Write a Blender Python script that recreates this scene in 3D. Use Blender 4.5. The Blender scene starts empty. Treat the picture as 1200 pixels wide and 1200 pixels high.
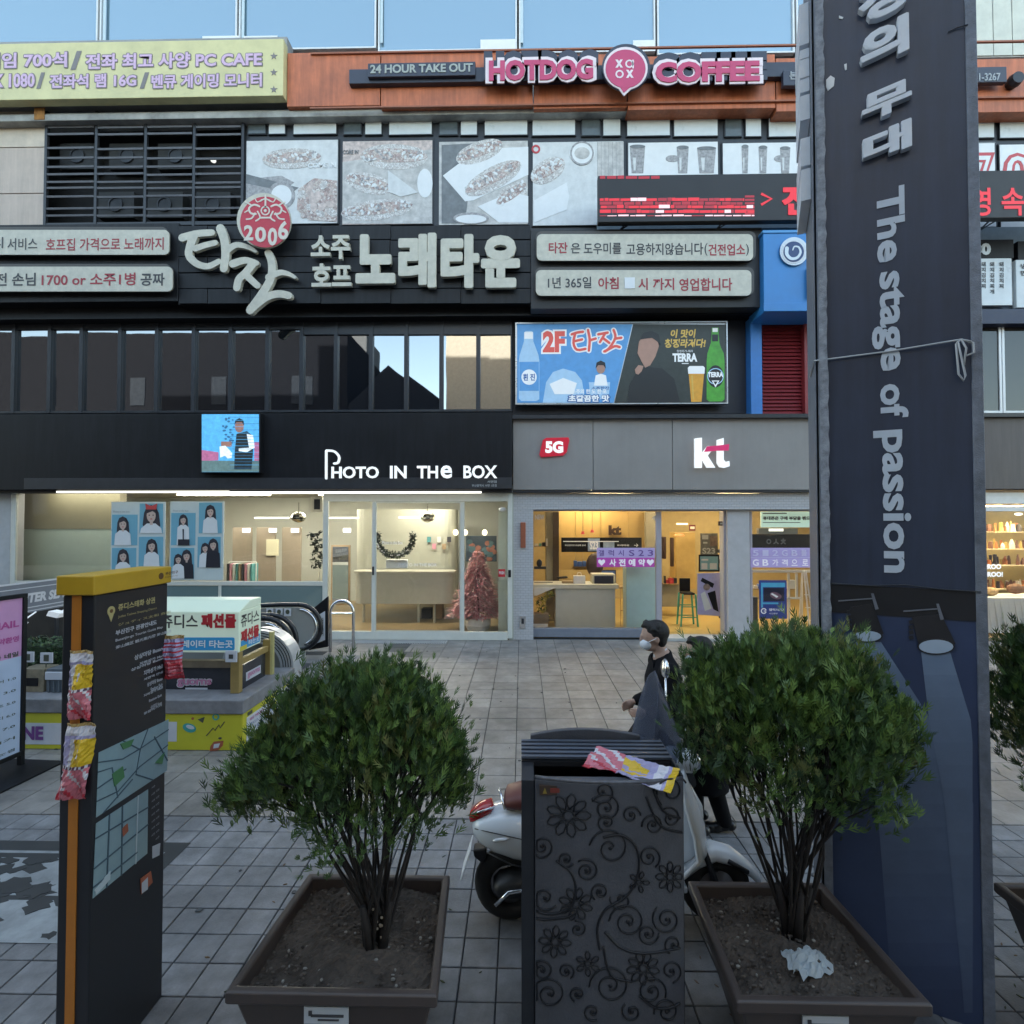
import bpy, bmesh, math, random
from mathutils import Vector, Matrix
random.seed(7)
R = math.radians
S = bpy.context.scene
C = bpy.context.collection
V = Vector
# ---------------------------------------------------------------- camera
CAM = V((0, 0, 2.5)); PITCH = R(1.2); YAW = R(1.1)
cam_d = bpy.data.cameras.new('camera'); cam_d.lens = 18; cam_d.sensor_width = 36
cam_d.clip_end = 600; cam_d.clip_start = 0.05
cam = bpy.data.objects.new('camera', cam_d); C.objects.link(cam)
cam.location = CAM; cam.rotation_euler = (R(90) + PITCH, 0, YAW); S.camera = cam
# ---------------------------------------------------------------- world, sun, exposure
EXPO = 2.7
w = bpy.data.worlds.new('World'); S.world = w; w.use_nodes = True
nt = w.node_tree; nt.nodes.clear()
sky = nt.nodes.new('ShaderNodeTexSky'); sky.sky_type = 'NISHITA'; sky.sun_disc = False
sky.sun_elevation = R(27); sky.sun_rotation = R(-12); sky.air_density = 1.0; sky.dust_density = 2.2; sky.ozone_density = 1.2
bg = nt.nodes.new('ShaderNodeBackground'); bg.inputs['Strength'].default_value = 0.15
wo = nt.nodes.new('ShaderNodeOutputWorld')
tint = nt.nodes.new('ShaderNodeMix'); tint.data_type = 'RGBA'; tint.blend_type = 'MULTIPLY'; tint.inputs[0].default_value = 1
tint.inputs[7].default_value = (1.12, 1.0, .80, 1)      # the white balance of the camera
nt.links.new(sky.outputs[0], tint.inputs[6]); nt.links.new(tint.outputs[2], bg.inputs[0]); nt.links.new(bg.outputs[0], wo.inputs[0])
sd = bpy.data.lights.new('sun', 'SUN'); sd.energy = 3.5; sd.angle = R(0.55); sd.color = (1, .93, .82)
sun = bpy.data.objects.new('sun', sd); C.objects.link(sun)
# the sun stands behind the building row (+Y side), so the street lies in its shade
az = R(-12); el = R(27)
sdir = V((math.sin(az) * math.cos(el), math.cos(az) * math.cos(el), math.sin(el)))
sun.rotation_euler = sdir.to_track_quat('Z', 'Y').to_euler()
vs = S.view_settings; vs.view_transform = 'Standard'; vs.look = 'None'; vs.exposure = EXPO; vs.gamma = 1
vs.use_curve_mapping = False
S.cycles.max_bounces = 8; S.cycles.transparent_max_bounces = 16
# ---------------------------------------------------------------- pixel -> place
RM = Matrix.Rotation(YAW, 3, 'Z') @ Matrix.Rotation(R(90) + PITCH, 3, 'X')
def ray(px, py): return RM @ V(((px - 600) / 600, (600 - py) / 600, -1))
def P(px, py, Y):
    d = ray(px, py); return CAM + d * (Y / d.y)
def PZ(px, py, z=0.0):
    d = ray(px, py); return CAM + d * ((z - 2.5) / d.z)
def RC(x0, y0, x1, y1, Y):
    xm, ym = (x0 + x1) / 2, (y0 + y1) / 2
    return P(x0, ym, Y).x, P(x1, ym, Y).x, P(xm, y1, Y).z, P(xm, y0, Y).z   # X0 X1 Z0 Z1
# ---------------------------------------------------------------- materials
def srgb(r, g, b):
    f = lambda c: (c / 255 / 12.92) if c / 255 <= .04045 else ((c / 255 + .055) / 1.055) ** 2.4
    return (f(r), f(g), f(b))
MATS = {}
def mat(name, col, rough=.55, metal=0, var=.18, scale=6, bump=0.0, emit=0, ecol=None, coat=0, spec=.5, rnd=0, bscale=None, world=0, streak=0):
    if name in MATS: return MATS[name]
    m = bpy.data.materials.new(name); m.use_nodes = True; n = m.node_tree; N = n.nodes; L = n.links
    b = N['Principled BSDF']; b.inputs['Roughness'].default_value = rough; b.inputs['Metallic'].default_value = metal
    b.inputs['Specular IOR Level'].default_value = spec
    b.inputs['Coat Weight'].default_value = coat
    c = (*col, 1)
    tc = N.new('ShaderNodeTexCoord')
    if var > 0:
        no = N.new('ShaderNodeTexNoise'); no.inputs['Scale'].default_value = scale; no.inputs['Detail'].default_value = 6
        no.inputs['Roughness'].default_value = .65
        L.new(tc.outputs['Object'], no.inputs['Vector'])
        mr = N.new('ShaderNodeMapRange'); mr.inputs['From Min'].default_value = .3; mr.inputs['From Max'].default_value = .7
        mr.inputs['To Min'].default_value = 1 - var; mr.inputs['To Max'].default_value = 1 + var * .7
        L.new(no.outputs['Fac'], mr.inputs['Value'])
        mx = N.new('ShaderNodeVectorMath'); mx.operation = 'SCALE'; mx.inputs[0].default_value = col
        L.new(mr.outputs[0], mx.inputs['Scale']); out = mx.outputs[0]
        if rnd:
            oi = N.new('ShaderNodeObjectInfo'); m2 = N.new('ShaderNodeMapRange')
            m2.inputs['To Min'].default_value = 1 - rnd; m2.inputs['To Max'].default_value = 1 + rnd
            L.new(oi.outputs['Random'], m2.inputs['Value'])
            m3 = N.new('ShaderNodeVectorMath'); m3.operation = 'SCALE'; L.new(out, m3.inputs[0]); L.new(m2.outputs[0], m3.inputs['Scale']); out = m3.outputs[0]
        if streak:      # rain streaks and dust running down the sheet
            mpg = N.new('ShaderNodeMapping'); mpg.inputs['Scale'].default_value = (7, 7, .55); L.new(tc.outputs['Object'], mpg.inputs[0]); n7 = N.new('ShaderNodeTexNoise'); n7.inputs['Scale'].default_value = 1.6; n7.inputs['Detail'].default_value = 7; n7.inputs['Roughness'].default_value = .7; L.new(mpg.outputs[0], n7.inputs['Vector'])
            m8 = N.new('ShaderNodeMapRange'); m8.inputs['From Min'].default_value = .38; m8.inputs['From Max'].default_value = .68; m8.inputs['To Min'].default_value = 1 - streak * .5; m8.inputs['To Max'].default_value = 1 + streak
            L.new(n7.outputs['Fac'], m8.inputs['Value']); m9 = N.new('ShaderNodeVectorMath'); m9.operation = 'SCALE'; L.new(out, m9.inputs[0]); L.new(m8.outputs[0], m9.inputs['Scale']); out = m9.outputs[0]
        if world:      # stains and wear that run on from piece to piece
            ge = N.new('ShaderNodeNewGeometry'); n4 = N.new('ShaderNodeTexNoise'); n4.inputs['Scale'].default_value = 1.3; n4.inputs['Detail'].default_value = 8; n4.inputs['Roughness'].default_value = .7; L.new(ge.outputs['Position'], n4.inputs['Vector'])
            m5 = N.new('ShaderNodeMapRange'); m5.inputs['From Min'].default_value = .35; m5.inputs['From Max'].default_value = .65; m5.inputs['To Min'].default_value = 1 - world; m5.inputs['To Max'].default_value = 1 + world
            L.new(n4.outputs['Fac'], m5.inputs['Value']); m6 = N.new('ShaderNodeVectorMath'); m6.operation = 'SCALE'; L.new(out, m6.inputs[0]); L.new(m5.outputs[0], m6.inputs['Scale']); out = m6.outputs[0]
        L.new(out, b.inputs['Base Color'])
        mr2 = N.new('ShaderNodeMapRange'); mr2.inputs['To Min'].default_value = max(.02, rough - .12); mr2.inputs['To Max'].default_value = min(1, rough + .12)
        L.new(no.outputs['Fac'], mr2.inputs['Value']); L.new(mr2.outputs[0], b.inputs['Roughness'])
    else: b.inputs['Base Color'].default_value = c
    if bump > 0:
        nb = N.new('ShaderNodeTexNoise'); nb.inputs['Scale'].default_value = bscale or scale * 12; nb.inputs['Detail'].default_value = 5
        L.new(tc.outputs['Object'], nb.inputs['Vector'])
        bp = N.new('ShaderNodeBump'); bp.inputs['Strength'].default_value = min(1, bump); bp.inputs['Distance'].default_value = .01
        L.new(nb.outputs['Fac'], bp.inputs['Height']); L.new(bp.outputs[0], b.inputs['Normal'])
    if emit:
        b.inputs['Emission Color'].default_value = (*(ecol or col), 1); b.inputs['Emission Strength'].default_value = emit / 2 ** EXPO
    MATS[name] = m; return m
def cellmat(name, cols, scale, rough=.4):      # printed close-up food texture: small cells of several tones
    if name in MATS: return MATS[name]
    m = mat(name, cols[0], rough, var=0); N = m.node_tree.nodes; L = m.node_tree.links; b = N['Principled BSDF']; tc = N.new('ShaderNodeTexCoord')
    no = N.new('ShaderNodeTexNoise'); no.inputs['Scale'].default_value = scale * .35; L.new(tc.outputs['Object'], no.inputs[0]); ad = N.new('ShaderNodeVectorMath'); ad.operation = 'MULTIPLY_ADD'; L.new(no.outputs['Color'], ad.inputs[0]); ad.inputs[1].default_value = (.12, .12, .12); L.new(tc.outputs['Object'], ad.inputs[2])
    vo = N.new('ShaderNodeTexVoronoi'); vo.inputs['Scale'].default_value = scale; L.new(ad.outputs[0], vo.inputs['Vector']); cr = N.new('ShaderNodeValToRGB'); sx = N.new('ShaderNodeSeparateXYZ'); L.new(vo.outputs['Color'], sx.inputs[0]); L.new(sx.outputs[0], cr.inputs[0])
    el_ = cr.color_ramp.elements; el_[0].color = (*cols[0], 1); el_[1].color = (*cols[-1], 1)
    for i, c in enumerate(cols[1:-1]): e = el_.new((i + 1) / (len(cols) - 1)); e.color = (*c, 1)
    vo2 = N.new('ShaderNodeTexVoronoi'); vo2.feature = 'DISTANCE_TO_EDGE'; vo2.inputs['Scale'].default_value = scale; L.new(ad.outputs[0], vo2.inputs['Vector']); mr = N.new('ShaderNodeMapRange'); mr.inputs['From Max'].default_value = .12; mr.inputs['To Min'].default_value = .55; L.new(vo2.outputs['Distance'], mr.inputs['Value'])
    mu = N.new('ShaderNodeVectorMath'); mu.operation = 'SCALE'; L.new(cr.outputs[0], mu.inputs[0]); L.new(mr.outputs[0], mu.inputs['Scale']); L.new(mu.outputs[0], b.inputs['Base Color']); return m
def glass(name, refl=.12, tint=(1, 1, 1), rough=.01, fres=1.45):
    if name in MATS: return MATS[name]
    m = bpy.data.materials.new(name); m.use_nodes = True; N = m.node_tree.nodes; L = m.node_tree.links; N.clear()
    o = N.new('ShaderNodeOutputMaterial'); t = N.new('ShaderNodeBsdfTransparent'); t.inputs[0].default_value = (*tint, 1)
    g = N.new('ShaderNodeBsdfGlossy'); g.inputs['Roughness'].default_value = rough; g.inputs[0].default_value = (.95, .97, 1, 1)
    f = N.new('ShaderNodeFresnel'); f.inputs[0].default_value = fres
    a = N.new('ShaderNodeMath'); a.operation = 'ADD'; a.inputs[1].default_value = refl; L.new(f.outputs[0], a.inputs[0])
    x = N.new('ShaderNodeMixShader'); L.new(a.outputs[0], x.inputs[0]); L.new(t.outputs[0], x.inputs[1]); L.new(g.outputs[0], x.inputs[2])
    tc = N.new('ShaderNodeTexCoord'); no = N.new('ShaderNodeTexNoise'); no.inputs['Scale'].default_value = .9; L.new(tc.outputs['Object'], no.inputs[0])
    bp = N.new('ShaderNodeBump'); bp.inputs['Strength'].default_value = .02; bp.inputs['Distance'].default_value = .03
    L.new(no.outputs['Fac'], bp.inputs['Height']); L.new(bp.outputs[0], g.inputs['Normal'])
    L.new(x.outputs[0], o.inputs[0]); MATS[name] = m; return m
def mirror_glass(name, body, refl=.35, gl=(.9, .95, 1)):
    if name in MATS: return MATS[name]
    m = bpy.data.materials.new(name); m.use_nodes = True; N = m.node_tree.nodes; L = m.node_tree.links; N.clear()
    o = N.new('ShaderNodeOutputMaterial'); d = N.new('ShaderNodeBsdfDiffuse'); d.inputs[0].default_value = (*body, 1)
    g = N.new('ShaderNodeBsdfGlossy'); g.inputs['Roughness'].default_value = .015; g.inputs[0].default_value = (*gl, 1)
    x = N.new('ShaderNodeMixShader'); x.inputs[0].default_value = refl; L.new(d.outputs[0], x.inputs[1]); L.new(g.outputs[0], x.inputs[2])
    tc = N.new('ShaderNodeTexCoord'); no = N.new('ShaderNodeTexNoise'); no.inputs['Scale'].default_value = .8; L.new(tc.outputs['Object'], no.inputs[0])
    bp = N.new('ShaderNodeBump'); bp.inputs['Strength'].default_value = .045; bp.inputs['Distance'].default_value = .03
    L.new(no.outputs['Fac'], bp.inputs['Height']); L.new(bp.outputs[0], g.inputs['Normal'])
    L.new(x.outputs[0], o.inputs[0]); MATS[name] = m; return m
def brick_mat(name, c1, c2, bw=.12, bh=.06, rough=.3, mortar=.06, axis='XZ'):
    m = mat(name, c1, rough, var=0); N = m.node_tree.nodes; L = m.node_tree.links; b = N['Principled BSDF']
    tc = N.new('ShaderNodeTexCoord'); mp = N.new('ShaderNodeSeparateXYZ'); cb = N.new('ShaderNodeCombineXYZ'); L.new(tc.outputs['Object'], mp.inputs[0])
    L.new(mp.outputs[0], cb.inputs[0]); L.new(mp.outputs[2], cb.inputs[1])
    br = N.new('ShaderNodeTexBrick'); br.offset = .5 if mortar else .5; br.inputs['Scale'].default_value = 1
    br.inputs['Brick Width'].default_value = bw; br.inputs['Row Height'].default_value = bh; br.inputs['Mortar Size'].default_value = .003
    br.inputs['Color1'].default_value = (*c1, 1); br.inputs['Color2'].default_value = (*[k * .93 for k in c1], 1); br.inputs['Mortar'].default_value = (*c2, 1)
    L.new(cb.outputs[0], br.inputs[0]); L.new(br.outputs['Color'], b.inputs['Base Color'])
    bp = N.new('ShaderNodeBump'); bp.inputs['Distance'].default_value = .003; bp.invert = True; L.new(br.outputs['Fac'], bp.inputs['Height']); L.new(bp.outputs[0], b.inputs['Normal'])
    return m
# ---------------------------------------------------------------- mesh builder
WL = {}
def wloc(o): return WL.get(o.name, V((0, 0, 0))) if o else V((0, 0, 0))
TS = bpy.data.scenes.new('scratch'); TC = TS.collection
def scratch_mesh(o):      # evaluate one object in an otherwise empty scratch scene
    vl = TS.view_layers[0]; vl.update(); return bpy.data.meshes.new_from_object(o.evaluated_get(vl.depsgraph))
FONT = {}; TXT = {}
def text_mesh(body, bold, res=2):
    k = (body, bold)
    if k in FONT: return FONT[k]
    if 'o' not in TXT:      # one text object is reused so that the fallback font stays loaded
        c = bpy.data.curves.new('t', 'FONT'); c.extrude = 0; c.resolution_u = 3; c.fill_mode = 'FRONT'; TXT['o'] = bpy.data.objects.new('t', c); TC.objects.link(TXT['o'])
    o = TXT['o']; c = o.data; c.body = body; c.offset = bold
    me = scratch_mesh(o)
    vs_ = [(v.co.x, v.co.y) for v in me.vertices]; fs = [tuple(p.vertices) for p in me.polygons]
    # orient faces up
    out = []
    for f in fs:
        a = sum(vs_[f[i]][0] * vs_[f[(i + 1) % len(f)]][1] - vs_[f[(i + 1) % len(f)]][0] * vs_[f[i]][1] for i in range(len(f)))
        out.append(f if a > 0 else f[::-1])
    # boundary edges
    ec = {}
    for f in out:
        for i in range(len(f)):
            e = (f[i], f[(i + 1) % len(f)]); ec[e] = ec.get(e, 0) + 1
    bd = [e for e in ec if (e[1], e[0]) not in ec]
    bpy.data.meshes.remove(me)
    FONT[k] = (vs_, out, bd); return FONT[k]
class B:
    def __init__(s): s.v = []; s.f = []; s.mi = []; s.m = 0; s.sm = []; s.smooth = False; s.n = 0; s.seg = []
    def jit(s, d): s.n += 1; return d + (s.n % 37) * (.00011 if d < .02 else .0006)
    def add(s, vs_, fs):
        o = len(s.v); s.v += [tuple(v) for v in vs_]
        for f in fs: s.f.append(tuple(i + o for i in f)); s.mi.append(s.m); s.sm.append(s.smooth)
        return s
    def use(s, i): s.m = i; return s
    def box(s, x0, x1, y0, y1, z0, z1):
        if x0 > x1: x0, x1 = x1, x0
        if y0 > y1: y0, y1 = y1, y0
        if z0 > z1: z0, z1 = z1, z0
        vs_ = [(x, y, z) for z in (z0, z1) for y in (y0, y1) for x in (x0, x1)]
        return s.add(vs_, [(0, 2, 3, 1), (4, 5, 7, 6), (0, 1, 5, 4), (2, 6, 7, 3), (0, 4, 6, 2), (1, 3, 7, 5)])
    def obox(s, o, u, v, n, a, b, c):      # box from corner o along unit axes
        o = V(o); u = V(u) * a; v = V(v) * b; n = V(n) * c
        vs_ = [o + u * i + v * j + n * k for k in (0, 1) for j in (0, 1) for i in (0, 1)]
        return s.add(vs_, [(0, 2, 3, 1), (4, 5, 7, 6), (0, 1, 5, 4), (2, 6, 7, 3), (0, 4, 6, 2), (1, 3, 7, 5)])
    def pb(s, x0, y0, x1, y1, Y, d=.05):   # facade box whose front face stands at Y
        a, b, c, e = RC(x0, y0, x1, y1, Y); return s.box(a, b, Y, Y + d, c, e)
    def prism(s, pts, O, u, v, d):         # polygon in plane (O,u,v) extruded along u x v
        d = s.jit(d) if 0 < d < .08 else d; O = V(O); u = V(u); v = V(v); n = u.cross(v).normalized(); k = len(pts)
        ar = sum(pts[i][0] * pts[(i + 1) % k][1] - pts[(i + 1) % k][0] * pts[i][1] for i in range(k))
        if ar < 0: pts = pts[::-1]
        b0 = [O + u * p[0] + v * p[1] for p in pts]; b1 = [p + n * d for p in b0]
        return s.add(b0 + b1, [tuple(range(k))[::-1], tuple(range(k, 2 * k))] + [(i, (i + 1) % k, k + (i + 1) % k, k + i) for i in range(k)])
    def ppoly(s, pts, Y, d=.004):          # pixel polygon standing on plane Y, front face d proud
        q = [P(x, y, Y) for x, y in pts]; return s.prism([(p.x, p.z) for p in q], (0, Y, 0), (1, 0, 0), (0, 0, 1), d)
    def pell(s, cx, cy, rx, ry, Y, d=.004, n=20, a0=0, rot=0):
        pts = []
        for i in range(n):
            t = 2 * math.pi * i / n; x = rx * math.cos(t); y = ry * math.sin(t)
            pts.append((cx + x * math.cos(rot) - y * math.sin(rot), cy + x * math.sin(rot) + y * math.cos(rot)))
        return s.ppoly(pts, Y, d)
    def pring(s, cx, cy, r0, r1, Y, d=.004, n=28, t0=0, t1=2 * math.pi):
        full = abs(t1 - t0) > 6.28; N_ = n if full else n + 1; vs_ = []
        for i in range(N_):
            t = t0 + (t1 - t0) * i / n
            for r in (r0, r1):
                p = P(cx + r * math.cos(t), cy - r * math.sin(t), Y); vs_ += [(p.x, Y - d, p.z), (p.x, Y, p.z)]
        fs = []
        for i in range(n):
            a = 4 * i; b = 4 * ((i + 1) % N_)
            fs += [(a, a + 2, b + 2, b), (a + 2, a + 3, b + 3, b + 2), (a, b, b + 1, a + 1)]
        return s.add(vs_, fs)
    def stroke(s, pts, wd, O, u, v, d, wend=None, cap=True, smoothn=0):
        d = s.jit(d); O = V(O); u = V(u); v = V(v); n = u.cross(v).normalized()
        pts = [V((p[0], p[1])) for p in pts]
        if smoothn: pts = spline2(pts, smoothn)
        k = len(pts); L_ = []; R_ = []
        for i, p in enumerate(pts):
            t = (pts[min(i + 1, k - 1)] - pts[max(i - 1, 0)])
            t = t.normalized() if t.length > 1e-9 else V((1, 0)); q = V((-t.y, t.x))
            ww = wd + (wend - wd) * i / (k - 1) if wend is not None else wd
            L_.append(p + q * ww / 2); R_.append(p - q * ww / 2)
        def capp(c, a):
            r = (a - c); out = []
            for j in range(1, 5):
                an = -math.pi * j / 5; out.append(c + V((r.x * math.cos(an) - r.y * math.sin(an), r.x * math.sin(an) + r.y * math.cos(an))))
            return out
        vs_ = []; 
        for i in range(k): vs_ += [L_[i], R_[i]]
        fs = [(2 * i, 2 * i + 1, 2 * i + 3, 2 * i + 2) for i in range(k - 1)]
        bd = [2 * i + 1 for i in range(k)]
        end = []; start = []
        if cap:
            b = len(vs_); cp = capp(pts[-1], L_[-1]); vs_ += cp; fs.append(tuple([2 * k - 2, 2 * k - 1] + [b + j for j in range(3, -1, -1)])); end = [b + j for j in range(3, -1, -1)]
            b = len(vs_); cp = capp(pts[0], R_[0]); vs_ += cp; fs.append(tuple([1, 0] + [b + j for j in range(3, -1, -1)])); start = [b + j for j in range(3, -1, -1)]
        bd = bd + end + [2 * i for i in range(k - 1, -1, -1)] + start
        m = len(vs_)
        W0 = [O + u * p.x + v * p.y for p in vs_]; W1 = [p + n * d for p in W0]
        F = [tuple(i + m for i in f) for f in fs]
        nb = len(bd)
        F += [(bd[i], bd[(i + 1) % nb], bd[(i + 1) % nb] + m, bd[i] + m) for i in range(nb)]
        return s.add(W0 + W1, F)
    def pstroke(s, pts, wpx, Y, d=.004, wend=None, smoothn=0, cap=True):
        q = [P(x, y, Y) for x, y in pts]; k = Y / 600
        return s.stroke([(p.x, p.z) for p in q], wpx * k, (0, Y, 0), (1, 0, 0), (0, 0, 1), d, wend * k if wend is not None else None, cap, smoothn)
    def text(s, body, O, u, v, wd, ht, d=.004, bold=0, shear=0, natural=False):
        st = (len(s.v), len(s.f))
        if bold > .035 and any(ord(c_) > 0x3000 for c_ in body):      # heavy Hangul: overlapped strokes instead of one wide offset
            e = (bold - .03) * ht / .9; O = V(O); U_ = V(u); V_ = V(v)
            for k in range(8):
                a = 6.28319 * k / 8; s.text0(body, O + U_ * (e + e * math.cos(a)) + V_ * (e + e * math.sin(a)), u, v, wd - 2 * e, ht - 2 * e, d + k * (.0003 if d < .02 else .0011), .03, shear)
        else: s.text0(body, O, u, v, wd, ht, d, bold, shear)
        s.seg.append((*st, len(s.v), len(s.f))); return s
    def text0(s, body, O, u, v, wd, ht, d=.004, bold=0, shear=0):
        vs_, fs, bd = text_mesh(body, bold)
        if not vs_: return s
        O = V(O); u = V(u); v = V(v); n = u.cross(v).normalized()
        x0 = min(p[0] for p in vs_); x1 = max(p[0] for p in vs_); y0 = min(p[1] for p in vs_); y1 = max(p[1] for p in vs_)
        sy = ht / (y1 - y0); sx = wd / (x1 - x0) if wd else sy
        pts = [((p[0] - x0) * sx + shear * (p[1] - y0) * sy, (p[1] - y0) * sy) for p in vs_]
        a = [O + u * p[0] + v * p[1] + n * d for p in pts]
        if d < .008: return s.add(a, fs)
        m = len(a); b = [q - n * d for q in a]
        return s.add(a + b, fs + [(e[1], e[0], e[0] + m, e[1] + m) for e in bd])
    def pt(s, body, x0, y0, x1, y1, Y, d=.004, bold=0, shear=0):
        a, b, c, e = RC(x0, y0, x1, y1, Y); return s.text(body, (a, Y, c), (1, 0, 0), (0, 0, 1), b - a, e - c, d, bold, shear)
    def tube(s, pts, r, n=8, r2=None, caps=True):
        pts = [V(p) for p in pts]; k = len(pts); o = []; up = V((0, 0, 1)); prev = None
        rs = r if isinstance(r, (list, tuple)) else [r + ((r2 if r2 is not None else r) - r) * i / max(1, k - 1) for i in range(k)]
        for i, p in enumerate(pts):
            t = (pts[min(i + 1, k - 1)] - pts[max(i - 1, 0)]).normalized()
            if prev is None: a = t.cross(up if abs(t.z) < .9 else V((1, 0, 0))).normalized()
            else: a = (prev - t * prev.dot(t)).normalized()
            prev = a; b = t.cross(a)
            o += [p + (a * math.cos(2 * math.pi * j / n) + b * math.sin(2 * math.pi * j / n)) * rs[i] for j in range(n)]
        fs = [(i * n + j, i * n + (j + 1) % n, (i + 1) * n + (j + 1) % n, (i + 1) * n + j) for i in range(k - 1) for j in range(n)]
        if caps: fs += [tuple(range(n))[::-1], tuple(range((k - 1) * n, k * n))]
        return s.add(o, fs)
    def loft(s, rings, close=True):        # rings: lists of equal-length points
        n = len(rings[0]); k = len(rings); o = [p for r in rings for p in r]
        fs = [(i * n + j, i * n + (j + 1) % n, (i + 1) * n + (j + 1) % n, (i + 1) * n + j) for i in range(k - 1) for j in range(n)]
        if close: fs += [tuple(range(n))[::-1], tuple(range((k - 1) * n, k * n))]
        return s.add(o, fs)
    def lathe(s, prof, c, n=20, axis='Z'):
        c = V(c); rings = []
        for r, h in prof:
            ring = []
            for j in range(n):
                t = 2 * math.pi * j / n; x, y = r * math.cos(t), r * math.sin(t)
                ring.append(c + (V((x, y, h)) if axis == 'Z' else V((x, h, -y)) if axis == 'Y' else V((h, x, y))))
            rings.append(ring)
        return s.loft(rings)
    def ell(s, c, rx, ry, rz, n=14, m=9):
        c = V(c); rings = []
        for i in range(m):
            a = -math.pi / 2 + math.pi * (i + .02) / (m - 1 + .04)
            rings.append([c + V((rx * math.cos(a) * math.cos(2 * math.pi * j / n), ry * math.cos(a) * math.sin(2 * math.pi * j / n), rz * math.sin(a))) for j in range(n)])
        return s.loft(rings)
    def torus(s, c, Rr, r, ax='Y', n=32, m=12, sx=1):
        c = V(c); rings = []
        for i in range(n):
            t = 2 * math.pi * i / n
            dirv = V((math.cos(t), 0, math.sin(t))) if ax == 'Y' else V((math.cos(t), math.sin(t), 0)) if ax == 'Z' else V((0, math.cos(t), math.sin(t)))
            axv = V((0, 1, 0)) if ax == 'Y' else V((0, 0, 1)) if ax == 'Z' else V((1, 0, 0))
            rings.append([c + dirv * (Rr + r * math.cos(2 * math.pi * j / m)) + axv * r * sx * math.sin(2 * math.pi * j / m) for j in range(m)])
        rings.append(rings[0]); return s.loft(rings, False)
    def build(s, name, mats, parent=None, bevel=0, kind=None, label=None, smooth=None, origin=None):
        if not isinstance(mats, (list, tuple)): mats = [mats]
        if name == 'lettering' and parent and not kind and len(s.seg) > 1:      # every word or number is a part of its own
            used = set()
            for (v0, f0, v1, f1) in s.seg:
                nb = B(); nb.v = s.v[v0:v1]; nb.f = [tuple(i - v0 for i in f) for f in s.f[f0:f1]]; nb.mi = s.mi[f0:f1]; nb.sm = s.sm[f0:f1]; used |= set(range(f0, f1))
                if nb.f: o = nb.build('lettering', mats, parent)
            rest = [i for i in range(len(s.f)) if i not in used]
            if not rest: return o
            nb = B(); ids = sorted({j for i in rest for j in s.f[i]}); mp = {j: k for k, j in enumerate(ids)}; nb.v = [s.v[j] for j in ids]; nb.f = [tuple(mp[j] for j in s.f[i]) for i in rest]; nb.mi = [s.mi[i] for i in rest]; nb.sm = [s.sm[i] for i in rest]
            return nb.build('printed_shape', mats, parent)
        xs = [v[0] for v in s.v]; ys = [v[1] for v in s.v]; zs = [v[2] for v in s.v]
        if not xs: raise ValueError(name)
        c = V(((min(xs) + max(xs)) / 2, (min(ys) + max(ys)) / 2, min(zs))) if origin is None else V(origin)
        me = bpy.data.meshes.new(name); me.from_pydata([(v[0] - c.x, v[1] - c.y, v[2] - c.z) for v in s.v], [], s.f)
        for m in mats: me.materials.append(m)
        me.polygons.foreach_set('material_index', s.mi)
        if smooth is not None: me.polygons.foreach_set('use_smooth', [smooth] * len(s.f))
        else: me.polygons.foreach_set('use_smooth', s.sm)
        me.update()
        o = bpy.data.objects.new(name, me); C.objects.link(o); WL[o.name] = c
        if parent: o.parent = parent; o.location = c - wloc(parent)
        else: o.location = c
        if bevel:
            md = o.modifiers.new('b', 'BEVEL'); md.width = bevel; md.segments = 2; md.limit_method = 'ANGLE'; md.angle_limit = R(40)
        if kind: o['kind'] = kind
        if label: o['label'] = label
        return o
def spline2(pts, n):
    out = []; k = len(pts)
    for i in range(k - 1):
        p0 = pts[max(i - 1, 0)]; p1 = pts[i]; p2 = pts[i + 1]; p3 = pts[min(i + 2, k - 1)]
        for j in range(n):
            t = j / n
            out.append(.5 * ((2 * p1) + (-p0 + p2) * t + (2 * p0 - 5 * p1 + 4 * p2 - p3) * t * t + (-p0 + 3 * p1 - 3 * p2 + p3) * t ** 3))
    out.append(pts[-1]); return out
def thing(name, loc, label, cat, group=None):
    o = bpy.data.objects.new(name, None); o.empty_display_size = .2; C.objects.link(o); o.location = loc; WL[o.name] = V(loc)
    o['label'] = label; o['category'] = cat
    if group: o['group'] = group
    return o
def tag(o, label, cat, group=None):
    o['label'] = label; o['category'] = cat
    if group: o['group'] = group
    return o
def copy_tree(o, parent=None):
    c = o.copy(); C.objects.link(c); c.parent = parent
    for ch in list(o.children): copy_tree(ch, c)
    return c
X_, Y_, Z_ = V((1, 0, 0)), V((0, 1, 0)), V((0, 0, 1))
# ---------------------------------------------------------------- palette
black = mat('black_paint', (.009, .0095, .012), .5, var=.25, scale=2, spec=.25, streak=.35)
blackp = mat('black_panel', (.012, .013, .016), .5, var=.3, scale=1.5, spec=.3, streak=.5)
darkmetal = mat('dark_metal', (.035, .038, .045), .4, .4, var=.2)
greymetal = mat('grey_metal', (.33, .34, .36), .45, .5, var=.3, scale=9)
chrome = mat('chrome', (.75, .76, .78), .12, 1, var=.05)
white = mat('white_paint', (.74, .75, .76), .4, var=.06, scale=3)
cream = mat('cream_acrylic', (.62, .60, .50), .35, var=.12, scale=5)
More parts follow.
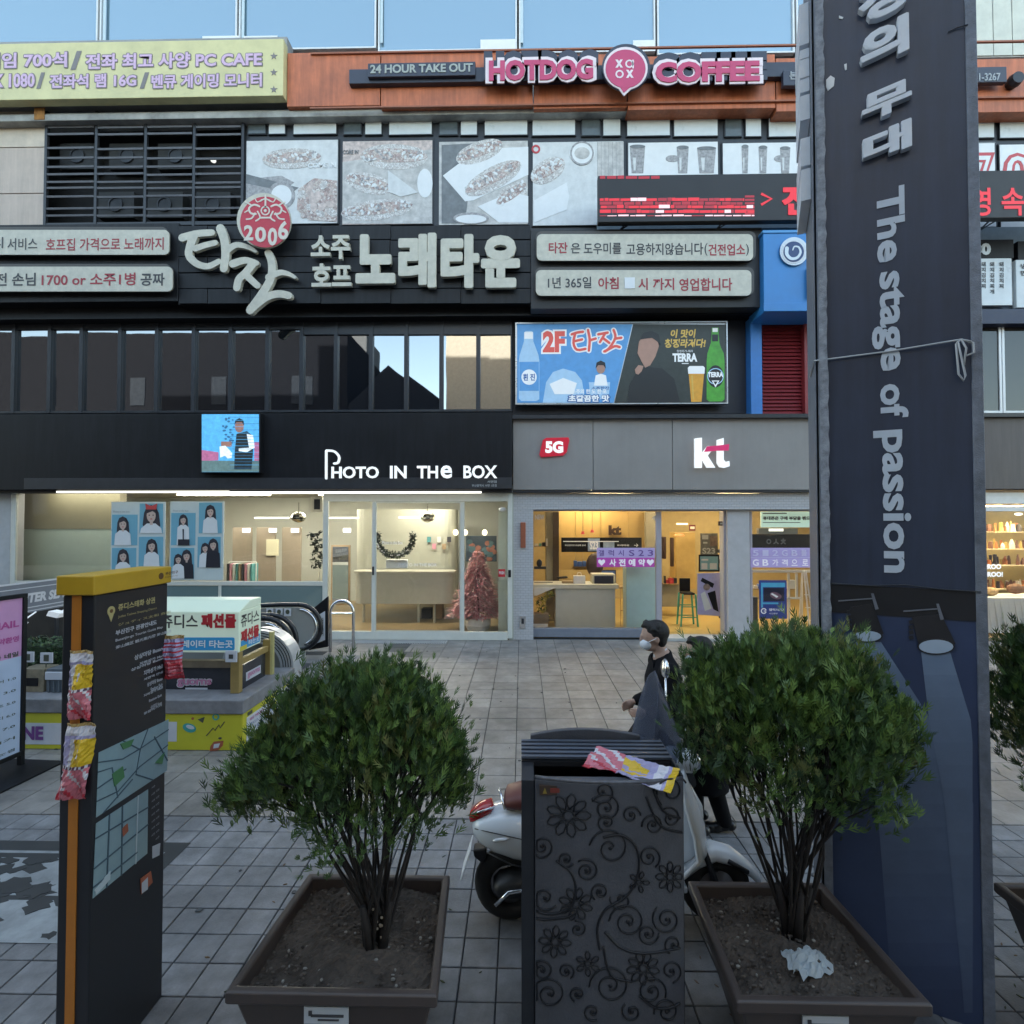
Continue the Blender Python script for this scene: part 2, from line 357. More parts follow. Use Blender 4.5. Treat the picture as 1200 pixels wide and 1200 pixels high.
# ================================================================ ground
ground_m = mat('ground_grout', (.035, .038, .042), .85, var=.3, scale=4, bump=.3)
tile_n = mat('paver_bluegrey', (.160, .162, .168), .6, var=.3, scale=7, bump=.3, rnd=.13, bscale=90, world=.36)
tile_f = mat('stone_greige', (.215, .20, .184), .5, var=.28, scale=5, bump=.25, rnd=.15, bscale=60, world=.32)
tile_d = mat('stone_dark', (.05, .055, .06), .5, var=.2, rnd=.1)
conc = mat('concrete', (.2, .2, .2), .8, var=.3, scale=3, bump=.3)
PIT = (-9.5, -4.1, 6.95, 9.75)      # stairwell opening in the pavement
YB = 4.36                            # where the small pavers meet the large slabs
def slabs(b, x0, x1, y0, y1, z0, z1, hole):
    hx0, hx1, hy0, hy1 = hole
    b.box(x0, x1, y0, hy0, z0, z1); b.box(x0, x1, hy1, y1, z0, z1); b.box(x0, hx0, hy0, hy1, z0, z1); b.box(hx1, x1, hy0, hy1, z0, z1)
b = B(); slabs(b, -220, 220, -220, 260, -.6, -.05, PIT); g = b.build('ground', ground_m); g['kind'] = 'structure'
b = B(); b.box(-26, 26, -2.5, YB - .01, -.05, -.012); near = b.build('footpath', ground_m); near['kind'] = 'structure'
b = B(); slabs(b, -26, 26, YB, 11.6, -.05, -.012, PIT); far = b.build('pavement', ground_m); far['kind'] = 'structure'
def tile_mesh(name, s, h, ch, m):
    me = bpy.data.meshes.new(name); a = s / 2; i = a - ch
    vs_ = [(-a, -a, 0), (a, -a, 0), (a, a, 0), (-a, a, 0), (-a, -a, h - ch), (a, -a, h - ch), (a, a, h - ch), (-a, a, h - ch), (-i, -i, h), (i, -i, h), (i, i, h), (-i, i, h)]
    fs = [(4, 5, 9, 8), (5, 6, 10, 9), (6, 7, 11, 10), (7, 4, 8, 11), (8, 9, 10, 11), (0, 1, 5, 4), (1, 2, 6, 5), (2, 3, 7, 6), (3, 0, 4, 7)]
    me.from_pydata(vs_, [], fs); me.materials.append(m); return me, vs_, fs
def pave(parent, nm, cells, s, m, m2, dark, limit=296):
    me, vs_, fs = tile_mesh(nm, s - .008, .014, .003, m); med, _, _ = tile_mesh(nm + '_dark', s - .008, .014, .003, m2)
    cells = sorted(cells, key=lambda c: c[1] + .15 * abs(c[0]))
    inview = [c for c in cells if c[1] > (1.9 if s < .3 else 4) and abs(c[0]) < c[1] * 1.08 + .3]
    parts = set(inview[:limit]); bb = B()
    for c in cells:
        dz = random.uniform(-.0012, .0012)
        if c in parts:
            o = bpy.data.objects.new(nm, med if c in dark else me); C.objects.link(o); o.parent = parent
            o.location = V((c[0], c[1], -.012 + dz)) - wloc(parent); o.rotation_euler = (random.uniform(-.003, .003), random.uniform(-.003, .003), 0)
        else:
            bb.use(1 if c in dark else 0); bb.add([(x + c[0], y + c[1], z - .012 + dz) for x, y, z in vs_], fs)
    if bb.v: bb.build(nm, [m, m2], parent, kind='stuff')
s = .205; cells = []
for j in range(int((YB + 1.4) / s) + 1):
    y = YB - s / 2 - j * s
    for i in range(-34, 35):
        cells.append((i * s - .035, y))
pave(near, 'paver', cells, s, tile_n, tile_d, set())
s = .37; cells = []; dk = set()
for j in range(18):
    y = YB + s / 2 + .01 + j * s
    if y > 11.15: break
    for i in range(-30, 31):
        c = (i * s + .12 + (.0 if j % 1 == 0 else s / 2), y)
        if PIT[0] - s / 2 < c[0] < PIT[1] + s / 2 and PIT[2] - s / 2 < y < PIT[3] + s / 2: continue
        cells.append(c)
        if (abs(c[0] + 2.6) < .2 and 10.1 < y < 10.5) or (abs(c[0] + 2.25) < .2 and 9.6 < y < 10.1): dk.add(c)
pave(far, 'paving_slab', cells, s, tile_f, tile_d, dk)
b = B(); b.box(-4.1, -3.0, 6.95, 9.6, .006, .012); o = b.build('concrete_apron', conc); o['kind'] = 'structure'
# far ends of the street: plain continuation so side views are closed
# ================================================================ building
bld = thing('commercial_building', (0, 11.2, 0), 'four storey shop building covered in signs across the square', 'building')
def part(b, name, m, parent=bld, **k): return b.build(name, m, parent, **k)
wallm = mat('grey_render', (.28, .28, .29), .7, var=.25, scale=1.5, bump=.2)
peach = mat('peach_cladding', (.50, .40, .335), .5, var=.15, scale=1.2, streak=.12)
peachr = mat('rusty_cream_cladding', (.6, .5, .4), .5, var=.3, scale=1.3)
orange = mat('terracotta_panel', (.43, .125, .055), .5, var=.22, scale=2.2, bump=.1, streak=.25)
beam_m = mat('stained_grey_beam', (.36, .36, .35), .6, var=.4, scale=2.5, bump=.2)
steel = mat('charcoal_frame', (.03, .033, .04), .4, .2, var=.2)
wframe = mat('white_aluminium', (.66, .68, .70), .35, .1, var=.08)
frost = mat('frosted_film', (.60, .64, .66), .3, var=.12, scale=2)
greyfilm = mat('grey_glass', (.10, .12, .13), .15, var=.3, scale=2)
skyglass = mirror_glass('blue_reflective_glass', (.14, .22, .28), .30, (.75, .9, 1))
darkglass = mirror_glass('dark_reflective_glass', (.008, .01, .014), .3)
rustm = mat('rust_stain', (.33, .15, .04), .8, var=.4, scale=8)
Y4 = 11.3
# ---- storeys above: window bays
xs4 = [-205, -43, 119, 281, 443, 607, 768, 930, 1092, 1254, 1416]
for i in range(10):
    x0, x1 = xs4[i] + 3, xs4[i + 1] - 3
    for (ya, yb) in ((-150, 54), (-420, -190)):
        if ya < -160 and i > 9: continue
        a, c_, z0, z1 = RC(x0, ya, x1, yb + (x0 + x1) / 2 * .011, Y4)
        if i >= 8 and ya > -160:
            b = B(); b.box(a, c_, Y4, Y4 + .05, z0, z1); b.use(0)
            f = part(b, 'window', wframe)
            b = B()
            n = 7
            for k in range(n):       # cream roller drape hanging in folds behind
                xa = a + (c_ - a) * k / n
                b.prism([(xa, z0 + .02), (xa + (c_ - a) / n * .96, z0 + .02), (xa + (c_ - a) / n * .9, z1), (xa, z1)], (0, Y4 - .012, 0), X_, Z_, .012)
            b.build('drape', mat('pale_drape', (.55, .56, .5), .45, var=.15, scale=3), f)
            continue
        b = B(); t = .035
        for (p, q, r, s_) in ((a - t, a, z0, z1), (c_, c_ + t, z0, z1), (a - t, c_ + t, z0 - t, z0), (a - t, c_ + t, z1, z1 + t)): b.box(p, q, Y4 - .05, Y4 + .04, r, s_)
        f = part(b, 'window', wframe)
        b = B(); b.box(a + .001, c_ - .001, Y4, Y4 + .02, z0 + .001, z1 - .001); b.build('pane', skyglass, f)
b = B()
for q in ((237, 280), (285, 325)): b.pb(q[0], 42, q[1], 53, Y4 - .06, .02)
b.pb(563, 46, 604, 58, Y4 - .06, .02); b.pb(742, 47, 768, 60, Y4 - .06, .02)
part(b, 'window_sticker', white)
for k in range(4):     # bright vertical strips beside the mullions
    b = B(); x = (122, 284, 446, 610)[k]; b.pb(x, -140, x + 3, 50, Y4 - .055, .012); part(b, 'mullion_cap', mat('pale_mullion', (.5, .6, .66), .4, var=.1))
a, c_, z0, z1 = RC(-205, -190, 1416, -152, Y4); b = B(); b.box(a, c_, Y4 - .02, Y4 + .3, z0 + .05, z1 - .05); part(b, 'wall', wallm)
b = B(); zt = P(600, -420, Y4).z; b.box(-15, 15.5, Y4 + .1, Y4 + .5, zt + .05, 21); b.box(-15, 15.5, Y4 + .5, 24, 3.6, 21)
part(b, 'wall', wallm)
b = B(); b.box(-26, -15.0, 10.9, 24, 0, 20); b.box(15.5, 26, 10.9, 24, 0, 20); o = b.build('neighbouring_building', mat('beige_render', (.4, .36, .3), .7, var=.2)); tag(o, 'plain neighbouring facades closing the street at both ends of the shop building', 'building')
# ---- signs band between third and fourth floor
b = B(); b.pb(-300, 49, 336, 120, 10.95, .3); part(b, 'wall', wallm)
for i, (x0, x1) in enumerate(((336, 446), (446, 625), (625, 735), (735, 909), (909, 1103), (1103, 1290), (1290, 1500))):
    b = B(); a, c_, z0, z1 = RC(x0 + .6, 58 + x0 * .0095, x1 - .6, 121 + x0 * .009, 10.9)
    b.box(a, c_, 10.9, 11.2, z0, z1); part(b, 'fascia_panel', orange, bevel=.006)
b = B()
zc = P(600, 61, 10.9).z
b.box(-4.6, 15, 10.86, 10.9, zc - .0, zc + .035); b.box(-4.6, 15, 10.85, 10.9, P(600, 124, 10.9).z - .03, P(600, 124, 10.9).z)
part(b, 'trim', mat('dull_orange_trim', (.3, .1, .05), .5, var=.2))
b = B(); za = P(600, 133, 11).z; zb = P(600, 125.5, 11).z; b.box(-14, 15, 11.0, 11.35, za, zb); b.box(-14, 15, 11.05, 11.35, zb + .002, zb + .06)
part(b, 'ledge', beam_m, bevel=.01)
b = B(); b.pb(40, 126, 52, 140, 10.99, .012); b.pb(12, 119, 40, 123, 10.94, .01); part(b, 'rust_streak', rustm)
# dark closed core behind the facade
b = B(); b.box(-14.5, 15, 11.74, 11.79, 5.0, 12.0); part(b, 'wall', mat('dark_interior', (.004, .004, .005), .8, var=.3, scale=1))
# ---- third floor left: panels and louvre screen
for i, (y0, y1, m) in enumerate(((128, 173, peachr), (173, 227, peach), (227, 266, peach))):
    for x0, x1 in ((-300, -130), (-130, -45), (-45, 53)):
        b = B(); b.pb(x0 + .5, y0 + .5, x1 - .5, y1 - .5, 11.2, .08); part(b, 'cladding_panel', m, bevel=.004)
scr = thing('louvre_screen', (-9, 11.2, 8), 'dark horizontal louvre screen in front of the air conditioner room on the third floor', 'louvre')
b = B()
for x in (53, 112, 170, 227, 284): b.pb(x - 1.5, 130, x + 1.5, 266, 11.14, .06)
b.pb(53, 260, 284, 264, 11.15, .05); b.build('frame', steel, scr)
sl = mat('louvre_grey', (.10, .10, .115), .45, .3, var=.25)
ys = [137, 147.5, 156, 173, 184, 194, 203, 212.5, 219, 229, 243, 252]
for bx in range(4):
    x0 = (53, 112, 170, 227)[bx] + 1.6; x1 = (112, 170, 227, 284)[bx] - 1.6
    for j, y in enumerate(ys):
        dy = random.uniform(-.8, .8)
        a, c_, z0, z1 = RC(x0, y + dy, x1, y + dy + 2.4, 11.16); b = B()
        b.obox((a, 11.15, z0), X_, Y_, V((0, -.2, .98)), c_ - a, .02, .042); b.build('slat', sl, scr)
acu = mat('dusty_metal', (.03, .031, .033), .6, .2, var=.3)
for i, (x, y) in enumerate(((70, 168), (128, 168), (185, 168), (115, 225), (172, 225), (228, 225))):
    b = B(); a, c_, z0, z1 = RC(x, y, x + 42, y + 30, 11.5); b.box(a, c_, 11.5, 11.85, z0, z1); b.use(1).lathe([(.0, 0), (.17, 0), (.17, -.03), (.14, -.03), (.14, -.01), (0, -.01)], ((a + c_) / 2, 11.497, (z0 + z1) / 2), 16, 'Y')
    o = b.build('air_conditioner', [acu, steel]); tag(o, ['air conditioner unit behind louvres, upper row far left', 'air conditioner unit behind louvres, second bay upper', 'air conditioner unit behind louvres, third bay upper', 'air conditioner unit behind louvres, second bay lower', 'air conditioner unit behind louvres, third bay lower', 'air conditioner unit behind louvres, last bay lower'][i], 'air conditioner', 'outdoor units behind the louvre screen')
b = B(); b.ell(P(250, 188, 11.6), .06, .06, .05); o = b.build('pendant_lamp', mat('lamp_white', (.8, .8, .75), .3, var=0, emit=1.2)); tag(o, 'small white globe lamp glowing behind the louvre screen', 'lamp')
# ---- third floor right: clerestory row and picture windows
cl = [(287, 'g', 290, 312), (0, 'w', 314, 335), (0, 'w', 343, 395), (0, 'g', 402, 424), (0, 'w', 427, 448), (0, 'w', 455, 507), (0, 'g', 514, 537), (0, 'w', 539, 560),
      (0, 'w', 567, 619), (0, 'w', 623, 675), (0, 'g', 681, 704), (0, 'w', 706, 728), (0, 'w', 734, 786), (0, 'w', 789, 842), (0, 'g', 849, 870), (0, 'w', 873, 893), (0, 'w', 900, 950),
      (0, 'w', 955, 1003), (0, 'g', 1010, 1032), (0, 'w', 1035, 1056), (0, 'w', 1062, 1125), (0, 'g', 1130, 1142), (0, 'w', 1144, 1166), (0, 'w', 1171, 1225), (0, 'w', 1230, 1290)]
b = B(); a, c_, z0, z1 = RC(285, 131, 1400, 268, 11.24); b.box(a, c_, 11.24, 11.4, z0, z1); part(b, 'wall', steel)
for (_, k, x0, x1) in cl:
    b = B(); yo = (x0 - 287) * .0052
    b.pb(x0, 134 + yo, x1, 157.5 + yo, 11.2, .03); p_ = part(b, 'window', steel)
    b = B(); b.pb(x0 + 1.2, 135.2 + yo, x1 - 1.2, 156.3 + yo, 11.19, .008); b.build('pane', frost if k == 'w' else greyfilm, p_)
def vinyl(nm, c, v=.35, sc=5): return mat(nm, c, .35, var=v, scale=sc)
pv = [vinyl('print_grey_wood', (.50, .485, .475)), vinyl('print_pale', (.62, .63, .64), .15), vinyl('print_dark_grey', (.16, .17, .18)), vinyl('print_pinkish', (.56, .46, .43), .4, 9), vinyl('print_mid', (.34, .33, .34), .5, 14), vinyl('print_red', (.5, .05, .06), .1), vinyl('print_white', (.72, .73, .75), .06), cellmat('print_topping', [(.5, .36, .33), (.7, .66, .64), (.3, .2, .19), (.62, .55, .5), (.45, .3, .28)], 22), cellmat('print_crumb', [(.6, .58, .57), (.74, .73, .73), (.42, .38, .37), (.68, .64, .62)], 30)]
bays = [(287, 397), (400, 508), (513, 620), (623, 732), (735, 843), (846, 953), (957, 1060), (1064, 1168), (1171, 1280)]
def pwin(i):
    x0, x1 = bays[i]; yo = (x0 - 287) * .005; b = B(); b.pb(x0, 163 + yo, x1, 263 + yo, 11.2, .03); w_ = part(b, 'picture_window', steel); return w_, x0 + 1.5, 164.5 + yo, x1 - 1.5, 262 + yo
YP = 11.185
def hotdog(b, cx, cy, L, r, ang, n=26):
    ca, sa = math.cos(ang), math.sin(ang); T = lambda u, v: (cx + u * ca - v * sa, cy + u * sa + v * ca)
    b.use(8).ppoly([T((L / 2) * math.cos(t) * (1 if abs(math.cos(t)) < .8 else .97), r * math.sin(t)) for t in [2 * math.pi * k / 22 for k in range(22)]], YP, .006)
    b.use(7).ppoly([T((L / 2 * .96) * math.cos(t), r * .55 * math.sin(t) - r * .1) for t in [2 * math.pi * k / 18 for k in range(18)]], YP, .009)
    for k in range(n):
        u = random.uniform(-.44, .44) * L; v = random.uniform(-.5, .3) * r; q = T(u, v)
        b.use(random.choice((1, 4, 1, 6))).pell(q[0], q[1], random.uniform(1.2, 3), random.uniform(.9, 1.7), YP, .012, 7, rot=random.random() * 3)
for i in range(9):
    w_, x0, y0, x1, y1 = pwin(i); b = B()
    if i in (4, 5): base = 6
    elif i >= 6: base = 6
    else: base = (1, 3, 0, 1)[i]
    b.use(base).pb(x0, y0, x1, y1, YP, .01); cx, cy = (x0 + x1) / 2, (y0 + y1) / 2
    clipd = lambda: None
    if i == 0:
        b.use(4).ppoly([(x0, 240), (x0, 210), (330, 206), (345, 214), (330, 224)], YP, .004)
        b.use(2).ppoly([(x0, 215), (x0, 204), (350, 220), (342, 226)], YP, .005)
        hotdog(b, 342, 186, 72, 12, -.05, 34)
        b.use(6).pell(330, 229, 16, 12, YP, .008); b.use(4).pring(330, 229, 12, 16, YP, .01)
        b.use(7).ppoly([(350, 222), (368, 209), (395, 212), (395, 260), (362, 258), (348, 246)], YP, .009)
        for k in range(16): b.use(random.choice((7, 8, 3))).pell(random.uniform(352, 390), random.uniform(216, 254), 6, 4, YP, .012, 9, rot=random.random() * 3)
        b.use(6).pt('COME IN', 361, 191, 394, 197, YP, .012, .02)
    if i == 1:
        b.use(0).ppoly([(x0, 190), (x1, 175), (x1, 262), (x0, 262)], YP, .003)
        hotdog(b, 462, 184, 82, 15, .02, 40); hotdog(b, 432, 215, 58, 12, .25, 34); hotdog(b, 442, 246, 88, 12, -.12, 40)
        b.use(1).ppoly([(455, 200), (490, 226), (470, 231), (455, 225)], YP, .012); b.use(6).pell(498, 215, 9, 17, YP, .008)
        b.use(2).pt('CORE IN', 402, 176, 420, 181, YP, .012, .02)
    if i == 2:
        b.use(2).ppoly([(x0 + 3, 170), (556, 168), (545, 262), (x0 + 3, 262)], YP, .003)
        b.use(6).ppoly([(519, 206), (560, 175), (619, 172), (619, 205), (555, 235), (545, 236)], YP, .005)
        hotdog(b, 562, 178, 60, 12, -.35, 30); hotdog(b, 578, 209, 76, 13, -.5, 40); hotdog(b, 600, 228, 44, 11, -.6, 22)
        b.use(6).ppoly([(560, 242), (600, 225), (619, 230), (619, 261), (585, 261)], YP, .004); b.use(4).pell(552, 256, 21, 7, YP, .008); b.use(6).pell(552, 257, 18, 5, YP, .011)
    if i == 3:
        b.use(0).pb(700, y0, 731, y1, YP - .002, .008)
        for k in range(7): b.use(4).pb(700 + k * 4.4, y0, 700.5 + k * 4.4, y1, YP - .004, .004)
        b.use(6).ppoly([(626, 235), (664, 214), (667, 230), (664, 246), (626, 261)], YP, .006); hotdog(b, 642, 200, 46, 13, -.55, 34)
        b.use(5).pring(628, 175, 3, 5, YP, .012); b.use(6).pell(682, 180, 15, 12, YP, .012); b.use(4).pring(682, 180, 12, 14, YP, .014); b.use(0).pell(682, 180, 9, 7, YP, .014)
    if i in (4, 5):
        for k, (gx, gw) in enumerate(((747, 9), (800, 7), (828, 11)) if i == 4 else ((873, 4), (894, 5), (920, 6))):
            b.use(4).ppoly([(gx - gw, 171 + k), (gx + gw, 171 + k), (gx + gw * .75, 203), (gx - gw * .75, 203)], YP, .006); b.use(2).pell(gx, 172 + k, gw, 2.2, YP, .01); b.use(1).ppoly([(gx - gw * .6, 185), (gx - gw * .2, 185), (gx - gw * .25, 200), (gx - gw * .5, 200)], YP, .009)
        b.use(4).pell((788, 915)[i - 4], 186, 8, 4, YP, .006)
    if i == 6: b.use(5).pt('2', 1000, 171, 1040, 214, YP, .01, .05)
    if i == 7: b.use(5).pt('7', 1141, 179, 1166, 222, YP, .01, .06); b.use(6).pt('7', 1144, 183, 1161, 219, YP, .014, 0); b.use(2).pb(x0, y0, x1, 167, YP, .008)
    if i == 8: b.use(5).pt('00', 1175, 179, 1240, 222, YP, .01, .06); b.use(6).pt('00', 1179, 183, 1236, 219, YP, .014, 0)
    b.build('window_print', pv, w_)
# ---- black fascia of the second floor sign
b = B(); a, c_, z0, z1 = RC(-300, 264, 209, 355, 10.6); b.box(a, c_, 10.6, 11.2, z0, z1); part(b, 'fascia_panel', blackp, bevel=.01)
b = B(); a, c_, z0, z1 = RC(209, 270, 622, 355, 10.62); b.box(a, c_, 10.64, 11.2, z0, z1); part(b, 'fascia_backing', black)
rows = [264, 281, 300.5, 319.5, 338, 356]; 
for j in range(5):
    cols = [209, 243, 293, 376, 458, 540, 622] if j % 2 == 0 else [209, 292, 375, 457, 541, 594, 622]
    for i in range(6):
        b = B(); b.pb(cols[i] + .4, rows[j] + .5, cols[i + 1] - .4, rows[j + 1] - .5, 10.6, .04); part(b, 'cladding_tile', blackp, bevel=.004)
b = B(); b.pb(622, 268, 893, 361, 10.58, .62); part(b, 'fascia_panel', mat('charcoal_panel', (.02, .02, .022), .55, var=.2, scale=1.4), bevel=.01)
b = B(); a, c_, z0, z1 = RC(-300, 357, 880, 373, 10.9); b.box(a, c_, 10.9, 11.2, z0, z1); b.box(a, c_, 10.86, 10.9, z0, z0 + .03); part(b, 'lintel', black)
# ---- second floor window row
mull = [-70, -25, 18, 60, 97, 142, 185, 228, 271, 314, 354, 394, 435, 476, 517, 560]
zb, zt = P(300, 484, 11.2).z, P(300, 373, 11.2).z
b = B(); a = P(-300, 400, 11.2).x; b.box(a, P(-70, 400, 11.2).x, 11.15, 11.3, zb, zt); part(b, 'wall', black)
for i in range(len(mull)):
    x0 = mull[i]; x1 = mull[i + 1] if i + 1 < len(mull) else 600
    a, c_, z0, z1 = RC(x0, 387, x1, 483, 11.2); t = .055
    top = P((x0 + x1) / 2, 387 + (6 if i > 9 else 0), 11.2).z
    b = B(); b.box(a, a + t, 11.12, 11.22, zb, zt); b.box(c_ - t * .6, c_, 11.13, 11.22, zb, zt); b.box(a + t, c_ - t * .6, 11.14, 11.22, top, zt); b.box(a + t, c_ - t * .6, 11.13, 11.22, zb, zb + .05)
    f = part(b, 'window', steel)
    b = B(); tilt = random.uniform(-.004, .004); b.add([(a + t, 11.19 + tilt, zb + .05), (c_ - t * .6, 11.19 - tilt, zb + .05), (c_ - t * .6, 11.19 - tilt, top), (a + t, 11.19 + tilt, top)], [(0, 1, 2, 3)])
    b.build('pane', darkglass, f)
# ---- photo shop fascia
b = B(); b.pb(-300, 485, 600, 574, 10.62, .6); part(b, 'fascia_panel', black, bevel=.008)
b = B(); b.pb(28, 560, 600, 573, 10.6, .02); part(b, 'fascia_trim', mat('dark_trim', (.028, .029, .034), .45, var=.2), bevel=.004)
b = B(); b.pb(600, 484.5, 1400, 489, 10.78, .4); b.build('ledge', darkmetal, bld)
# billboard back wall
b = B(); b.pb(600, 372, 881, 485, 11.25, .1); part(b, 'wall', mat('navy_black_wall', (.02, .022, .032), .6, var=.2))
# blue post, red shutter
b = B(); b.pb(880, 372, 893, 485, 11.0, .3); part(b, 'post', mat('blue_post', (.04, .2, .55), .45, var=.12))
shred = mat('red_shutter', (.22, .022, .028), .45, var=.15)
b = B(); b.pb(893, 372, 1000, 486, 11.22, .05); sh = part(b, 'shutter', shred); 
for k in range(26):
    y0 = 375 + k * 4.25; b = B(); a, c_, z0, z1 = RC(894, y0, 942, y0 + 3.6, 11.17)
    b.add([(a, 11.2, z1), (c_, 11.2, z1), (c_, 11.16, z0), (a, 11.16, z0), (a, 11.215, z0), (c_, 11.215, z0)], [(0, 3, 2, 1), (3, 4, 5, 2)]); b.build('slat', shred, sh)
b = B(); b.pb(943, 366, 956, 486, 11.05, .2); part(b, 'post', mat('red_post', (.26, .03, .035), .45, var=.15))
# ---- telephone shop fascia: three panels
kg = mat('grey_fascia', (.275, .26, .25), .5, .05, var=.1, scale=1.2, streak=.035)
for x0, x1 in ((601, 695), (695, 788), (788, 958), (958, 1100)):
    b = B(); b.pb(x0 + .3, 490, x1 - .3, 574, 10.9, .3); part(b, 'fascia_panel', kg, bevel=.006)
b = B(); b.pb(1100.3, 489, 1400, 573, 10.88, .3); part(b, 'fascia_panel', mat('brown_fascia', (.095, .08, .08), .5, var=.12, scale=1.2, streak=.15), bevel=.006)
b = B(); b.pb(601, 574.5, 1100, 577, 10.89, .3); part(b, 'trim', darkmetal)
wt = brick_mat('small_white_tile', (.5, .5, .52), (.3, .3, .31), .11, .055)
b = B(); b.pb(601, 578, 1130, 597, 11.0, .25); part(b, 'wall', wt)
b = B(); a, c_, z0, z1 = RC(601, 597, 625, 748, 11.0); b.box(a, c_, 11.0, 11.4, 0, z1); part(b, 'column', wt)
b = B(); a, c_, z0, z1 = RC(853, 597, 879, 748, 11.1); b.box(a, c_, 11.1, 11.55, 0, z1); part(b, 'column', mat('grey_column', (.45, .44, .45), .5, var=.08))
b = B(); b.pb(610, 612, 616, 642, 10.95, .05); o = b.build('wall_lamp', mat('copper_lamp', (.45, .16, .1), .35, .6, var=.1), bevel=.008); tag(o, 'small copper wall light on the white tiled column', 'wall lamp')
b = B(); b.pb(609, 722, 616, 736, 10.97, .03); b.use(1).pb(611, 725, 614, 731, 10.95, .02); o = b.build('outlet_box', [chrome, darkmetal]); tag(o, 'tiny metal outlet box low on the white tiled column', 'outlet box')
# ---- right shop: window row above, glazed front
def framed(parent, x0, y0, x1, y1, Y, t, mf, mg, nm='window', d=.06):
    a, c_, z0, z1 = RC(x0, y0, x1, y1, Y); b = B()
    b.box(a, a + t, Y, Y + d, z0, z1); b.box(c_ - t, c_, Y, Y + d, z0, z1); b.box(a + t, c_ - t, Y, Y + d, z1 - t, z1); b.box(a + t, c_ - t, Y, Y + d, z0, z0 + t)
    f = b.build(nm, mf, parent); b = B(); b.box(a + t, c_ - t, Y + d * .4, Y + d * .4 + .012, z0 + t, z1 - t); b.build('pane', mg, f); return f
dkw = mirror_glass('dim_window', (.035, .033, .03), .05)
for x0, x1 in ((1060, 1099), (1100, 1139), (1140, 1174), (1175, 1209), (1210, 1250), (1251, 1295)):
    framed(bld, x0, 379, x1, 484, 11.2, .05, wframe, dkw)
b = B(); b.pb(958, 362, 1400, 379, 11.0, .25); part(b, 'lintel', mat('navy_lintel', (.02, .03, .07), .5, var=.1))
b = B(); b.pb(958, 266, 1400, 290, 11.1, .1); b.pb(958, 290, 1400, 362, 11.2, .1); part(b, 'wall', mat('blue_grey_wall', (.2, .26, .31), .6, var=.15))
b = B(); b.pb(700, 258, 953, 268, 11.1, .1); part(b, 'wall', MATS['blue_grey_wall'])
b = B(); b.pb(1130, 577, 1400, 590, 11.05, .2); b.pb(1130, 594, 1400, 599, 11.0, .1); part(b, 'trim', wframe)
# ground floor interior shells (rooms with real depth)
def room(x0, x1, y0, y1, z1, mw, mf, mc, name='shop_room'):
    b = B(); b.use(0).box(x0, x1, y1, y1 + .1, 0, z1); b.box(x0 - .1, x0, y0, y1, 0, z1); b.box(x1, x1 + .1, y0, y1, 0, z1)
    b.use(1).box(x0, x1, y0, y1, -.02, .03); b.use(2).box(x0, x1, y0, y1, z1, z1 + .1); return b.build(name, [mw, mf, mc], bld)

# trodden gum and dark spots on the paving
random.seed(31); b = B()
for k in range(150):
    y = random.uniform(2.2, 10.2); x = random.uniform(-1, 1) * y; r_ = random.uniform(.006, .02)
    if PIT[0] < x < PIT[1] and PIT[2] < y < PIT[3] or (x < -2.9 and y > 5.4): continue
    b.prism([(x + r_ * random.uniform(.8, 1.2) * math.cos(a), y + r_ * math.sin(a)) for a in [6.283 * j / 7 for j in range(7)]], (0, 0, .0035), X_, Y_, .0012)
b.build('gum_spot', mat('gum_dark', (.05, .05, .05), .8, var=.2), far, kind='stuff')
# ================================================================ signs on the facade
def sroot(name, x, y, Y, label, cat, group=None):
    p = P(x, y, Y); return thing(name, p, label, cat, group)
olive = mat('olive_letter', (.19, .17, .17), .5, var=.1); lilac = mat('lilac_letter', (.62, .42, .60), .45, var=.12, scale=12)
yb = mat('pale_yellow_banner', (.62, .57, .31), .55, var=.14, scale=2)
t = sroot('banner_sign', 167, 118, 10.8, 'pale yellow cafe banner with two lines of outlined lilac Korean lettering and stars', 'banner')
b = B(); a, c_, z0, z1 = RC(-300, 51, 332, 117, 10.75); b.box(a, c_, 10.75, 10.95, z0, z1); b.build('board', yb, t, bevel=.01)
b = B()
def outlined(b, body, x0, y0, x1, y1, Y, shear=0, bo=.075, bi=.03, mo=0, mi=1, d=.006):
    b.use(mo).pt(body, x0 - 1.4, y0 - 1.2, x1 + 1.4, y1 + 1.2, Y, d, bo, shear); b.use(mi).pt(body, x0, y0, x1, y1, Y, d + .006, bi, shear)
for body, x0, x1 in (('게임 700석', -18, 79), ('전좌 최고 사양 PC CAFE', 101, 307)): outlined(b, body, x0, 62, x1, 80, 10.75)
b.use(0).pt('/', 83, 60, 96, 82, 10.75, .006, .06)
for body, x0, x1 in (('GTX 1080', -30, 41), ('전좌석 램 16G', 59, 160), ('벤큐 게이밍 모니터', 178, 307)): outlined(b, body, x0, 87, x1, 103, 10.75)
b.use(0).pt('/', 43, 85, 53, 104, 10.75, .006, .06).pt('/', 164, 85, 175, 104, 10.75, .006, .06)
for y in (66, 85, 105):
    b.ppoly([(321 + (4.5 if k % 2 == 0 else 1.9) * math.sin(math.pi * k / 5), y - (4.5 if k % 2 == 0 else 1.9) * math.cos(math.pi * k / 5)) for k in range(10)], 10.75, .006)
b.build('lettering', [olive, lilac], t)
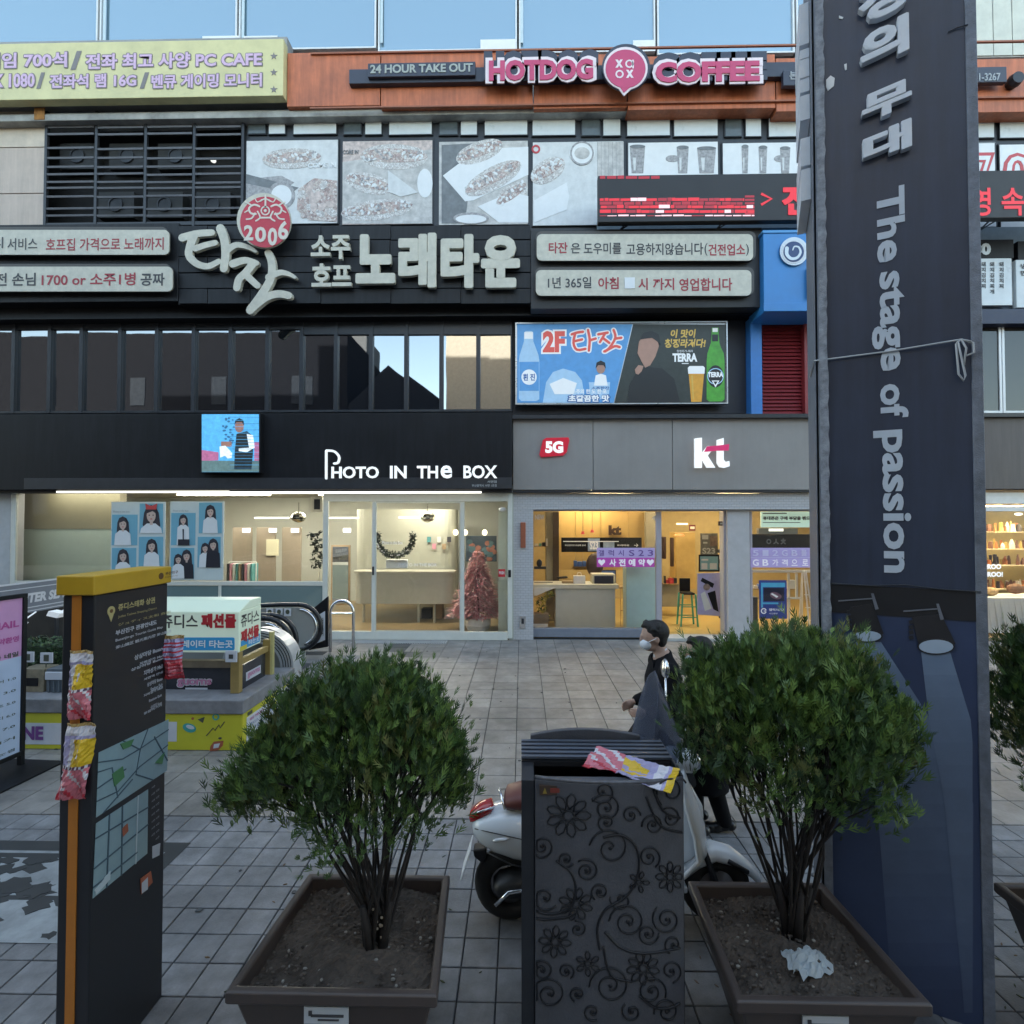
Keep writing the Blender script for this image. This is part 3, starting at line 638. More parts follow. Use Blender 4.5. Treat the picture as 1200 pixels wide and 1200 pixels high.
# coffee sign
pink = mat('raspberry_letter', (.45, .045, .13), .4, var=.08, emit=.08); lpink = mat('pale_pink_rim', (.72, .62, .66), .4, var=.05)
navy = mat('navy_sign_box', (.035, .04, .065), .45, var=.15)
t = sroot('coffee_shop_sign', 655, 100, 10.8, 'long navy bar sign with raspberry HOTDOG COFFEE letters and round speech bubble logo', 'sign')
b = B(); b.pb(409, 76, 1010, 93, 10.78, .12); b.pb(431, 73, 557, 89, 10.7, .1); b.pb(918, 80, 1180, 98, 10.7, .1); b.build('sign_box', navy, t, bevel=.01)
b = B(); b.pt('24 HOUR TAKE OUT', 434, 75.5, 554, 85.5, 10.7, .012, .03); b.build('lettering', mat('faded_gold_letter', (.34, .36, .34), .5, var=.1), t)
b = B(); b.pt('본점 1661-3267', 925, 83, 1000, 93, 10.7, .01, .02).pt('1661-3267', 1133, 86, 1172, 95, 10.7, .01, .02); b.build('lettering', mat('dull_grey_letter', (.3, .32, .35), .5, var=.1), t)
for body, x0, x1, yo in (('HOTDOG', 570, 698, 0), ('COFFEE', 765, 893, 2)):
    b = B(); b.use(2).pt(body, x0 - 2.5, 65.5 + yo, x1 + 2.5, 99.5 + yo, 10.76, .14, .12)
    b.use(1).pt(body, x0 - 1, 67 + yo, x1 + 1, 98 + yo, 10.618, .02, .095); b.use(0).pt(body, x0 + 3, 70.5 + yo, x1 - 3, 94.5 + yo, 10.597, .02, .05)
    b.build('channel_letters', [pink, lpink, navy], t)
b = B(); b.use(2).pell(733, 81, 28, 27, 10.6, .05, 32); b.use(1).pell(733, 81, 25.8, 25, 10.55, .02, 32).ppoly([(722, 101), (744, 101), (731, 113)], 10.55, .018)
b.use(0).pell(733, 81, 23.4, 22.4, 10.53, .012, 32).ppoly([(725, 100), (741, 100), (731, 109)], 10.53, .01); b.use(1)
b.pt('x', 721, 70, 730, 79.5, 10.518, .006, .04).pring(737.5, 75, 3, 4.8, 10.518, .006).pring(726, 87, 3, 4.8, 10.518, .006).pt('x', 733.5, 82, 742.5, 91.5, 10.518, .006, .04).pb(741, 70, 742.8, 80, 10.512, .006)
b.build('bubble_logo', [pink, lpink, navy], t)
# round lamp on the right of the band
b = B(); c0 = P(1194, 90, 10.7); b.lathe([(0, 0), (.12, 0), (.14, .1), (.1, .25), (0, .26)], c0, 18, 'Y'); o = b.build('floodlight', darkmetal, smooth=False); tag(o, 'black round floodlight on the terracotta band at the right edge', 'floodlight')
# LED ticker
def ledm():
    m = mat('led_matrix', (.012, .01, .012), .5, var=.2); return m
red = mat('led_red', (.15, .01, .015), .4, var=0, emit=.75, ecol=(1, .015, .035)); redd = mat('led_red_dim', (.2, .01, .02), .4, var=0, emit=.28, ecol=(1, .03, .06)); ledw = mat('led_pinkwhite', (.8, .5, .5), .4, var=0, emit=.9, ecol=(1, .45, .5))
t = sroot('led_ticker', 950, 258, 10.3, 'long black LED ticker with glowing red moving Korean text', 'LED sign')
b = B(); a, c_, z0, z1 = RC(701, 202, 1300, 257, 10.3); b.box(a, c_, 10.3, 10.45, z0, z1); b.build('cabinet', ledm(), t, bevel=.008)
b = B(); n = 0
b.use(0)
for y, x0, x1, m in ((206, 703, 773, 1), (232, 703, 872, 0), (236.5, 703, 870, 1), (240.5, 704, 884, 0), (246, 703, 884, 0), (252, 703, 884, 2)):
    x = x0
    while x < x1:
        L_ = random.uniform(3, 14); b.use(m if random.random() < .8 else 2 if m == 0 and random.random() < .35 else 1).pb(x, y + random.uniform(-.6, .6), min(x1, x + L_), y + (3.4 if m != 2 else 1.2), 10.3 - .004, .003); x += L_ + random.uniform(.2, 2.4) * (1 if m else .6)
for k in range(6): b.use(k % 3 and 0 or 1).pb(873, 229 + k * 4, 884, 231.4 + k * 4, 10.297, .003)
b.use(0).pstroke([(892, 227), (904, 233), (892, 240)], 3, 10.297, .003, cap=False).pt('전', 916, 217, 952, 252, 10.296, .004, .045)
b.use(0).pt('영 속', 1137, 220, 1200, 253, 10.296, .004, .02).pt('업', 1206, 219, 1240, 252, 10.296, .004, .02)
b.build('led_text', [red, redd, ledw], t, kind='stuff')
b = B()
for x in (738, 850, 1160): p, q = P(x, 258, 10.42), P(x - 12, 270, 11.1); b.tube([p, q], .018, 6); p = P(x + 8, 258, 10.42); b.tube([p, q], .014, 6)
b.build('bracket', steel, t)
# --- hand painted style letters of the singing room
crm = mat('cream_channel_letter', (.56, .53, .44), .4, var=.16, scale=6); crms = mat('letter_side', (.16, .15, .12), .5, var=.1)
t = sroot('singing_room_sign', 400, 350, 10.6, 'large cream Korean letters for the singing room with brush style pair on the left', 'sign')
YL = 10.52
def z4(pts): return [(x / 3, 240 + y / 3) for x, y in pts]
br = [([(648, 122), (700, 108), (752, 104)], 10, 8), ([(690, 112), (676, 150), (672, 185), (700, 213), (738, 222), (776, 205)], 11, 7), ([(695, 160), (730, 148), (764, 140)], 8, 7), ([(782, 90), (796, 130), (800, 180), (794, 230)], 11, 10), ([(804, 168), (838, 148), (880, 156), (905, 170)], 9, 4),
      ([(826, 214), (868, 202), (908, 212)], 10, 7), ([(898, 212), (872, 245), (848, 268), (840, 298)], 10, 9), ([(868, 250), (890, 270), (912, 290)], 9, 8), ([(950, 176), (962, 210), (960, 262), (930, 318), (888, 376)], 9, 11), ([(952, 262), (990, 246), (1020, 250), (1044, 262)], 9, 4), ([(890, 374), (940, 334), (985, 320), (1022, 326)], 10, 9)]
b = B()
for k, (pts, w0, w1) in enumerate(br): b.use(0).pstroke(z4(pts), w0 * .95, YL, .07 + .002 * k, w1 * .95, 5)
b.build('brush_letter', crm, t)
def z5(x, y): return 300 + x * .28333, 240 + y * .28333
for body, x0, y0, x1, y1, bo in (('소주', 233, 134, 395, 232, .035), ('호프', 236, 250, 400, 345, .035), ('노', 417, 130, 580, 333, .055), ('래', 592, 125, 748, 350, .05), ('타', 766, 130, 925, 352, .055), ('운', 932, 134, 1092, 350, .055)):
    (xa, ya), (xb, yb_) = z5(x0, y0), z5(x1, y1)
    b = B(); b.pt(body, xa, ya, xb, yb_, YL, .08, bo); b.build('channel_letters', crm, t)
b = B()
for pts in ([(433, 300), (440, 262), (440, 285)],): pass
# red disc 2006
dred = mat('crest_red', (.50, .03, .055), .45, var=.1)
t = sroot('crest_disc', 311, 292, 10.4, 'round red crest reading 2006 above the brush style letters', 'crest')
b = B(); b.use(1).pell(311, 260.5, 31, 31.5, 10.42, .08, 40); b.use(0).pell(311, 260.5, 29.3, 29.8, 10.34, .01, 40); b.build('disc', [dred, crm], t)
b = B()
for ch, x0, y0, x1, y1 in (('2', 286, 264, 297, 282), ('0', 299, 266, 312, 284), ('0', 314, 267, 325, 288), ('6', 326, 259, 338, 281)): b.pt(ch, x0, y0, x1, y1, 10.33, .008, .03)
for s_ in (-1, 1):
    for pts, w_ in (([(s_ * 4, -24), (s_ * 9, -21), (s_ * 12, -25)], 1.2), ([(s_ * 7, -16), (s_ * 13, -18), (s_ * 19, -14), (s_ * 17, -8), (s_ * 11, -7)], 2.2), ([(s_ * 17, -18), (s_ * 23, -21)], 1.6), ([(s_ * 12, -8), (s_ * 16, -2), (s_ * 22, -1)], 1.8), ([(s_ * 9, -10), (s_ * 6, -3), (s_ * 11, 1)], 1.8), ([(s_ * 19, -12), (s_ * 24, -9)], 1.4)):
        b.pstroke([(311 + x, 258 + y) for x, y in pts], w_, 10.33, .006, None, 3)
b.pring(311, 247, 4, 5.5, 10.33, .006).pb(310, 228, 312, 243, 10.324, .006).pstroke([(305, 236), (311, 233), (317, 236)], 1.5, 10.33, .006, None, 3).pell(311, 247, 1.8, 1.8, 10.33, .006, 8).pb(304, 254, 318, 256, 10.324, .006)
b.build('emblem', mat('pale_ink', (.68, .62, .54), .5, var=.05), t)
# plank signs with rounded ends
ink = mat('dark_ink', (.05, .05, .055), .5, var=.05); rink = mat('red_ink', (.34, .03, .045), .5, var=.05); brown = mat('board_rim', (.07, .065, .06), .5, var=.1)
def rrect(x0, y0, x1, y1, r, n=5):
    out = []
    for cx, cy, a0 in ((x1 - r, y0 + r, -90), (x1 - r, y1 - r, 0), (x0 + r, y1 - r, 90), (x0 + r, y0 + r, 180)):
        for k in range(n + 1): an = R(a0 + 90 * k / n); out.append((cx + r * math.cos(an), cy + r * math.sin(an)))
    return out
def plank(label, x0, y0, x1, y1, texts):
    t = sroot('plank_sign', (x0 + x1) / 2, y1, 10.45, label, 'sign', 'cream plank signs of the singing room')
    b = B(); b.ppoly(rrect(x0 - 1.2, y0 - 1, x1 + 1.2, y1 + 1.4, 7), 10.58, .10); b.build('rim', brown, t)
    b = B(); b.ppoly(rrect(x0, y0, x1, y1, 6), 10.47, .02); b.build('board', crm, t)
    b = B()
    for body, a, c, d, e, m, bo in texts: b.use(m).pt(body, a, c, d, e, 10.45, .006, bo)
    b.build('lettering', [ink, rink, white], t)
plank('cream plank sign with 서비스, upper one left of the brush letters', -130, 270, 199, 299, [('조건없이 무한', -110, 278, -10, 291, 0, .012), ('리', -8, 278, 4, 291, 0, .012), ('서비스', 9, 279, 44, 293, 0, .012), ('호프집 가격으로 노래까지', 54, 279, 192, 293.5, 1, .012)])
plank('cream plank sign with 1700 or 소주, lower one left of the brush letters', -130, 313, 203, 342, [('오시기', -60, 320, -14, 333, 0, .015), ('전 손님', -5, 320, 42, 335, 0, .02), ('1700 or 소주1병', 49, 320, 159, 335, 1, .02), ('공짜', 165, 320, 193, 335, 0, .02)])
plank('cream plank sign starting with red 타잔, right of the big letters', 629, 275, 882, 306, [('타잔', 643, 284, 665, 297, 1, .02), ('은', 669, 285, 680, 297, 0, .015), ('도우미를', 684, 284.5, 728, 298, 0, .015), ('고용하지않습니다', 734, 285, 824, 299, 0, .015), ('(', 825.5, 285, 829, 300, 0, 0), ('건전업소', 830, 286, 873, 299.5, 1, .02), (')', 874, 286, 877.5, 300, 0, 0)])
plank('cream plank sign with 365일 and a blank white patch, below the red 타잔 one', 628, 317, 880, 347, [('1년 365일', 642, 324.5, 693, 338, 0, .015), ('아침', 701, 325, 725, 339, 1, .02), ('시', 748, 326, 759, 340, 1, .02), ('까지', 765, 326, 790, 340, 1, .02), ('영업합니다', 796, 326, 858, 341, 1, .02)])
b = B(); b.pb(732, 325, 744, 338, 10.438, .008); o = b.build('paper_patch', white); tag(o, 'small blank white paper patch on the lower right cream plank sign', 'paper patch')
# ---------------- beer billboard
t = sroot('billboard', 728, 474, 11.0, 'wide lit billboard with 2F 타잔 lettering on blue and a green beer bottle on dark ground', 'billboard')
sv = mat('silver_trim', (.5, .52, .54), .3, .6, var=.05)
b = B(); a, c_, z0, z1 = RC(604, 378, 852, 474, 11.03); b.box(a, c_, 11.03, 11.15, z0, z1); b.box(a, c_, 10.99, 11.03, z1 - .02, z1); b.box(a, c_, 10.99, 11.03, z0, z0 + .02); b.box(a, a + .02, 10.99, 11.03, z0 + .02, z1 - .02); b.box(c_ - .02, c_, 10.99, 11.03, z0 + .02, z1 - .02); b.build('frame', sv, t)
def pm(n, c, e=.10, v=.1): return mat(n, c, .4, var=v, emit=e)
bb = [pm('print_sky_blue', (.09, .30, .62), .22), pm('print_olive_black', (.03, .038, .033), .05, .3), pm('print_white_ink', (.75, .78, .8), .3, .03), pm('print_vermillion', (.65, .09, .07), .3), pm('print_bottle_green', (.06, .30, .03), .25, .3), pm('print_beer', (.6, .3, .03), .25, .2), pm('print_gold_ink', (.55, .38, .08), .3), pm('print_pale_blue', (.35, .55, .75), .25), pm('print_deep_blue', (.03, .12, .35), .2), pm('print_skin', (.42, .24, .18), .12, .1), pm('print_black', (.01, .011, .013), .03, .1)]
b = B(); Yb = 11.02
b.use(0).ppoly([(606, 380), (741, 380), (719, 472), (606, 472)], Yb, .005); b.use(1).ppoly([(742, 380), (850.5, 380.5), (850.5, 472), (720, 472)], Yb, .005)
# soju bottle
b.use(7).ppoly([(614, 400), (614, 390), (616, 388), (623, 388), (625, 390), (625, 400), (631, 416), (632, 422), (632, 468), (628, 470), (611, 470), (608, 467), (608, 422), (609, 416)], Yb - .006, .004)
b.use(2).pb(614.5, 389, 624.5, 397, Yb - .014, .004); b.use(0).pb(608.5, 424, 631.5, 458, Yb - .014, .004); b.use(2).pell(620, 442, 9, 9, Yb - .012, .004, 24); b.use(8).pt('흰 진', 613, 438, 627, 446, Yb - .017, .003, .03)
# 2F 타잔
for k, (bo, m, d) in enumerate(((.14, 2, .006), (.05, 3, .010))): b.use(m).pt('2F', 636 - (2 if k == 0 else 0), 388 - (2 if k == 0 else 0), 662 + (2 if k == 0 else 0), 413 + (2 if k == 0 else 0), Yb - .004, d, bo)
tz = [[(670, 392), (676, 390), (683, 389)], [(674, 391), (672, 402), (676, 410), (686, 409)], [(673, 400), (682, 398)], [(689, 387), (691, 398), (690, 411)], [(691, 399), (698, 397)], [(701, 392), (712, 390)], [(709, 391), (703, 401)], [(706, 396), (714, 402)], [(719, 387), (721, 396), (714, 408), (708, 412)], [(721, 397), (728, 396)], [(709, 412), (720, 406), (726, 407)]]
for m, w_, d in ((2, 6.2, .006), (3, 3, .011)):
    for p_ in tz: b.use(m).pstroke(p_, w_, Yb - .004, d, None, 3)
# plain wave motif in place of the mascot, small cook figure
b.use(7).ppoly([(640, 448), (648, 436), (660, 432), (674, 436), (682, 446), (686, 472), (636, 472)], Yb - .004, .004); b.use(2).ppoly([(644, 450), (660, 443), (676, 449), (672, 462), (650, 462)], Yb - .008, .004)
b.use(7).ppoly([(690, 448), (715, 448), (713, 468), (692, 468)], Yb - .004, .004); b.use(9).pell(704, 432, 5, 6, Yb - .006, .004, 14); b.use(10).ppoly([(698, 432), (699, 425), (704, 422.5), (709, 425), (710, 432), (707, 428), (701, 428)], Yb - .011, .003); b.use(2).ppoly([(696, 452), (698, 440), (704, 438), (710, 440), (712, 452)], Yb - .008, .003); b.use(8).pt('소주한잔', 693, 453, 714, 457, Yb - .012, .003, .02)
b.use(2).pt('소주의 한 도 한·포', 670, 456, 711, 461.5, Yb - .014, .003, .03); b.use(8).pt('초깔끔한 맛', 664.5, 462, 715.5, 472, Yb - .014, .002, .11); b.use(2).pt('초깔끔한 맛', 666, 463, 714, 471, Yb - .017, .003, .045)
# man in dark clothes, face blurred in the photograph
b.use(10).ppoly([(735, 472), (738, 450), (746, 436), (758, 430), (776, 432), (790, 444), (797, 472)], Yb - .006, .004); b.use(9).ppoly([(749, 400), (754, 394), (762, 391), (770, 395), (772, 406), (768, 418), (762, 428), (756, 431), (752, 424), (747, 414)], Yb - .010, .004); b.use(10).ppoly([(750, 398), (754, 390), (764, 388), (772, 392), (774, 404), (770, 400), (764, 396), (756, 397)], Yb - .015, .004)
b.use(9).ppoly([(744, 433), (748, 428), (754, 429), (752, 435), (748, 439), (745, 438)], Yb - .014, .004)
b.use(6).pt('이 맛이', 785, 386, 814, 396, Yb - .006, .003, .04, .15).pt('청정라거다!', 778, 397, 826, 407.5, Yb - .006, .003, .035, .15)
b.use(2).pt('청정라거-테라', 793, 410, 812, 413, Yb - .006, .003, 0).pt('TERRA', 788, 414, 817, 424, Yb - .006, .003, .05).pb(799, 425.5, 807, 426.4, Yb - .011, .003)
b.use(5).ppoly([(807, 437), (825, 437), (822, 471), (810, 471)], Yb - .006, .004); b.use(2).ppoly([(806, 431), (808, 429), (824, 429), (826, 431), (825.5, 438), (806.5, 438)], Yb - .011, .003)
b.use(6).ppoly([(810, 440), (812, 440), (813, 468), (812, 468)], Yb - .012, .003)
b.use(4).ppoly([(833, 402), (834, 390), (834, 384), (842, 384), (842, 390), (843, 402), (845, 408), (848, 414), (849, 424), (849, 468), (846, 470.5), (831, 470.5), (828, 468), (828, 424), (829, 414)], Yb - .006, .004)
b.use(10).pb(834.5, 392, 841.5, 400, Yb - .014, .003); b.use(2).ppoly([(835, 384.5), (841, 384.5), (841, 389), (835, 389)], Yb - .011, .003)
b.use(10).pell(838.5, 441, 9.5, 13, Yb - .011, .003, 24); b.use(7).pring(838.5, 441, 8.6, 9.6, Yb - .014, .002); b.use(2).pt('TERRA', 829.5, 436, 847.5, 442, Yb - .015, .003, .05); b.use(2).ppoly([(834, 446), (843, 446), (838.5, 454)], Yb - .015, .003); b.use(10).ppoly([(836, 447), (841, 447), (838.5, 451)], Yb - .019, .002)
b.build('print', bb, t)
b = B()
for x in (610, 700, 800, 846): b.tube([P(x, 376, 11.0), P(x, 379, 11.05)], .012, 6)
b.build('clip', darkmetal, t)
# ---------------- blue box sign with swirl emblem
bluem = mat('azure_sign', (.035, .22, .55), .4, var=.1, scale=1.5); bluel = mat('azure_top', (.08, .3, .62), .4, var=.05)
t = sroot('box_sign', 935, 366, 10.4, 'bright blue box sign with round swirl emblem beside the plank signs', 'sign')
b = B(); a, c_, z0, z1 = RC(895, 273, 1010, 365, 10.4); b.use(0).box(a, c_, 10.4, 11.1, z0, z1); b.use(1).box(a - .02, c_, 10.38, 11.1, z1, z1 + .06); b.use(0).box(a - .02, c_, 10.37, 10.4, z0, z0 + .17); b.build('box', [bluem, bluel], t, bevel=.008)
b = B(); cx, cy = 930, 295; b.use(0).pell(cx, cy, 16.5, 16.5, 10.37, .02, 36)
b.use(1).pell(cx, cy, 14, 14, 10.348, .004, 36); b.use(2).pell(cx, cy, 12, 12, 10.343, .004, 32)
b.use(0).pstroke([(cx - 8, cy - 4), (cx - 8, cy + 3), (cx - 3, cy + 8), (cx + 4, cy + 7), (cx + 8, cy + 1), (cx + 6, cy - 5), (cx + 1, cy - 6), (cx - 1, cy - 2)], 4.5, 10.338, .004, 1.2, 5)
b.build('emblem', [mat('silver_disc', (.5, .54, .58), .35, .3, var=.05), mat('emblem_ring', (.62, .65, .7), .4, var=0), mat('emblem_navy', (.02, .05, .16), .4, var=0)], t)
b = B(); b.pb(948, 312, 960, 347, 10.3, .08); b.build('speaker_box', darkmetal, t, bevel=.01)
# ---------------- right menu boards
t = sroot('menu_board', 1165, 358, 11.0, 'white menu board with black header reading 00 beside the banner pillar', 'sign', 'menu boards above the right hand shop')
b = B(); b.use(0).pb(1085, 281, 1188, 303, 11.0, .12); b.use(1).pb(1085, 303, 1186, 358, 11.0, .1); b.build('board', [black, frost], t, bevel=.006)
b = B(); b.use(1).pt('00', 1139, 285, 1161, 299, 10.995, .006, .06)
for k, x in enumerate((1140, 1150, 1160, 1171)):
    for j, ch in enumerate('돼지김치찌개'[: (6, 5, 6, 5)[k]]): b.use(0).pt(ch, x, 307 + j * 6.4, x + 5, 312.4 + j * 6.4, 10.995, .004, .03)
b.build('lettering', [ink, frost], t)
t = sroot('menu_board', 1220, 360, 11.0, 'second white menu board cut by the right edge of the photo', 'sign', 'menu boards above the right hand shop')
b = B(); b.use(0).pb(1193, 282, 1300, 304, 11.0, .12); b.use(1).pb(1191, 304, 1300, 360, 11.0, .1); b.build('board', [black, frost], t, bevel=.006)
b = B(); b.use(0).pt('냉', 1196, 309, 1202, 315, 10.995, .004, .03).pt('면', 1196, 317, 1202, 323, 10.995, .004, .03); b.use(1).pt('7000', 1210, 286, 1250, 300, 10.995, .006, .06); b.build('lettering', [ink, frost], t)
# ---------------- screen above the photo shop
t = sroot('screen', 270, 553, 10.5, 'square video screen showing a man in an apron on a blue ground', 'screen')
b = B(); a, c_, z0, z1 = RC(235, 484, 305, 554, 10.48); b.box(a, c_, 10.48, 10.62, z0, z1); b.build('cabinet', black, t, bevel=.006)
E_ = lambda n, c, e=.75: mat(n, c, .5, var=.35, scale=9, emit=e)
sm = [E_('screen_sky', (.10, .42, .75)), E_('screen_rose', (.5, .16, .3), .6), E_('screen_grey', (.12, .2, .2), .7), E_('screen_dark', (.02, .03, .035), .5), E_('screen_white', (.75, .82, .85), .8), E_('screen_skin', (.35, .18, .14), .6), E_('screen_teal', (.04, .16, .3), .6)]
b = B(); q = lambda x, y: (x / 3.75, 470 + y / 3.75); YS = 10.475
b.use(0).ppoly([q(887, 58), (q(1138, 58)), q(1138, 312), q(887, 312)], YS, .003); b.use(1).ppoly([q(887, 215), q(960, 225), q(960, 260), q(887, 265)], YS - .003, .003); b.use(2).ppoly([q(887, 262), q(1138, 262), q(1138, 311), q(887, 311)], YS - .004, .003)
b.use(1).ppoly([q(1118, 180), q(1138, 180), q(1138, 290), q(1118, 290)], YS - .003, .003)
for k in range(30): b.use(6).pell(*q(random.uniform(978, 1028), random.uniform(75, 200)), 1.6, 1.2, YS - .003, .003, 6)
b.use(3).ppoly([q(1040, 145), q(1085, 132), q(1108, 150), q(1112, 225), q(1105, 300), q(1030, 300), q(1032, 225)], YS - .008, .003); b.use(4).ppoly([q(1085, 145), q(1112, 150), q(1119, 205), q(1085, 225), q(1050, 220), q(1050, 208), q(1095, 205)], YS - .012, .003)
b.use(5).pell(*q(1052, 112), 5.2, 7, YS - .012, .003, 16); b.use(3).ppoly([q(1030, 105), q(1034, 84), q(1052, 75), q(1070, 84), q(1074, 108), q(1062, 92), q(1040, 92)], YS - .016, .003)
b.use(5).ppoly([q(972, 178), q(1018, 178), q(1018, 200), q(972, 200)], YS - .012, .003); b.use(4).ppoly([q(965, 200), q(990, 196), q(1020, 228), q(1018, 250), q(1000, 252), q(990, 240), q(968, 248)], YS - .016, .003)
for k in range(17): b.use(0 if k % 2 else 6).ppoly([q(1010, 70 + k * 14), q(1138, 70 + k * 14), q(1138, 71.5 + k * 14), q(1010, 71.5 + k * 14)], YS - .02, .001)
b.build('picture', sm, t)
# ---------------- photo shop lettering
lit = mat('lit_white_letter', (.8, .82, .82), .4, var=0, emit=.75)
t = sroot('shop_lettering', 480, 562, 10.6, 'white letters PHOTO IN THE BOX on the black shop fascia', 'lettering')
q = lambda x, y: (300 + x * .26667, 470 + y * .26667)
b = B(); YF = 10.6
for pts in ([(310, 340), (310, 220)], [(312, 218), (345, 222), (366, 245), (362, 270), (345, 275)]): b.pstroke([q(*p) for p in pts], 2.6, YF, .03, None, 5 if len(pts) > 2 else 0)
b.build('letter', lit, t)
for body, x0, x1, y0 in (('HOTO', 333, 540, 288), ('IN', 590, 662, 285), ('TH', 708, 800, 285), ('e', 812, 862, 283), ('BOX', 912, 1060, 283)):
    (xa, ya), (xb, yb_) = q(x0, y0), q(x1, 340); b = B(); b.pt(body, xa, ya, xb, yb_, YF - .02, .03, .022); b.build('letter', lit, t)
b = B(); b.pt('서면점', 571, 563, 582, 566, YF, .004, .02).pt('부산광역시 서면 1호점', 553, 567.5, 582, 570.5, YF, .004, .01); b.build('small_print', mat('grey_letter', (.4, .42, .43), .5, var=0), t)
# ---------------- telephone shop signs
t = sroot('logo_badge', 649, 535, 10.85, 'small slanted red badge reading 5G on the grey fascia', 'sign')
rb = mat('badge_red', (.60, .01, .035), .35, var=.05, emit=.25)
b = B(); b.ppoly([(636, 516), (640, 513.5), (666, 513), (667, 516), (664, 530), (660, 534), (634, 536), (632, 533)], 10.9, .05); b.build('badge', rb, t, bevel=.004)
b = B(); b.pt('5G', 639, 517, 660, 531, 10.848, .006, .055); b.build('lettering', lit, t)
t = sroot('shop_logo', 832, 549, 10.85, 'large white lowercase kt letters with a pink slash on the grey fascia', 'sign')
b = B(); Yk = 10.84; q = lambda x, y: (590 + x * .31667, 470 + y * .31667)
b.ppoly([q(705, 140), q(731, 137), q(731, 248), q(705, 248)], Yk, .06)
b.ppoly([q(731, 195), q(752, 168), q(782, 168), q(752, 203), q(780, 247), q(750, 247), q(731, 213)], Yk, .06)
b.ppoly([q(788, 145), q(811, 138), q(811, 218), q(818, 226), q(832, 223), q(833, 242), q(815, 248), q(797, 245), q(788, 230)], Yk, .06); b.build('letters', lit, t)
b = B(); b.ppoly([q(752, 168), q(790, 165), q(834, 160), q(832, 183), q(790, 184), q(742, 188)], Yk - .062, .02); b.build('slash', mat('pink_slash', (.68, .03, .15), .35, var=.03, emit=.3), t)
# ================================================================ photo shop interior
wallc = mat('interior_cream', (.42, .43, .38), .6, var=.08, scale=1); floorc = mat('interior_floor_tan', (.22, .16, .08), .35, var=.2, scale=2); ceilc = mat('interior_ceiling', (.40, .39, .32), .7, var=.05)
strip = mat('strip_light', (.9, .9, .85), .4, var=0, emit=3.2, ecol=(1, .97, .84)); warm = mat('ceiling_light_warm', (1, .9, .7), .4, var=0, emit=62, ecol=(1, .82, .52)); soft = mat('ceiling_light_soft', (1, .95, .85), .4, var=0, emit=62, ecol=(1, .95, .80))
room(-13, -.28, 10.96, 16.2, 3.3, wallc, floorc, ceilc)
shopglass = glass('shop_glass', .0, fres=1.33); white_f = mat('white_shop_frame', (.62, .63, .58), .35, var=.06)
for nm, x, y, w_, d_ in (('a', -9.6, 11.32, 1.2, .5), ('b', -5.6, 12.6, .9, .5), ('c', -2.2, 12.4, .9, .5), ('d', -4.2, 13.6, 1.2, .5), ('e', -8.0, 13.6, 1.2, .5)):  # panel a is an added fill light, hidden from view, brightening the partition front
    b = B(); b.box(x - w_, x + w_, y - .12, y + .12, 3.24, 3.27); o = b.build('ceiling_light', soft if nm != 'a' else mat('partition_fill_light', (1, .95, .85), .4, var=0, emit=12, ecol=(1, .96, .82))); tag(o, {'a': 'added unseen fill light panel brightening the partition at far left of the photo shop', 'b': 'ceiling light panel behind the posters of the photo shop', 'c': 'ceiling light panel over the photo shop entrance', 'd': 'ceiling light panel deep inside above the photo shop corridor', 'e': 'ceiling light panel deep inside on the left of the photo shop'}[nm], 'ceiling light', 'ceiling lights of the photo shop')
front = 10.9
def fr(x0, y0, x1, y1, nm='mullion', Y=front, d=.06, m=white_f): b = B(); b.pb(x0, y0, x1, y1, Y, d); return part(b, nm, m, bevel=.004)
fr(378, 578, 384, 746); fr(435.5, 588, 439.5, 741); fr(540, 588, 544, 741); fr(595, 578, 600.3, 748); fr(384.2, 578, 594.8, 587.5, 'transom'); fr(384.2, 740.5, 594.8, 750, 'threshold', front, .1); fr(12, 578, 17, 745)
fr(17.2, 681, 377.8, 686, 'sill'); fr(255.5, 686.3, 258.5, 745, 'mullion'); fr(125, 686.3, 128, 745, 'mullion')
b = B(); b.pb(-300, 575, 11.8, 745, 10.95, .3); part(b, 'wall', mat('pale_wall', (.45, .46, .47), .6, var=.1))
b = B(); b.pb(-300, 574.6, 600, 577.5, 10.75, .3); part(b, 'soffit', steel)
for x0, x1, m in ((66, 268, strip), (269, 564, strip)):
    b = B(); b.pb(x0, 575.4 + (0 if x0 < 100 else .6), x1, 577.4 + (0 if x0 < 100 else .6), 10.7, .03); o = b.build('strip_light', m); tag(o, 'long white light strip under the black fascia, ' + ('left length over the posters' if x0 < 100 else 'right length over the doors'), 'strip light', 'light strips under the black fascia')
for x0, y0, x1, y1, nm in ((17.3, 578.3, 377.7, 680.7, 'shop_window'), (17.3, 686.4, 125, 745, 'lower_window'), (128.2, 686.4, 255.2, 745, 'lower_window'), (258.8, 686.4, 377.7, 745, 'lower_window'), (384.3, 588, 435.2, 740, 'side_light'), (544.3, 588, 594.7, 740, 'side_light')):
    b = B(); b.pb(x0, y0, x1, y1, front + .02, .012); part(b, nm, shopglass if nm != 'lower_window' else mirror_glass('teal_film_glass', (.16, .23, .235), .16))
dr = framed(bld, 439.8, 588.2, 539.8, 740, front + .01, .018, white_f, shopglass, 'glass_door', .03)
b = B(); b.pb(436, 664, 438, 674, front - .03, .03); b.build('handle', darkmetal, dr)
b = B(); q = lambda x, y: (300 + x * .26667, 470 + y * .26667)
xa, ya = q(625, 713); xb, yb_ = q(795, 727); b.pt('PHOTO IN THE BOX', xa, ya, xb, yb_, front, .003, .02); b.pt('Photo in the Box', 448, 634, 472, 638, front, .003, .01); b.build('door_print', white, dr, kind='stuff')
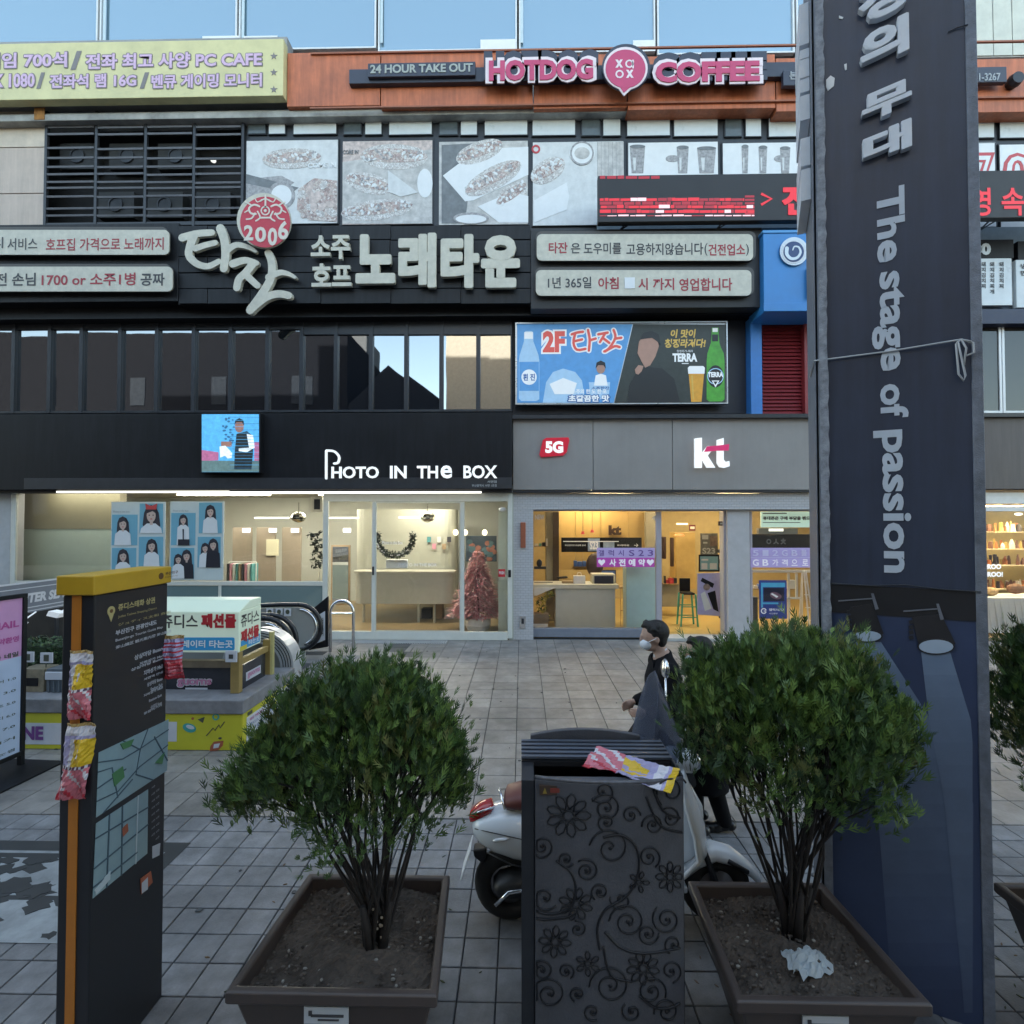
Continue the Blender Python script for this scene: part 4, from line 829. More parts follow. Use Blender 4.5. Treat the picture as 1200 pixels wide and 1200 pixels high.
b = B(); b.pb(584, 667, 592, 676, front - .01, .01); b.use(1).pt('PUSH', 585, 669.5, 591, 673, front - .013, .003, .03); o = b.build('door_sticker', [mat('sticker_red', (.5, .02, .03), .5, var=0), white]); tag(o, 'small red sticker on the glass at the right of the photo shop entrance', 'sticker')
b = B(); b.pb(595.5, 668, 598.8, 676.5, front - .03, .028); o = b.build('door_button', black, bevel=.004); tag(o, 'black door button on the white frame beside the tiled column', 'button')
# slotted mat in front
b = B(); 
a, c_ = -3.55, -1.6
for k in range(40): b.box(a + k * .05, a + k * .05 + .028, 10.58, 10.85, .003, .014)
o = b.build('entrance_grating', mat('pale_grating', (.45, .46, .47), .5, .2, var=.1)); tag(o, 'pale slotted drain grating in front of the photo shop doors', 'grating')
# inside: partition, counters, doors
b = B(); a, c_, z0, z1 = RC(12, 620, 138, 745, 11.6); b.box(a, c_, 11.6, 11.8, 0, z1); b.use(1).box(a, c_ + .02, 11.59, 11.8, z1, z1 + .9); part(b, 'partition', [mat('minty_white', (.46, .54, .44), .5, var=.04), mat('beige_gypsum', (.27, .25, .16), .6, var=.05)])
b = B(); a, c_, z0, z1 = RC(262, 586, 378, 690, 14.2); 
for k, x in enumerate((272, 300, 330)): b.pb(x, 618, x + 22, 745, 13.9, .06)
part(b, 'interior_door', mat('door_taupe', (.24, .2, .15), .5, var=.1))
for x0 in (284, 315, 341, 402): b = B(); b.pb(x0, 619, x0 + 9, 624, 13.8, .02); o = b.build('room_sign', mat('lit_sign', (.8, .85, .9), .5, var=0, emit=.8)); tag(o, 'small lit booth sign inside, ' + {284: 'first from the posters', 315: 'second from the posters', 341: 'third from the posters', 402: 'behind the left glass panel of the entrance'}[x0], 'lit sign', 'lit booth signs inside the photo shop')
b = B(); b.pb(312, 632, 326, 651, 13.85, .04); o = b.build('notice', mat('cream_paper', (.55, .52, .36), .6, var=.05)); tag(o, 'cream notice sheet on a booth door inside the photo shop', 'notice')
# curved reception wall and desk
def rbox(b, x0, x1, y0, y1, z0, z1, r=.3, n=6):
    b.prism(rr(x0, y0, x1, y1, r, n), (0, 0, z0), X_, Y_, z1 - z0)
def rr(x0, y0, x1, y1, r, n=6):
    out = []
    for cx, cy, a0 in ((x1 - r, y0 + r, -90), (x1 - r, y1 - r, 0), (x0 + r, y1 - r, 90), (x0 + r, y0 + r, 180)):
        for k in range(n + 1): an = R(a0 + 90 * k / n); out.append((cx + r * math.cos(an), cy + r * math.sin(an)))
    return out
b = B(); a = P(414, 640, 13.2).x; c_ = P(533, 640, 13.2).x; rbox(b, a, c_, 13.2, 14.2, .45, 2.85, .35); part(b, 'partition', mat('counter_wall', (.38, .38, .31), .5, var=.05))
b = B(); a = P(414, 690, 12.6).x; c_ = P(531, 690, 12.6).x; rbox(b, a, c_, 12.6, 13.1, .5, 1.25, .22); rbox(b, a - .04, c_ + .04, 12.56, 13.14, 1.25, 1.3, .24); 
for x in (a + .2, c_ - .9, c_ - .5): b.box(x, x + .05, 12.7, 12.75, .03, .5)
o = b.build('reception_desk', mat('desk_cream', (.42, .40, .32), .4, var=.05)); tag(o, 'raised cream reception desk with rounded ends behind the glass door', 'desk')
b = B(); b.pb(452, 656, 477, 666, 12.4, .12); o = b.build('menu_stand', frost, bevel=.01); tag(o, 'small white counter display on the reception desk', 'display')
# wreath
def leafball(b, c, rx, n, sz, mats=1, flat=None):
    for k in range(n):
        d = V((random.gauss(0, 1), random.gauss(0, 1), random.gauss(0, 1))).normalized(); p = V(c) + V((d.x * rx[0], d.y * rx[1], d.z * rx[2])) * random.uniform(.5, 1)
        u = V((random.gauss(0, 1), random.gauss(0, 1), random.gauss(0, 1))).normalized(); v = u.cross(d + V((.01, .02, .03))).normalized()
        b.use(random.randrange(mats)).add([p - u * sz, p - v * sz * .35, p + u * sz, p + v * sz * .35], [(0, 1, 2, 3)])
b = B(); c0 = P(463, 630, 12.2); rad = 21 * 12.2 / 600
for k in range(26):
    an = math.pi * (1.0 + 1.0 * (k / 25)) - .15 + .3 * k / 25; leafball(b, (c0.x + rad * math.cos(an), 12.2, c0.z + rad * math.sin(an)), (.09, .07, .09), 26, .05, 2)
for k in range(18): an = math.pi * (1.1 + .8 * random.random()); b.use(2).ell((c0.x + rad * math.cos(an), 12.12, c0.z + rad * math.sin(an)), .018, .018, .018, 6, 5)
o = b.build('wreath', [mat('wreath_green', (.02, .04, .025), .6, var=.3), mat('wreath_dark', (.012, .016, .014), .6, var=.2), mat('bauble', (.6, .6, .6), .2, .5, var=0)]); tag(o, 'dark green half wreath with small white baubles hanging behind the glass door', 'wreath')
b = B(); 
for k in range(22):
    p = P(372 + random.uniform(-7, 5), 625 + k * 1.9, 12); leafball(b, p, (.1, .1, .08), 10, .06, 2)
b.use(2).tube([P(374, 670, 12), P(374, 720, 12)], .02, 6); b.lathe([(.0, 0), (.16, 0), (.2, .3), (0, .3)], (P(374, 700, 12).x, 12, .03), 14)
o = b.build('houseplant', [MATS['wreath_green'], MATS['wreath_dark'], cream]); tag(o, 'dark leafy houseplant inside behind the white door post', 'plant')
for x, y, lab in ((350, 606, 'silver mirror ball hanging inside left of the entrance'), (501, 606, 'silver mirror ball hanging inside above the glass door')):
    b = B(); p = P(x, y, 12); b.ell(p, .17, .17, .13, 12, 9); b.tube([p, p + V((0, 0, .35))], .008, 5); o = b.build('mirror_ball', mat('mirror_ball', (.5, .5, .48), .15, 1, var=.5, scale=30)); tag(o, lab, 'mirror ball', 'mirror balls in the photo shop')
for x0, x1, y, lab in ((298, 338, 606, 'thin lit tube light inside, left of the entrance post'), (384, 420, 606, 'thin lit tube light inside behind the left glass panel'), (467, 492, 605.5, 'short lit tube light inside above the wreath')):
    b = B(); b.pb(x0, y, x1, y + 1.8, 12.3, .03); o = b.build('tube_light', strip); tag(o, lab, 'tube light', 'tube lights in the photo shop')
b = B(); a, c_, z0, z1 = RC(546, 628, 582, 658, 13.6); b.use(0).box(a, c_, 13.6, 13.64, z0, z1); b.use(1)
for k in range(26): p = P(random.uniform(550, 580), random.uniform(632, 655), 13.59); b.use(random.choice((1, 2))).ell(p, .09, .01, .07, 7, 5)
o = b.build('wall_picture', [mat('picture_navy', (.03, .05, .07), .5, var=.3), mat('picture_rust', (.25, .1, .07), .5, var=.3), mat('picture_teal', (.06, .12, .14), .5, var=.2)]); tag(o, 'dark floral wall picture inside above the pink tree', 'picture')
for x in (534, 545, 568): b = B(); b.ell(P(x, 624, 13.4), .07, .07, .08, 10, 7); o = b.build('globe_lamp', mat('globe_glow', (1, .9, .6), .4, var=0, emit=3.5, ecol=(1, .86, .55))); tag(o, 'glowing warm globe lamp inside the photo shop, ' + {534: 'leftmost behind the door edge', 545: 'middle one', 568: 'rightmost above the picture'}[x], 'lamp', 'globe lamps in the photo shop')
# pink tree in a white pot
pr = thing('pink_tree', (P(560, 735, 11.9).x, 11.9, .04), 'pink frosted artificial Christmas tree in a white pot behind the glass', 'christmas tree')
pk = [mat('pink_foliage', (.70, .32, .34), .6, var=.3, scale=20), mat('pink_pale', (.80, .55, .55), .6, var=.2), mat('pink_deep', (.62, .28, .3), .6, var=.2)]
b = B(); bx = pr.location.x; zt_ = P(552, 645, 11.9).z; zb_ = P(560, 722, 11.9).z
for k in range(7000):
    t_ = random.random() ** .6; z = zt_ - (zt_ - zb_) * t_; rad = .07 + .56 * t_; an = random.uniform(0, 6.28); rr_ = rad * random.uniform(.55, 1.08) * (1 + .12 * math.sin(9 * an + 14 * t_))
    p = V((bx + rr_ * math.cos(an), 11.9 + rr_ * math.sin(an) * .7, z)); u = V((math.cos(an), math.sin(an), random.uniform(-.5, .25))).normalized(); v = V((0, 0, 1)).cross(u).normalized()
    L_ = random.uniform(.05, .1); b.use(random.choices((0, 1, 2), (5, 3, 2))[0]).add([p - u * L_ * .4, p - v * .02, p + u * L_, p + v * .02], [(0, 1, 2, 3)])
b.build('crown', pk, pr)
b = B(); b.tube([(bx, 11.9, .25), (bx, 11.9, zt_)], .03, 8, .008); b.build('trunk', mat('pole_brown', (.1, .06, .04), .7, var=.1), pr)
b = B(); b.lathe([(0, 0), (.24, 0), (.3, .12), (.29, .28), (.26, .29), (0, .27)], (bx, 11.9, .03), 22); b.build('pot', white, pr, smooth=False)
b = B(); b.pb(584, 596, 596, 740, 11.4, .08); part(b, 'inner_panel', mat('pale_mint_panel', (.5, .56, .5), .4, var=.05))
b = B(); b.ell(P(589, 597, 10.98), .08, .06, .05, 10, 7); o = b.build('security_camera', white); tag(o, 'small white dome camera at the top right of the photo shop entrance', 'camera')
b = B(); b.pb(364, 582, 378, 600, 11.4, .35); b.use(1).pb(368, 585, 375, 597, 11.39, .01); o = b.build('speaker', [cream, steel]); tag(o, 'cream wall speaker under the ceiling left of the door post', 'speaker')
# photo strips posters on the glass
pb_ = [mat('poster_board', (.55, .62, .62), .4, var=.04), mat('poster_blue', (.17, .40, .52), .4, var=.06, scale=2), mat('poster_hair', (.035, .03, .04), .5, var=.1), mat('poster_skin', (.55, .42, .36), .5, var=.04), mat('poster_white', (.68, .70, .72), .4, var=.04), mat('poster_red', (.5, .06, .06), .5, var=0), mat('poster_text', (.22, .26, .27), .5, var=0), mat('poster_black', (.02, .02, .03), .5, var=0)]
def portrait(b, x0, y0, x1, y1, kind, Y):
    w_, h_ = x1 - x0, y1 - y0; cx = (x0 + x1) / 2
    b.use(1).pb(x0, y0, x1, y1, Y, .003)
    def fig(cx, s_, top, dark, dy=0):
        hw = w_ * .14 * s_
        b.use(2).ppoly([(cx - hw * 1.5, top + hw), (cx - hw, top - hw * .2), (cx, top - hw * .7), (cx + hw, top - hw * .2), (cx + hw * 1.6, top + hw), (cx + hw * 1.9, y1 - h_ * .25), (cx + hw * 1.1, y1 - h_ * .12), (cx - hw * 1.0, y1 - h_ * .1), (cx - hw * 1.8, y1 - h_ * .28)], Y - .004, .003)
        b.use(4 if not dark else 7).ppoly([(cx - hw * 2.4, y1), (cx - hw * 2.1, top + hw * 4.2), (cx - hw * .9, top + hw * 3.2), (cx + hw * .9, top + hw * 3.2), (cx + hw * 2.1, top + hw * 4.2), (cx + hw * 2.3, y1)], Y - .008, .003)
        b.use(3).pell(cx, top + hw * 1.5, hw * .95, hw * 1.45, Y - .012, .003, 14); b.use(3).pb(cx - hw * .3, top + hw * 2.6, cx + hw * .3, top + hw * 3.5, Y - .013, .003)
        b.use(2).pell(cx - hw * .4, top + hw * 1.45, hw * .16, hw * .12, Y - .0165, .002, 8).pell(cx + hw * .4, top + hw * 1.45, hw * .16, hw * .12, Y - .0165, .002, 8); b.use(5).pell(cx, top + hw * 2.25, hw * .25, hw * .1, Y - .0165, .002, 8)
        b.use(2).ppoly([(cx - hw, top + hw * 1.1), (cx - hw * .8, top), (cx, top - hw * .4), (cx + hw * .8, top), (cx + hw, top + hw * 1.1), (cx + hw * .3, top + hw * .6)], Y - .016, .003)
    if kind == 'two': fig(x0 + w_ * .33, .8, y0 + h_ * .25, False); fig(x0 + w_ * .68, .95, y0 + h_ * .12, True)
    elif kind == 'close': fig(cx, 1.45, y0 + h_ * .16, False); b.use(5).ppoly([(cx - 6, y0 + 7), (cx - 7, y0), (cx, y0 + 3), (cx + 7, y0), (cx + 6, y0 + 7)], Y - .018, .003)
    elif kind == 'tie': fig(cx, .8, y0 + h_ * .1, False); b.use(7).ppoly([(cx - .8, y0 + h_ * .5), (cx + .8, y0 + h_ * .5), (cx + .5, y1 - 6), (cx - .5, y1 - 6)], Y - .018, .003); b.use(7).pb(cx - w_ * .22, y1 - 7, cx + w_ * .25, y1, Y - .018, .003)
    else: fig(cx + kind, 1, y0 + h_ * .14, False)
t = sroot('photo_poster', 161, 668, front, 'poster with four portraits on blue, left one on the shop glass', 'poster', 'portrait posters on the photo shop glass')
b = B(); b.use(0).pb(130, 588, 193.5, 672, 10.88, .01); YQ = 10.876
portrait(b, 163.5, 590, 191, 625, 'close', YQ); portrait(b, 131, 603, 161, 639, -2, YQ); portrait(b, 162.5, 629, 191, 665, 1, YQ); portrait(b, 131, 642, 159.5, 670, -1, YQ); b.use(6).pt('Photo in the box', 133, 598.5, 152, 600.5, YQ, .003, 0); b.build('print', pb_, t)
t = sroot('photo_poster', 231, 680, front, 'poster with four portraits on blue, right one reaching down to the sill', 'poster', 'portrait posters on the photo shop glass')
b = B(); b.use(0).pb(199, 587.5, 262, 680, 10.88, .01)
portrait(b, 233, 589, 260, 625, 0, YQ); portrait(b, 200.5, 601, 229, 639, 'tie', YQ); portrait(b, 231.5, 629, 258.5, 665, 'two', YQ); portrait(b, 199.8, 642, 227.5, 678, 'two', YQ); b.use(6).pt('Photo in the box', 203, 597.5, 221, 599.5, YQ, .003, 0); b.build('print', pb_, t)

# more fittings inside the photo shop
cl_ = [mat('prop_dark', (.04, .04, .045), .6, var=.2), mat('prop_pink', (.55, .25, .3), .6, var=.2), mat('prop_white', (.6, .6, .56), .5, var=.1), mat('prop_teal', (.08, .25, .25), .6, var=.2), mat('prop_tan', (.35, .25, .15), .6, var=.2)]
b = B(); a, c_, z0, z1 = RC(268, 655, 300, 720, 13.0); b.use(2).tube([(a, 13, .03), (a, 13, 1.5)], .015, 6).tube([(c_, 13, .03), (c_, 13, 1.5)], .015, 6).tube([(a, 13, 1.5), (c_, 13, 1.5)], .015, 6)
for k in range(9): x = a + .05 + k * (c_ - a - .1) / 8; b.use(k % 5).box(x - .02, x + .025, 12.85, 13.15, .75 + random.uniform(-.1, .15), 1.46)
o = b.build('costume_rack', cl_); tag(o, 'rack of coloured dress up costumes behind the sill of the photo shop window', 'rack')
b = B(); a, c_, z0, z1 = RC(388, 628, 410, 700, 13.6); b.use(4).box(a, c_, 13.6, 13.65, .3, 1.9); b.use(2).box(a + .04, c_ - .04, 13.59, 13.6, .34, 1.86); o = b.build('mirror', [*cl_[:2], mirror_glass('room_mirror', (.2, .2, .18), .6), *cl_[3:]]); tag(o, 'standing mirror with tan frame behind the left glass panel of the entrance', 'mirror')
b = B(); a, c_, z0, z1 = RC(492, 700, 528, 735, 13.0); 
for k in range(3): b.use((0, 4, 2)[k]).box(a + k * .3, a + .24 + k * .3, 13.2, 13.5, .03, .28 + .1 * (k % 2))
o = b.build('storage_box', cl_); tag(o, 'row of small storage boxes on the floor under the reception desk', 'boxes')
b = B()
for k in range(5): b.use((3, 1, 2, 4, 0)[k]).box(P(500, 640, 13.1).x + k * .13, P(500, 640, 13.1).x + k * .13 + .1, 13.15, 13.17, 2.0 - .18 * (k % 2), 2.14 - .18 * (k % 2))
o = b.build('sample_photo', cl_); tag(o, 'sample photo strips pinned to the curved wall behind the desk', 'photos')
# ================================================================ telephone shop interior
wy = mat('yellow_wood_panel', (.46, .31, .11), .45, var=.12, scale=1.5); wy2 = mat('ochre_wall', (.42, .33, .16), .6, var=.1); flr = mat('ochre_floor', (.42, .30, .10), .4, var=.12, scale=2)
x1k = P(1128, 660, 11.2).x
room(P(603, 660, 11.3).x, x1k, 11.26, 16.8, 3.35, wy2, flr, mat('white_ceiling', (.6, .58, .5), .7, var=.05))
for k, (x, y) in enumerate(((1.7, 12.9), (4.3, 12.6), (7.4, 12.6), (2.6, 15.0), (6.2, 15.0))):
    b = B(); b.box(x - .6, x + .6, y - .12, y + .12, 3.3, 3.33); o = b.build('ceiling_light', warm); tag(o, ['warm ceiling light over the white counter of the phone shop', 'warm ceiling light over the phone shop doorway', 'warm ceiling light behind the right window of the phone shop', 'warm ceiling light before the yellow wood wall', 'warm ceiling light at the back of the phone shop'][k], 'ceiling light', 'ceiling lights of the phone shop')
zf = P(600, 597.5, 11.2).z
lilacf = mat('lilac_grey_frame', (.40, .38, .42), .4, .1, var=.06)
def fk(x0, y0, x1, y1, nm='mullion', Y=11.2, d=.07, m=lilacf, bv=.004): b = B(); b.pb(x0, y0, x1, y1, Y, d); return part(b, nm, m, bevel=bv)
fk(625, 597, 1000, 599, 'transom'); fk(769, 599.3, 775.5, 742); b = B(); b.pb(625, 737, 769, 747, 11.16, .2); part(b, 'sill', mat('blue_grey_plinth', (.2, .22, .27), .5, var=.1), bevel=.005)
b = B(); a = P(769, 740, 11.2).x; c_ = P(960, 740, 11.2).x; b.box(a, c_, 10.9, 11.3, 0, .07); part(b, 'doorstep', mat('pale_step', (.42, .43, .42), .6, var=.1), bevel=.01)
fk(879.5, 599.3, 882, 742); fk(1098, 597, 1102, 742); fk(848.5, 599.3, 852.5, 740)
for x0, y0, x1, y1, nm in ((625.5, 599.5, 768.8, 736.8, 'shop_window'), (882.3, 599.5, 1097.5, 741, 'shop_window')):
    b = B(); b.pb(x0, y0, x1, y1, 11.24, .012); part(b, nm, shopglass)
# cabinets wall (vertical panels)
for k, (x0, x1) in enumerate(((655, 674), (674.4, 683), (683.4, 704), (704.4, 736), (736.4, 757))):
    b = B(); b.pb(x0, 599, x1, 668, 13.5, .06); part(b, 'wall_panel', wy, bevel=.004)
b = B(); b.pb(640, 600, 655, 740, 12.9, .5); part(b, 'wall', mat('taupe_wall', (.3, .27, .19), .6, var=.1)); b = B(); b.pb(648, 600, 655, 690, 12.85, .04); part(b, 'door', mat('brown_door', (.08, .05, .03), .5, var=.2))
b = B(); b.pb(757.4, 600, 770, 745, 13.3, .3); part(b, 'wall', MATS['taupe_wall'])
dko = mat('dark_brown_letter', (.05, .025, .015), .4, var=0); b = B(); b.pt('kt', 713, 615.5, 728, 627, 13.42, .03, .06); o = b.build('wall_logo', dko); tag(o, 'dark kt letters mounted on the yellow wood wall inside', 'lettering')
b = B(); b.use(0).pb(658, 630, 752, 647, 13.1, .08); b.use(1).pb(660, 634, 725, 635, 13.07, .01); b.use(2).pb(689, 631, 703, 646, 13.075, .01).pb(707, 634, 720, 646, 13.075, .01); b.use(1).pt('무선인터넷 요금제 안내', 662, 638, 686, 640, 13.07, .003, .01).pt('S23', 691, 634, 701, 644, 13.06, .003, .04).pt('프리미엄', 723, 638, 737, 640, 13.07, .003, .01)
b.pt('→', 743, 637, 748, 641, 13.07, .003, 0); o = b.build('display_band', [black, mat('soft_white_print', (.7, .7, .7), .5, var=0, emit=.25), mat('grey_blue_print', (.25, .32, .42), .5, var=.3, emit=.15)]); tag(o, 'long black menu display band hanging below the kt letters inside', 'display')
bn = [mat('lavender_film', (.42, .34, .62), .5, var=.06, emit=.12), mat('magenta_film', (.45, .06, .38), .5, var=.06, emit=.1), mat('purple_ink', (.14, .07, .28), .5, var=0), mat('film_white', (.8, .75, .82), .5, var=0, emit=.2), mat('lavender_edge', (.6, .55, .75), .5, var=0)]
t = sroot('window_banner', 734, 665, 11.1, 'lavender and magenta banner reading 사전예약 with hearts on the phone shop glass', 'banner')
b = B(); b.use(0).pb(699.5, 642, 767.5, 653.5, 11.17, .012); b.use(1).pb(699.5, 653.6, 767, 664.5, 11.17, .012); b.build('film', bn, t)
b = B()
for ch, x in zip('갤럭시S23', (701.5, 713, 724.5, 737, 748, 759)): b.use(2).pt(ch, x, 644.5, x + 6.5, 651.5, 11.168, .003, .01)
for ch, x in zip('사전예약', (714, 725, 736.5, 748)): b.use(3).pt(ch, x, 655, x + 8, 663.5, 11.168, .003, .04)
for x in (705, 762): b.use(3).ppoly([(x, 663), (x - 4, 659), (x - 4, 656.5), (x - 2, 655.3), (x, 657), (x + 2, 655.3), (x + 4, 656.5), (x + 4, 659)], 11.168, .003)
b.build('lettering', bn, t)
t = sroot('window_banner', 925, 665, 11.1, 'lavender banner reading 512GB in two rows on the right phone shop glass', 'banner')
b = B(); b.use(0).pb(879.5, 642, 965, 665, 11.17, .012); b.use(4).pb(879.5, 653, 965, 653.5, 11.165, .003); b.build('film', bn, t)
b = B()
for ch, x in zip('512GB를2', (882, 893.5, 905, 916, 927.5, 938.5, 950)): b.use(4 if ch != 'x' else 2).pt(ch, x, 644.5, x + 7, 651.5, 11.166, .003, .02)
for ch, x in zip('GB가격으로', (882, 893.5, 905, 916, 927.5, 940, 951)): b.use(3).pt(ch, x, 655.5, x + 7, 663, 11.166, .003, .02)
b.build('lettering', bn, t)
# white counter, things on it
t = thing('counter', (1.4, 12.3, 0), 'white service counter with flat front in the phone shop window', 'counter')
b = B(); b.pb(651, 689, 721, 740, 12.1, .55); b.build('body', mat('counter_white', (.55, .56, .52), .45, var=.05), t, bevel=.01); b = B(); a, c_, z0, z1 = RC(625, 686, 725, 690, 12.05); b.box(a, c_, 12.05, 12.8, z0, z1 + .02); b.build('worktop', mat('counter_top', (.62, .62, .55), .35, var=.04), t, bevel=.008)
zc = P(700, 686, 12.1).z + .02
def onc(nm, x0, y0, x1, m, lab, cat, d=.25, Y=12.25, extra=None, bv=.008):
    b = B(); a, c_, _, z1 = RC(x0, y0, x1, y0 + 1, Y); b.box(a, c_, Y, Y + d, zc, z1)
    if extra: b.use(1); extra(b)
    o = b.build(nm, m, bevel=bv); tag(o, lab, cat); return o
onc('carton', 659, 681, 672, [mat('carton_brown', (.3, .22, .13), .7, var=.1)], 'low brown carton at the left end of the phone shop counter', 'carton')
b = B(); a, c_, _, z1 = RC(672.5, 675, 686, 676, 12.2); b.box(a, c_, 12.2, 12.35, zc, z1); b.tube([(a + .08, 12.27, z1), (a + .1, 12.27, z1 + .07), (c_ - .1, 12.27, z1 + .07), (c_ - .08, 12.27, z1)], .007, 5); o = b.build('shopping_bag', white); tag(o, 'white paper shopping bag with handles on the phone shop counter', 'shopping bag')
def scr_(b): b.pb(696.5, 675, 719, 686, 12.23, .006)
t = onc('printer', 694, 673, 721, [cream, mat('printer_navy', (.03, .035, .06), .3, var=.1)], 'boxy printer with dark navy front on the phone shop counter', 'printer', .4, 12.25, scr_)
b = B(); b.use(0)
for k in range(4): b.ell(P(655 + k * 2.6, 677 - k * .2, 12.5), .06, .05, .03, 8, 6)
o = b.build('keyboard_clutter', black); tag(o, 'heap of small black accessories at the back of the counter', 'accessories')
# chair, shelf of plants at left, boxes
b = B(); b.ell(P(697, 662, 12.9), .22, .1, .3, 14, 9); b.tube([P(697, 672, 12.95), P(697, 735, 12.95)], .03, 6); b.lathe([(0, 0), (.28, 0), (.05, .06), (0, .06)], (P(697, 735, 12.95).x, 12.95, .03), 10); o = b.build('office_chair', mat('dark_brown_leather', (.05, .03, .025), .5, var=.1), smooth=True); tag(o, 'dark round backed office chair behind the printer', 'chair')
b = B(); a, c_, z0, z1 = RC(626, 689, 650, 691, 12.0); b.prism([(a, z1), (c_, z1), (a + .06, z1 - .18), (a, z1 - .18)], (0, 12.4, 0), X_, Z_, .4); o = b.build('wall_shelf', white); tag(o, 'small white wedge shelf left of the counter', 'shelf')
b = B()
for k in range(7): x = random.uniform(628, 646); y = 697 + k * 5; leafball(b, P(x, y, 12.0), (.14, .1, .11), 34, .05, 2)
o = b.build('houseplant', [mat('plant_green', (.06, .10, .03), .6, var=.3), mat('plant_yellow', (.4, .36, .06), .6, var=.3)]); tag(o, 'leafy plant with yellow flowers beside the counter inside', 'plant')
b = B(); b.use(0).pb(625, 720, 643, 731, 11.75, .3); b.use(1).pb(625, 731, 642, 741, 11.75, .3); o = b.build('carton', [mat('carton_tan', (.24, .18, .12), .7, var=.1), white]); tag(o, 'stacked tan and white cartons on the floor in the corner of the phone shop window', 'carton')
b = B(); b.pb(626, 683, 648, 687, 12.35, .2); b.ell(P(632, 660, 12.4), .07, .06, .1, 10, 7); b.use(0).pb(626, 664, 640, 667, 12.35, .15); o = b.build('desk_phone', [steel]); tag(o, 'dark telephone set on the side shelf left of the counter', 'telephone')
b = B(); a, c_, z0, z1 = RC(734, 664, 768, 741, 11.6); b.box(a, c_, 11.6, 12.0, 0, z1); o = b.build('display_case', mat('pale_aqua_board', (.42, .58, .58), .35, var=.06), bevel=.01); tag(o, 'tall pale aqua display case beside the phone shop door', 'display case')
b = B(); b.pb(726, 688, 733, 690, 12.3, .3)
for x in (727, 732): b.pb(x, 690, x + .6, 738, 12.3, .02); b.pb(x, 690, x + .6, 738, 12.55, .02)
b.pb(727, 715, 733, 716, 12.3, .02); o = b.build('bar_stool', mat('stool_wood', (.3, .2, .1), .5, var=.1)); tag(o, 'thin legged wooden stool between the counter and aqua case', 'stool')
# doorway interior
b = B(); b.pb(776, 685, 797, 711, 13.6, .5); part(b, 'wall', MATS['taupe_wall'])
for x0, x1, y0, y1 in ((792, 815, 624, 690),): b = B(); b.pb(x0, y0, x1, y1, 14.0, .6); part(b, 'cabinet_block', mat('ochre_cabinet', (.5, .34, .12), .45, var=.1), bevel=.01)
b = B(); b.pb(786, 630, 790, 664, 13.8, .1); b.pb(777, 629, 781, 655, 13.5, .2); o = b.build('hanging_coat', mat('dark_brown_cloth', (.06, .035, .03), .9, var=.2), bevel=.02); tag(o, 'dark brown coats hanging in the doorway view of the phone shop', 'coat')
b = B(); b.pb(808, 615, 815, 622, 13.5, .04); b.use(1).pb(809, 617, 814, 620, 13.49, .01); o = b.build('wall_sign', [mat('maroon', (.12, .015, .02), .5, var=.05), cream]); tag(o, 'small maroon wall sign inside above the ochre cabinet', 'sign')
b = B(); b.lathe([(0, 0), (.13, 0), (.1, .05), (0, .06)], P(796, 628, 13.3), 16); o = b.build('pendant_lamp', mat('orange_lamp', (.7, .2, .06), .4, var=0, emit=.8)); tag(o, 'small orange pendant lamp inside the phone shop doorway', 'lamp')
b = B(); b.pb(793, 613, 806, 615, 13.0, .04); o = b.build('shelf_light', mat('shelf_glow', (1, .9, .6), .4, var=0, emit=1.6, ecol=(1, .85, .5))); tag(o, 'glowing narrow shelf light above the ochre cabinet', 'shelf light')
t = thing('bar_stool', (P(806, 715, 12.4).x, 12.4, .03), 'teal framed high stool with black seat in the phone shop doorway', 'stool')
teal = mat('teal_frame', (.05, .35, .28), .4, var=.05)
b = B(); cx = P(806, 690, 12.4).x; b.box(cx - .14, cx + .14, 12.3, 12.6, .78, .83); b.box(cx - .14, cx + .12, 12.58, 12.61, .83, 1.15); b.build('seat', black, t, bevel=.015)
for sx in (-1, 1):
    for yy in (12.3, 12.6): b = B(); b.tube([(cx + sx * .2, yy, .03), (cx + sx * .15, yy, .8)], .022, 6); b.build('leg', teal, t)
b = B()
for z in (.25, .5): b.tube([(cx - .18, 12.3, z), (cx + .18, 12.3, z)], .012, 5); b.tube([(cx - .18, 12.6, z), (cx + .18, 12.6, z)], .012, 5)
b.build('stretcher', teal, t)
pp = [mat('poster_grey', (.2, .2, .18), .5, var=.4, scale=8), mat('poster_lilac', (.4, .36, .52), .5, var=.15), mat('poster_paper', (.6, .6, .56), .5, var=.05), black, mat('poster_aqua', (.2, .38, .4), .5, var=.1), mat('poster_photo', (.28, .2, .16), .5, var=.5, scale=14)]
t = tag(B().use(0).pb(821, 625, 841, 651, 12.6, .02).use(2).pb(823, 627, 830, 632, 12.59, .005).pb(824, 635, 829, 637, 12.59, .005).use(5).pb(832, 628, 840, 640, 12.59, .005).use(2).pt('S23', 823, 642, 838, 649, 12.59, .003, .03).build('poster', pp), 'framed grey product poster on the right wall of the phone shop doorway', 'poster')
tag(B().use(3).pb(819, 650, 843, 670, 12.2, .02).use(4).pb(820.5, 652, 841.5, 668, 12.19, .004).use(2).pb(822, 655, 830, 657, 12.185, .003).pb(822, 660, 829, 667, 12.185, .003).pb(832, 660, 840, 667, 12.185, .003).build('screen', pp), 'small aqua display panel below the product poster in the doorway', 'screen')
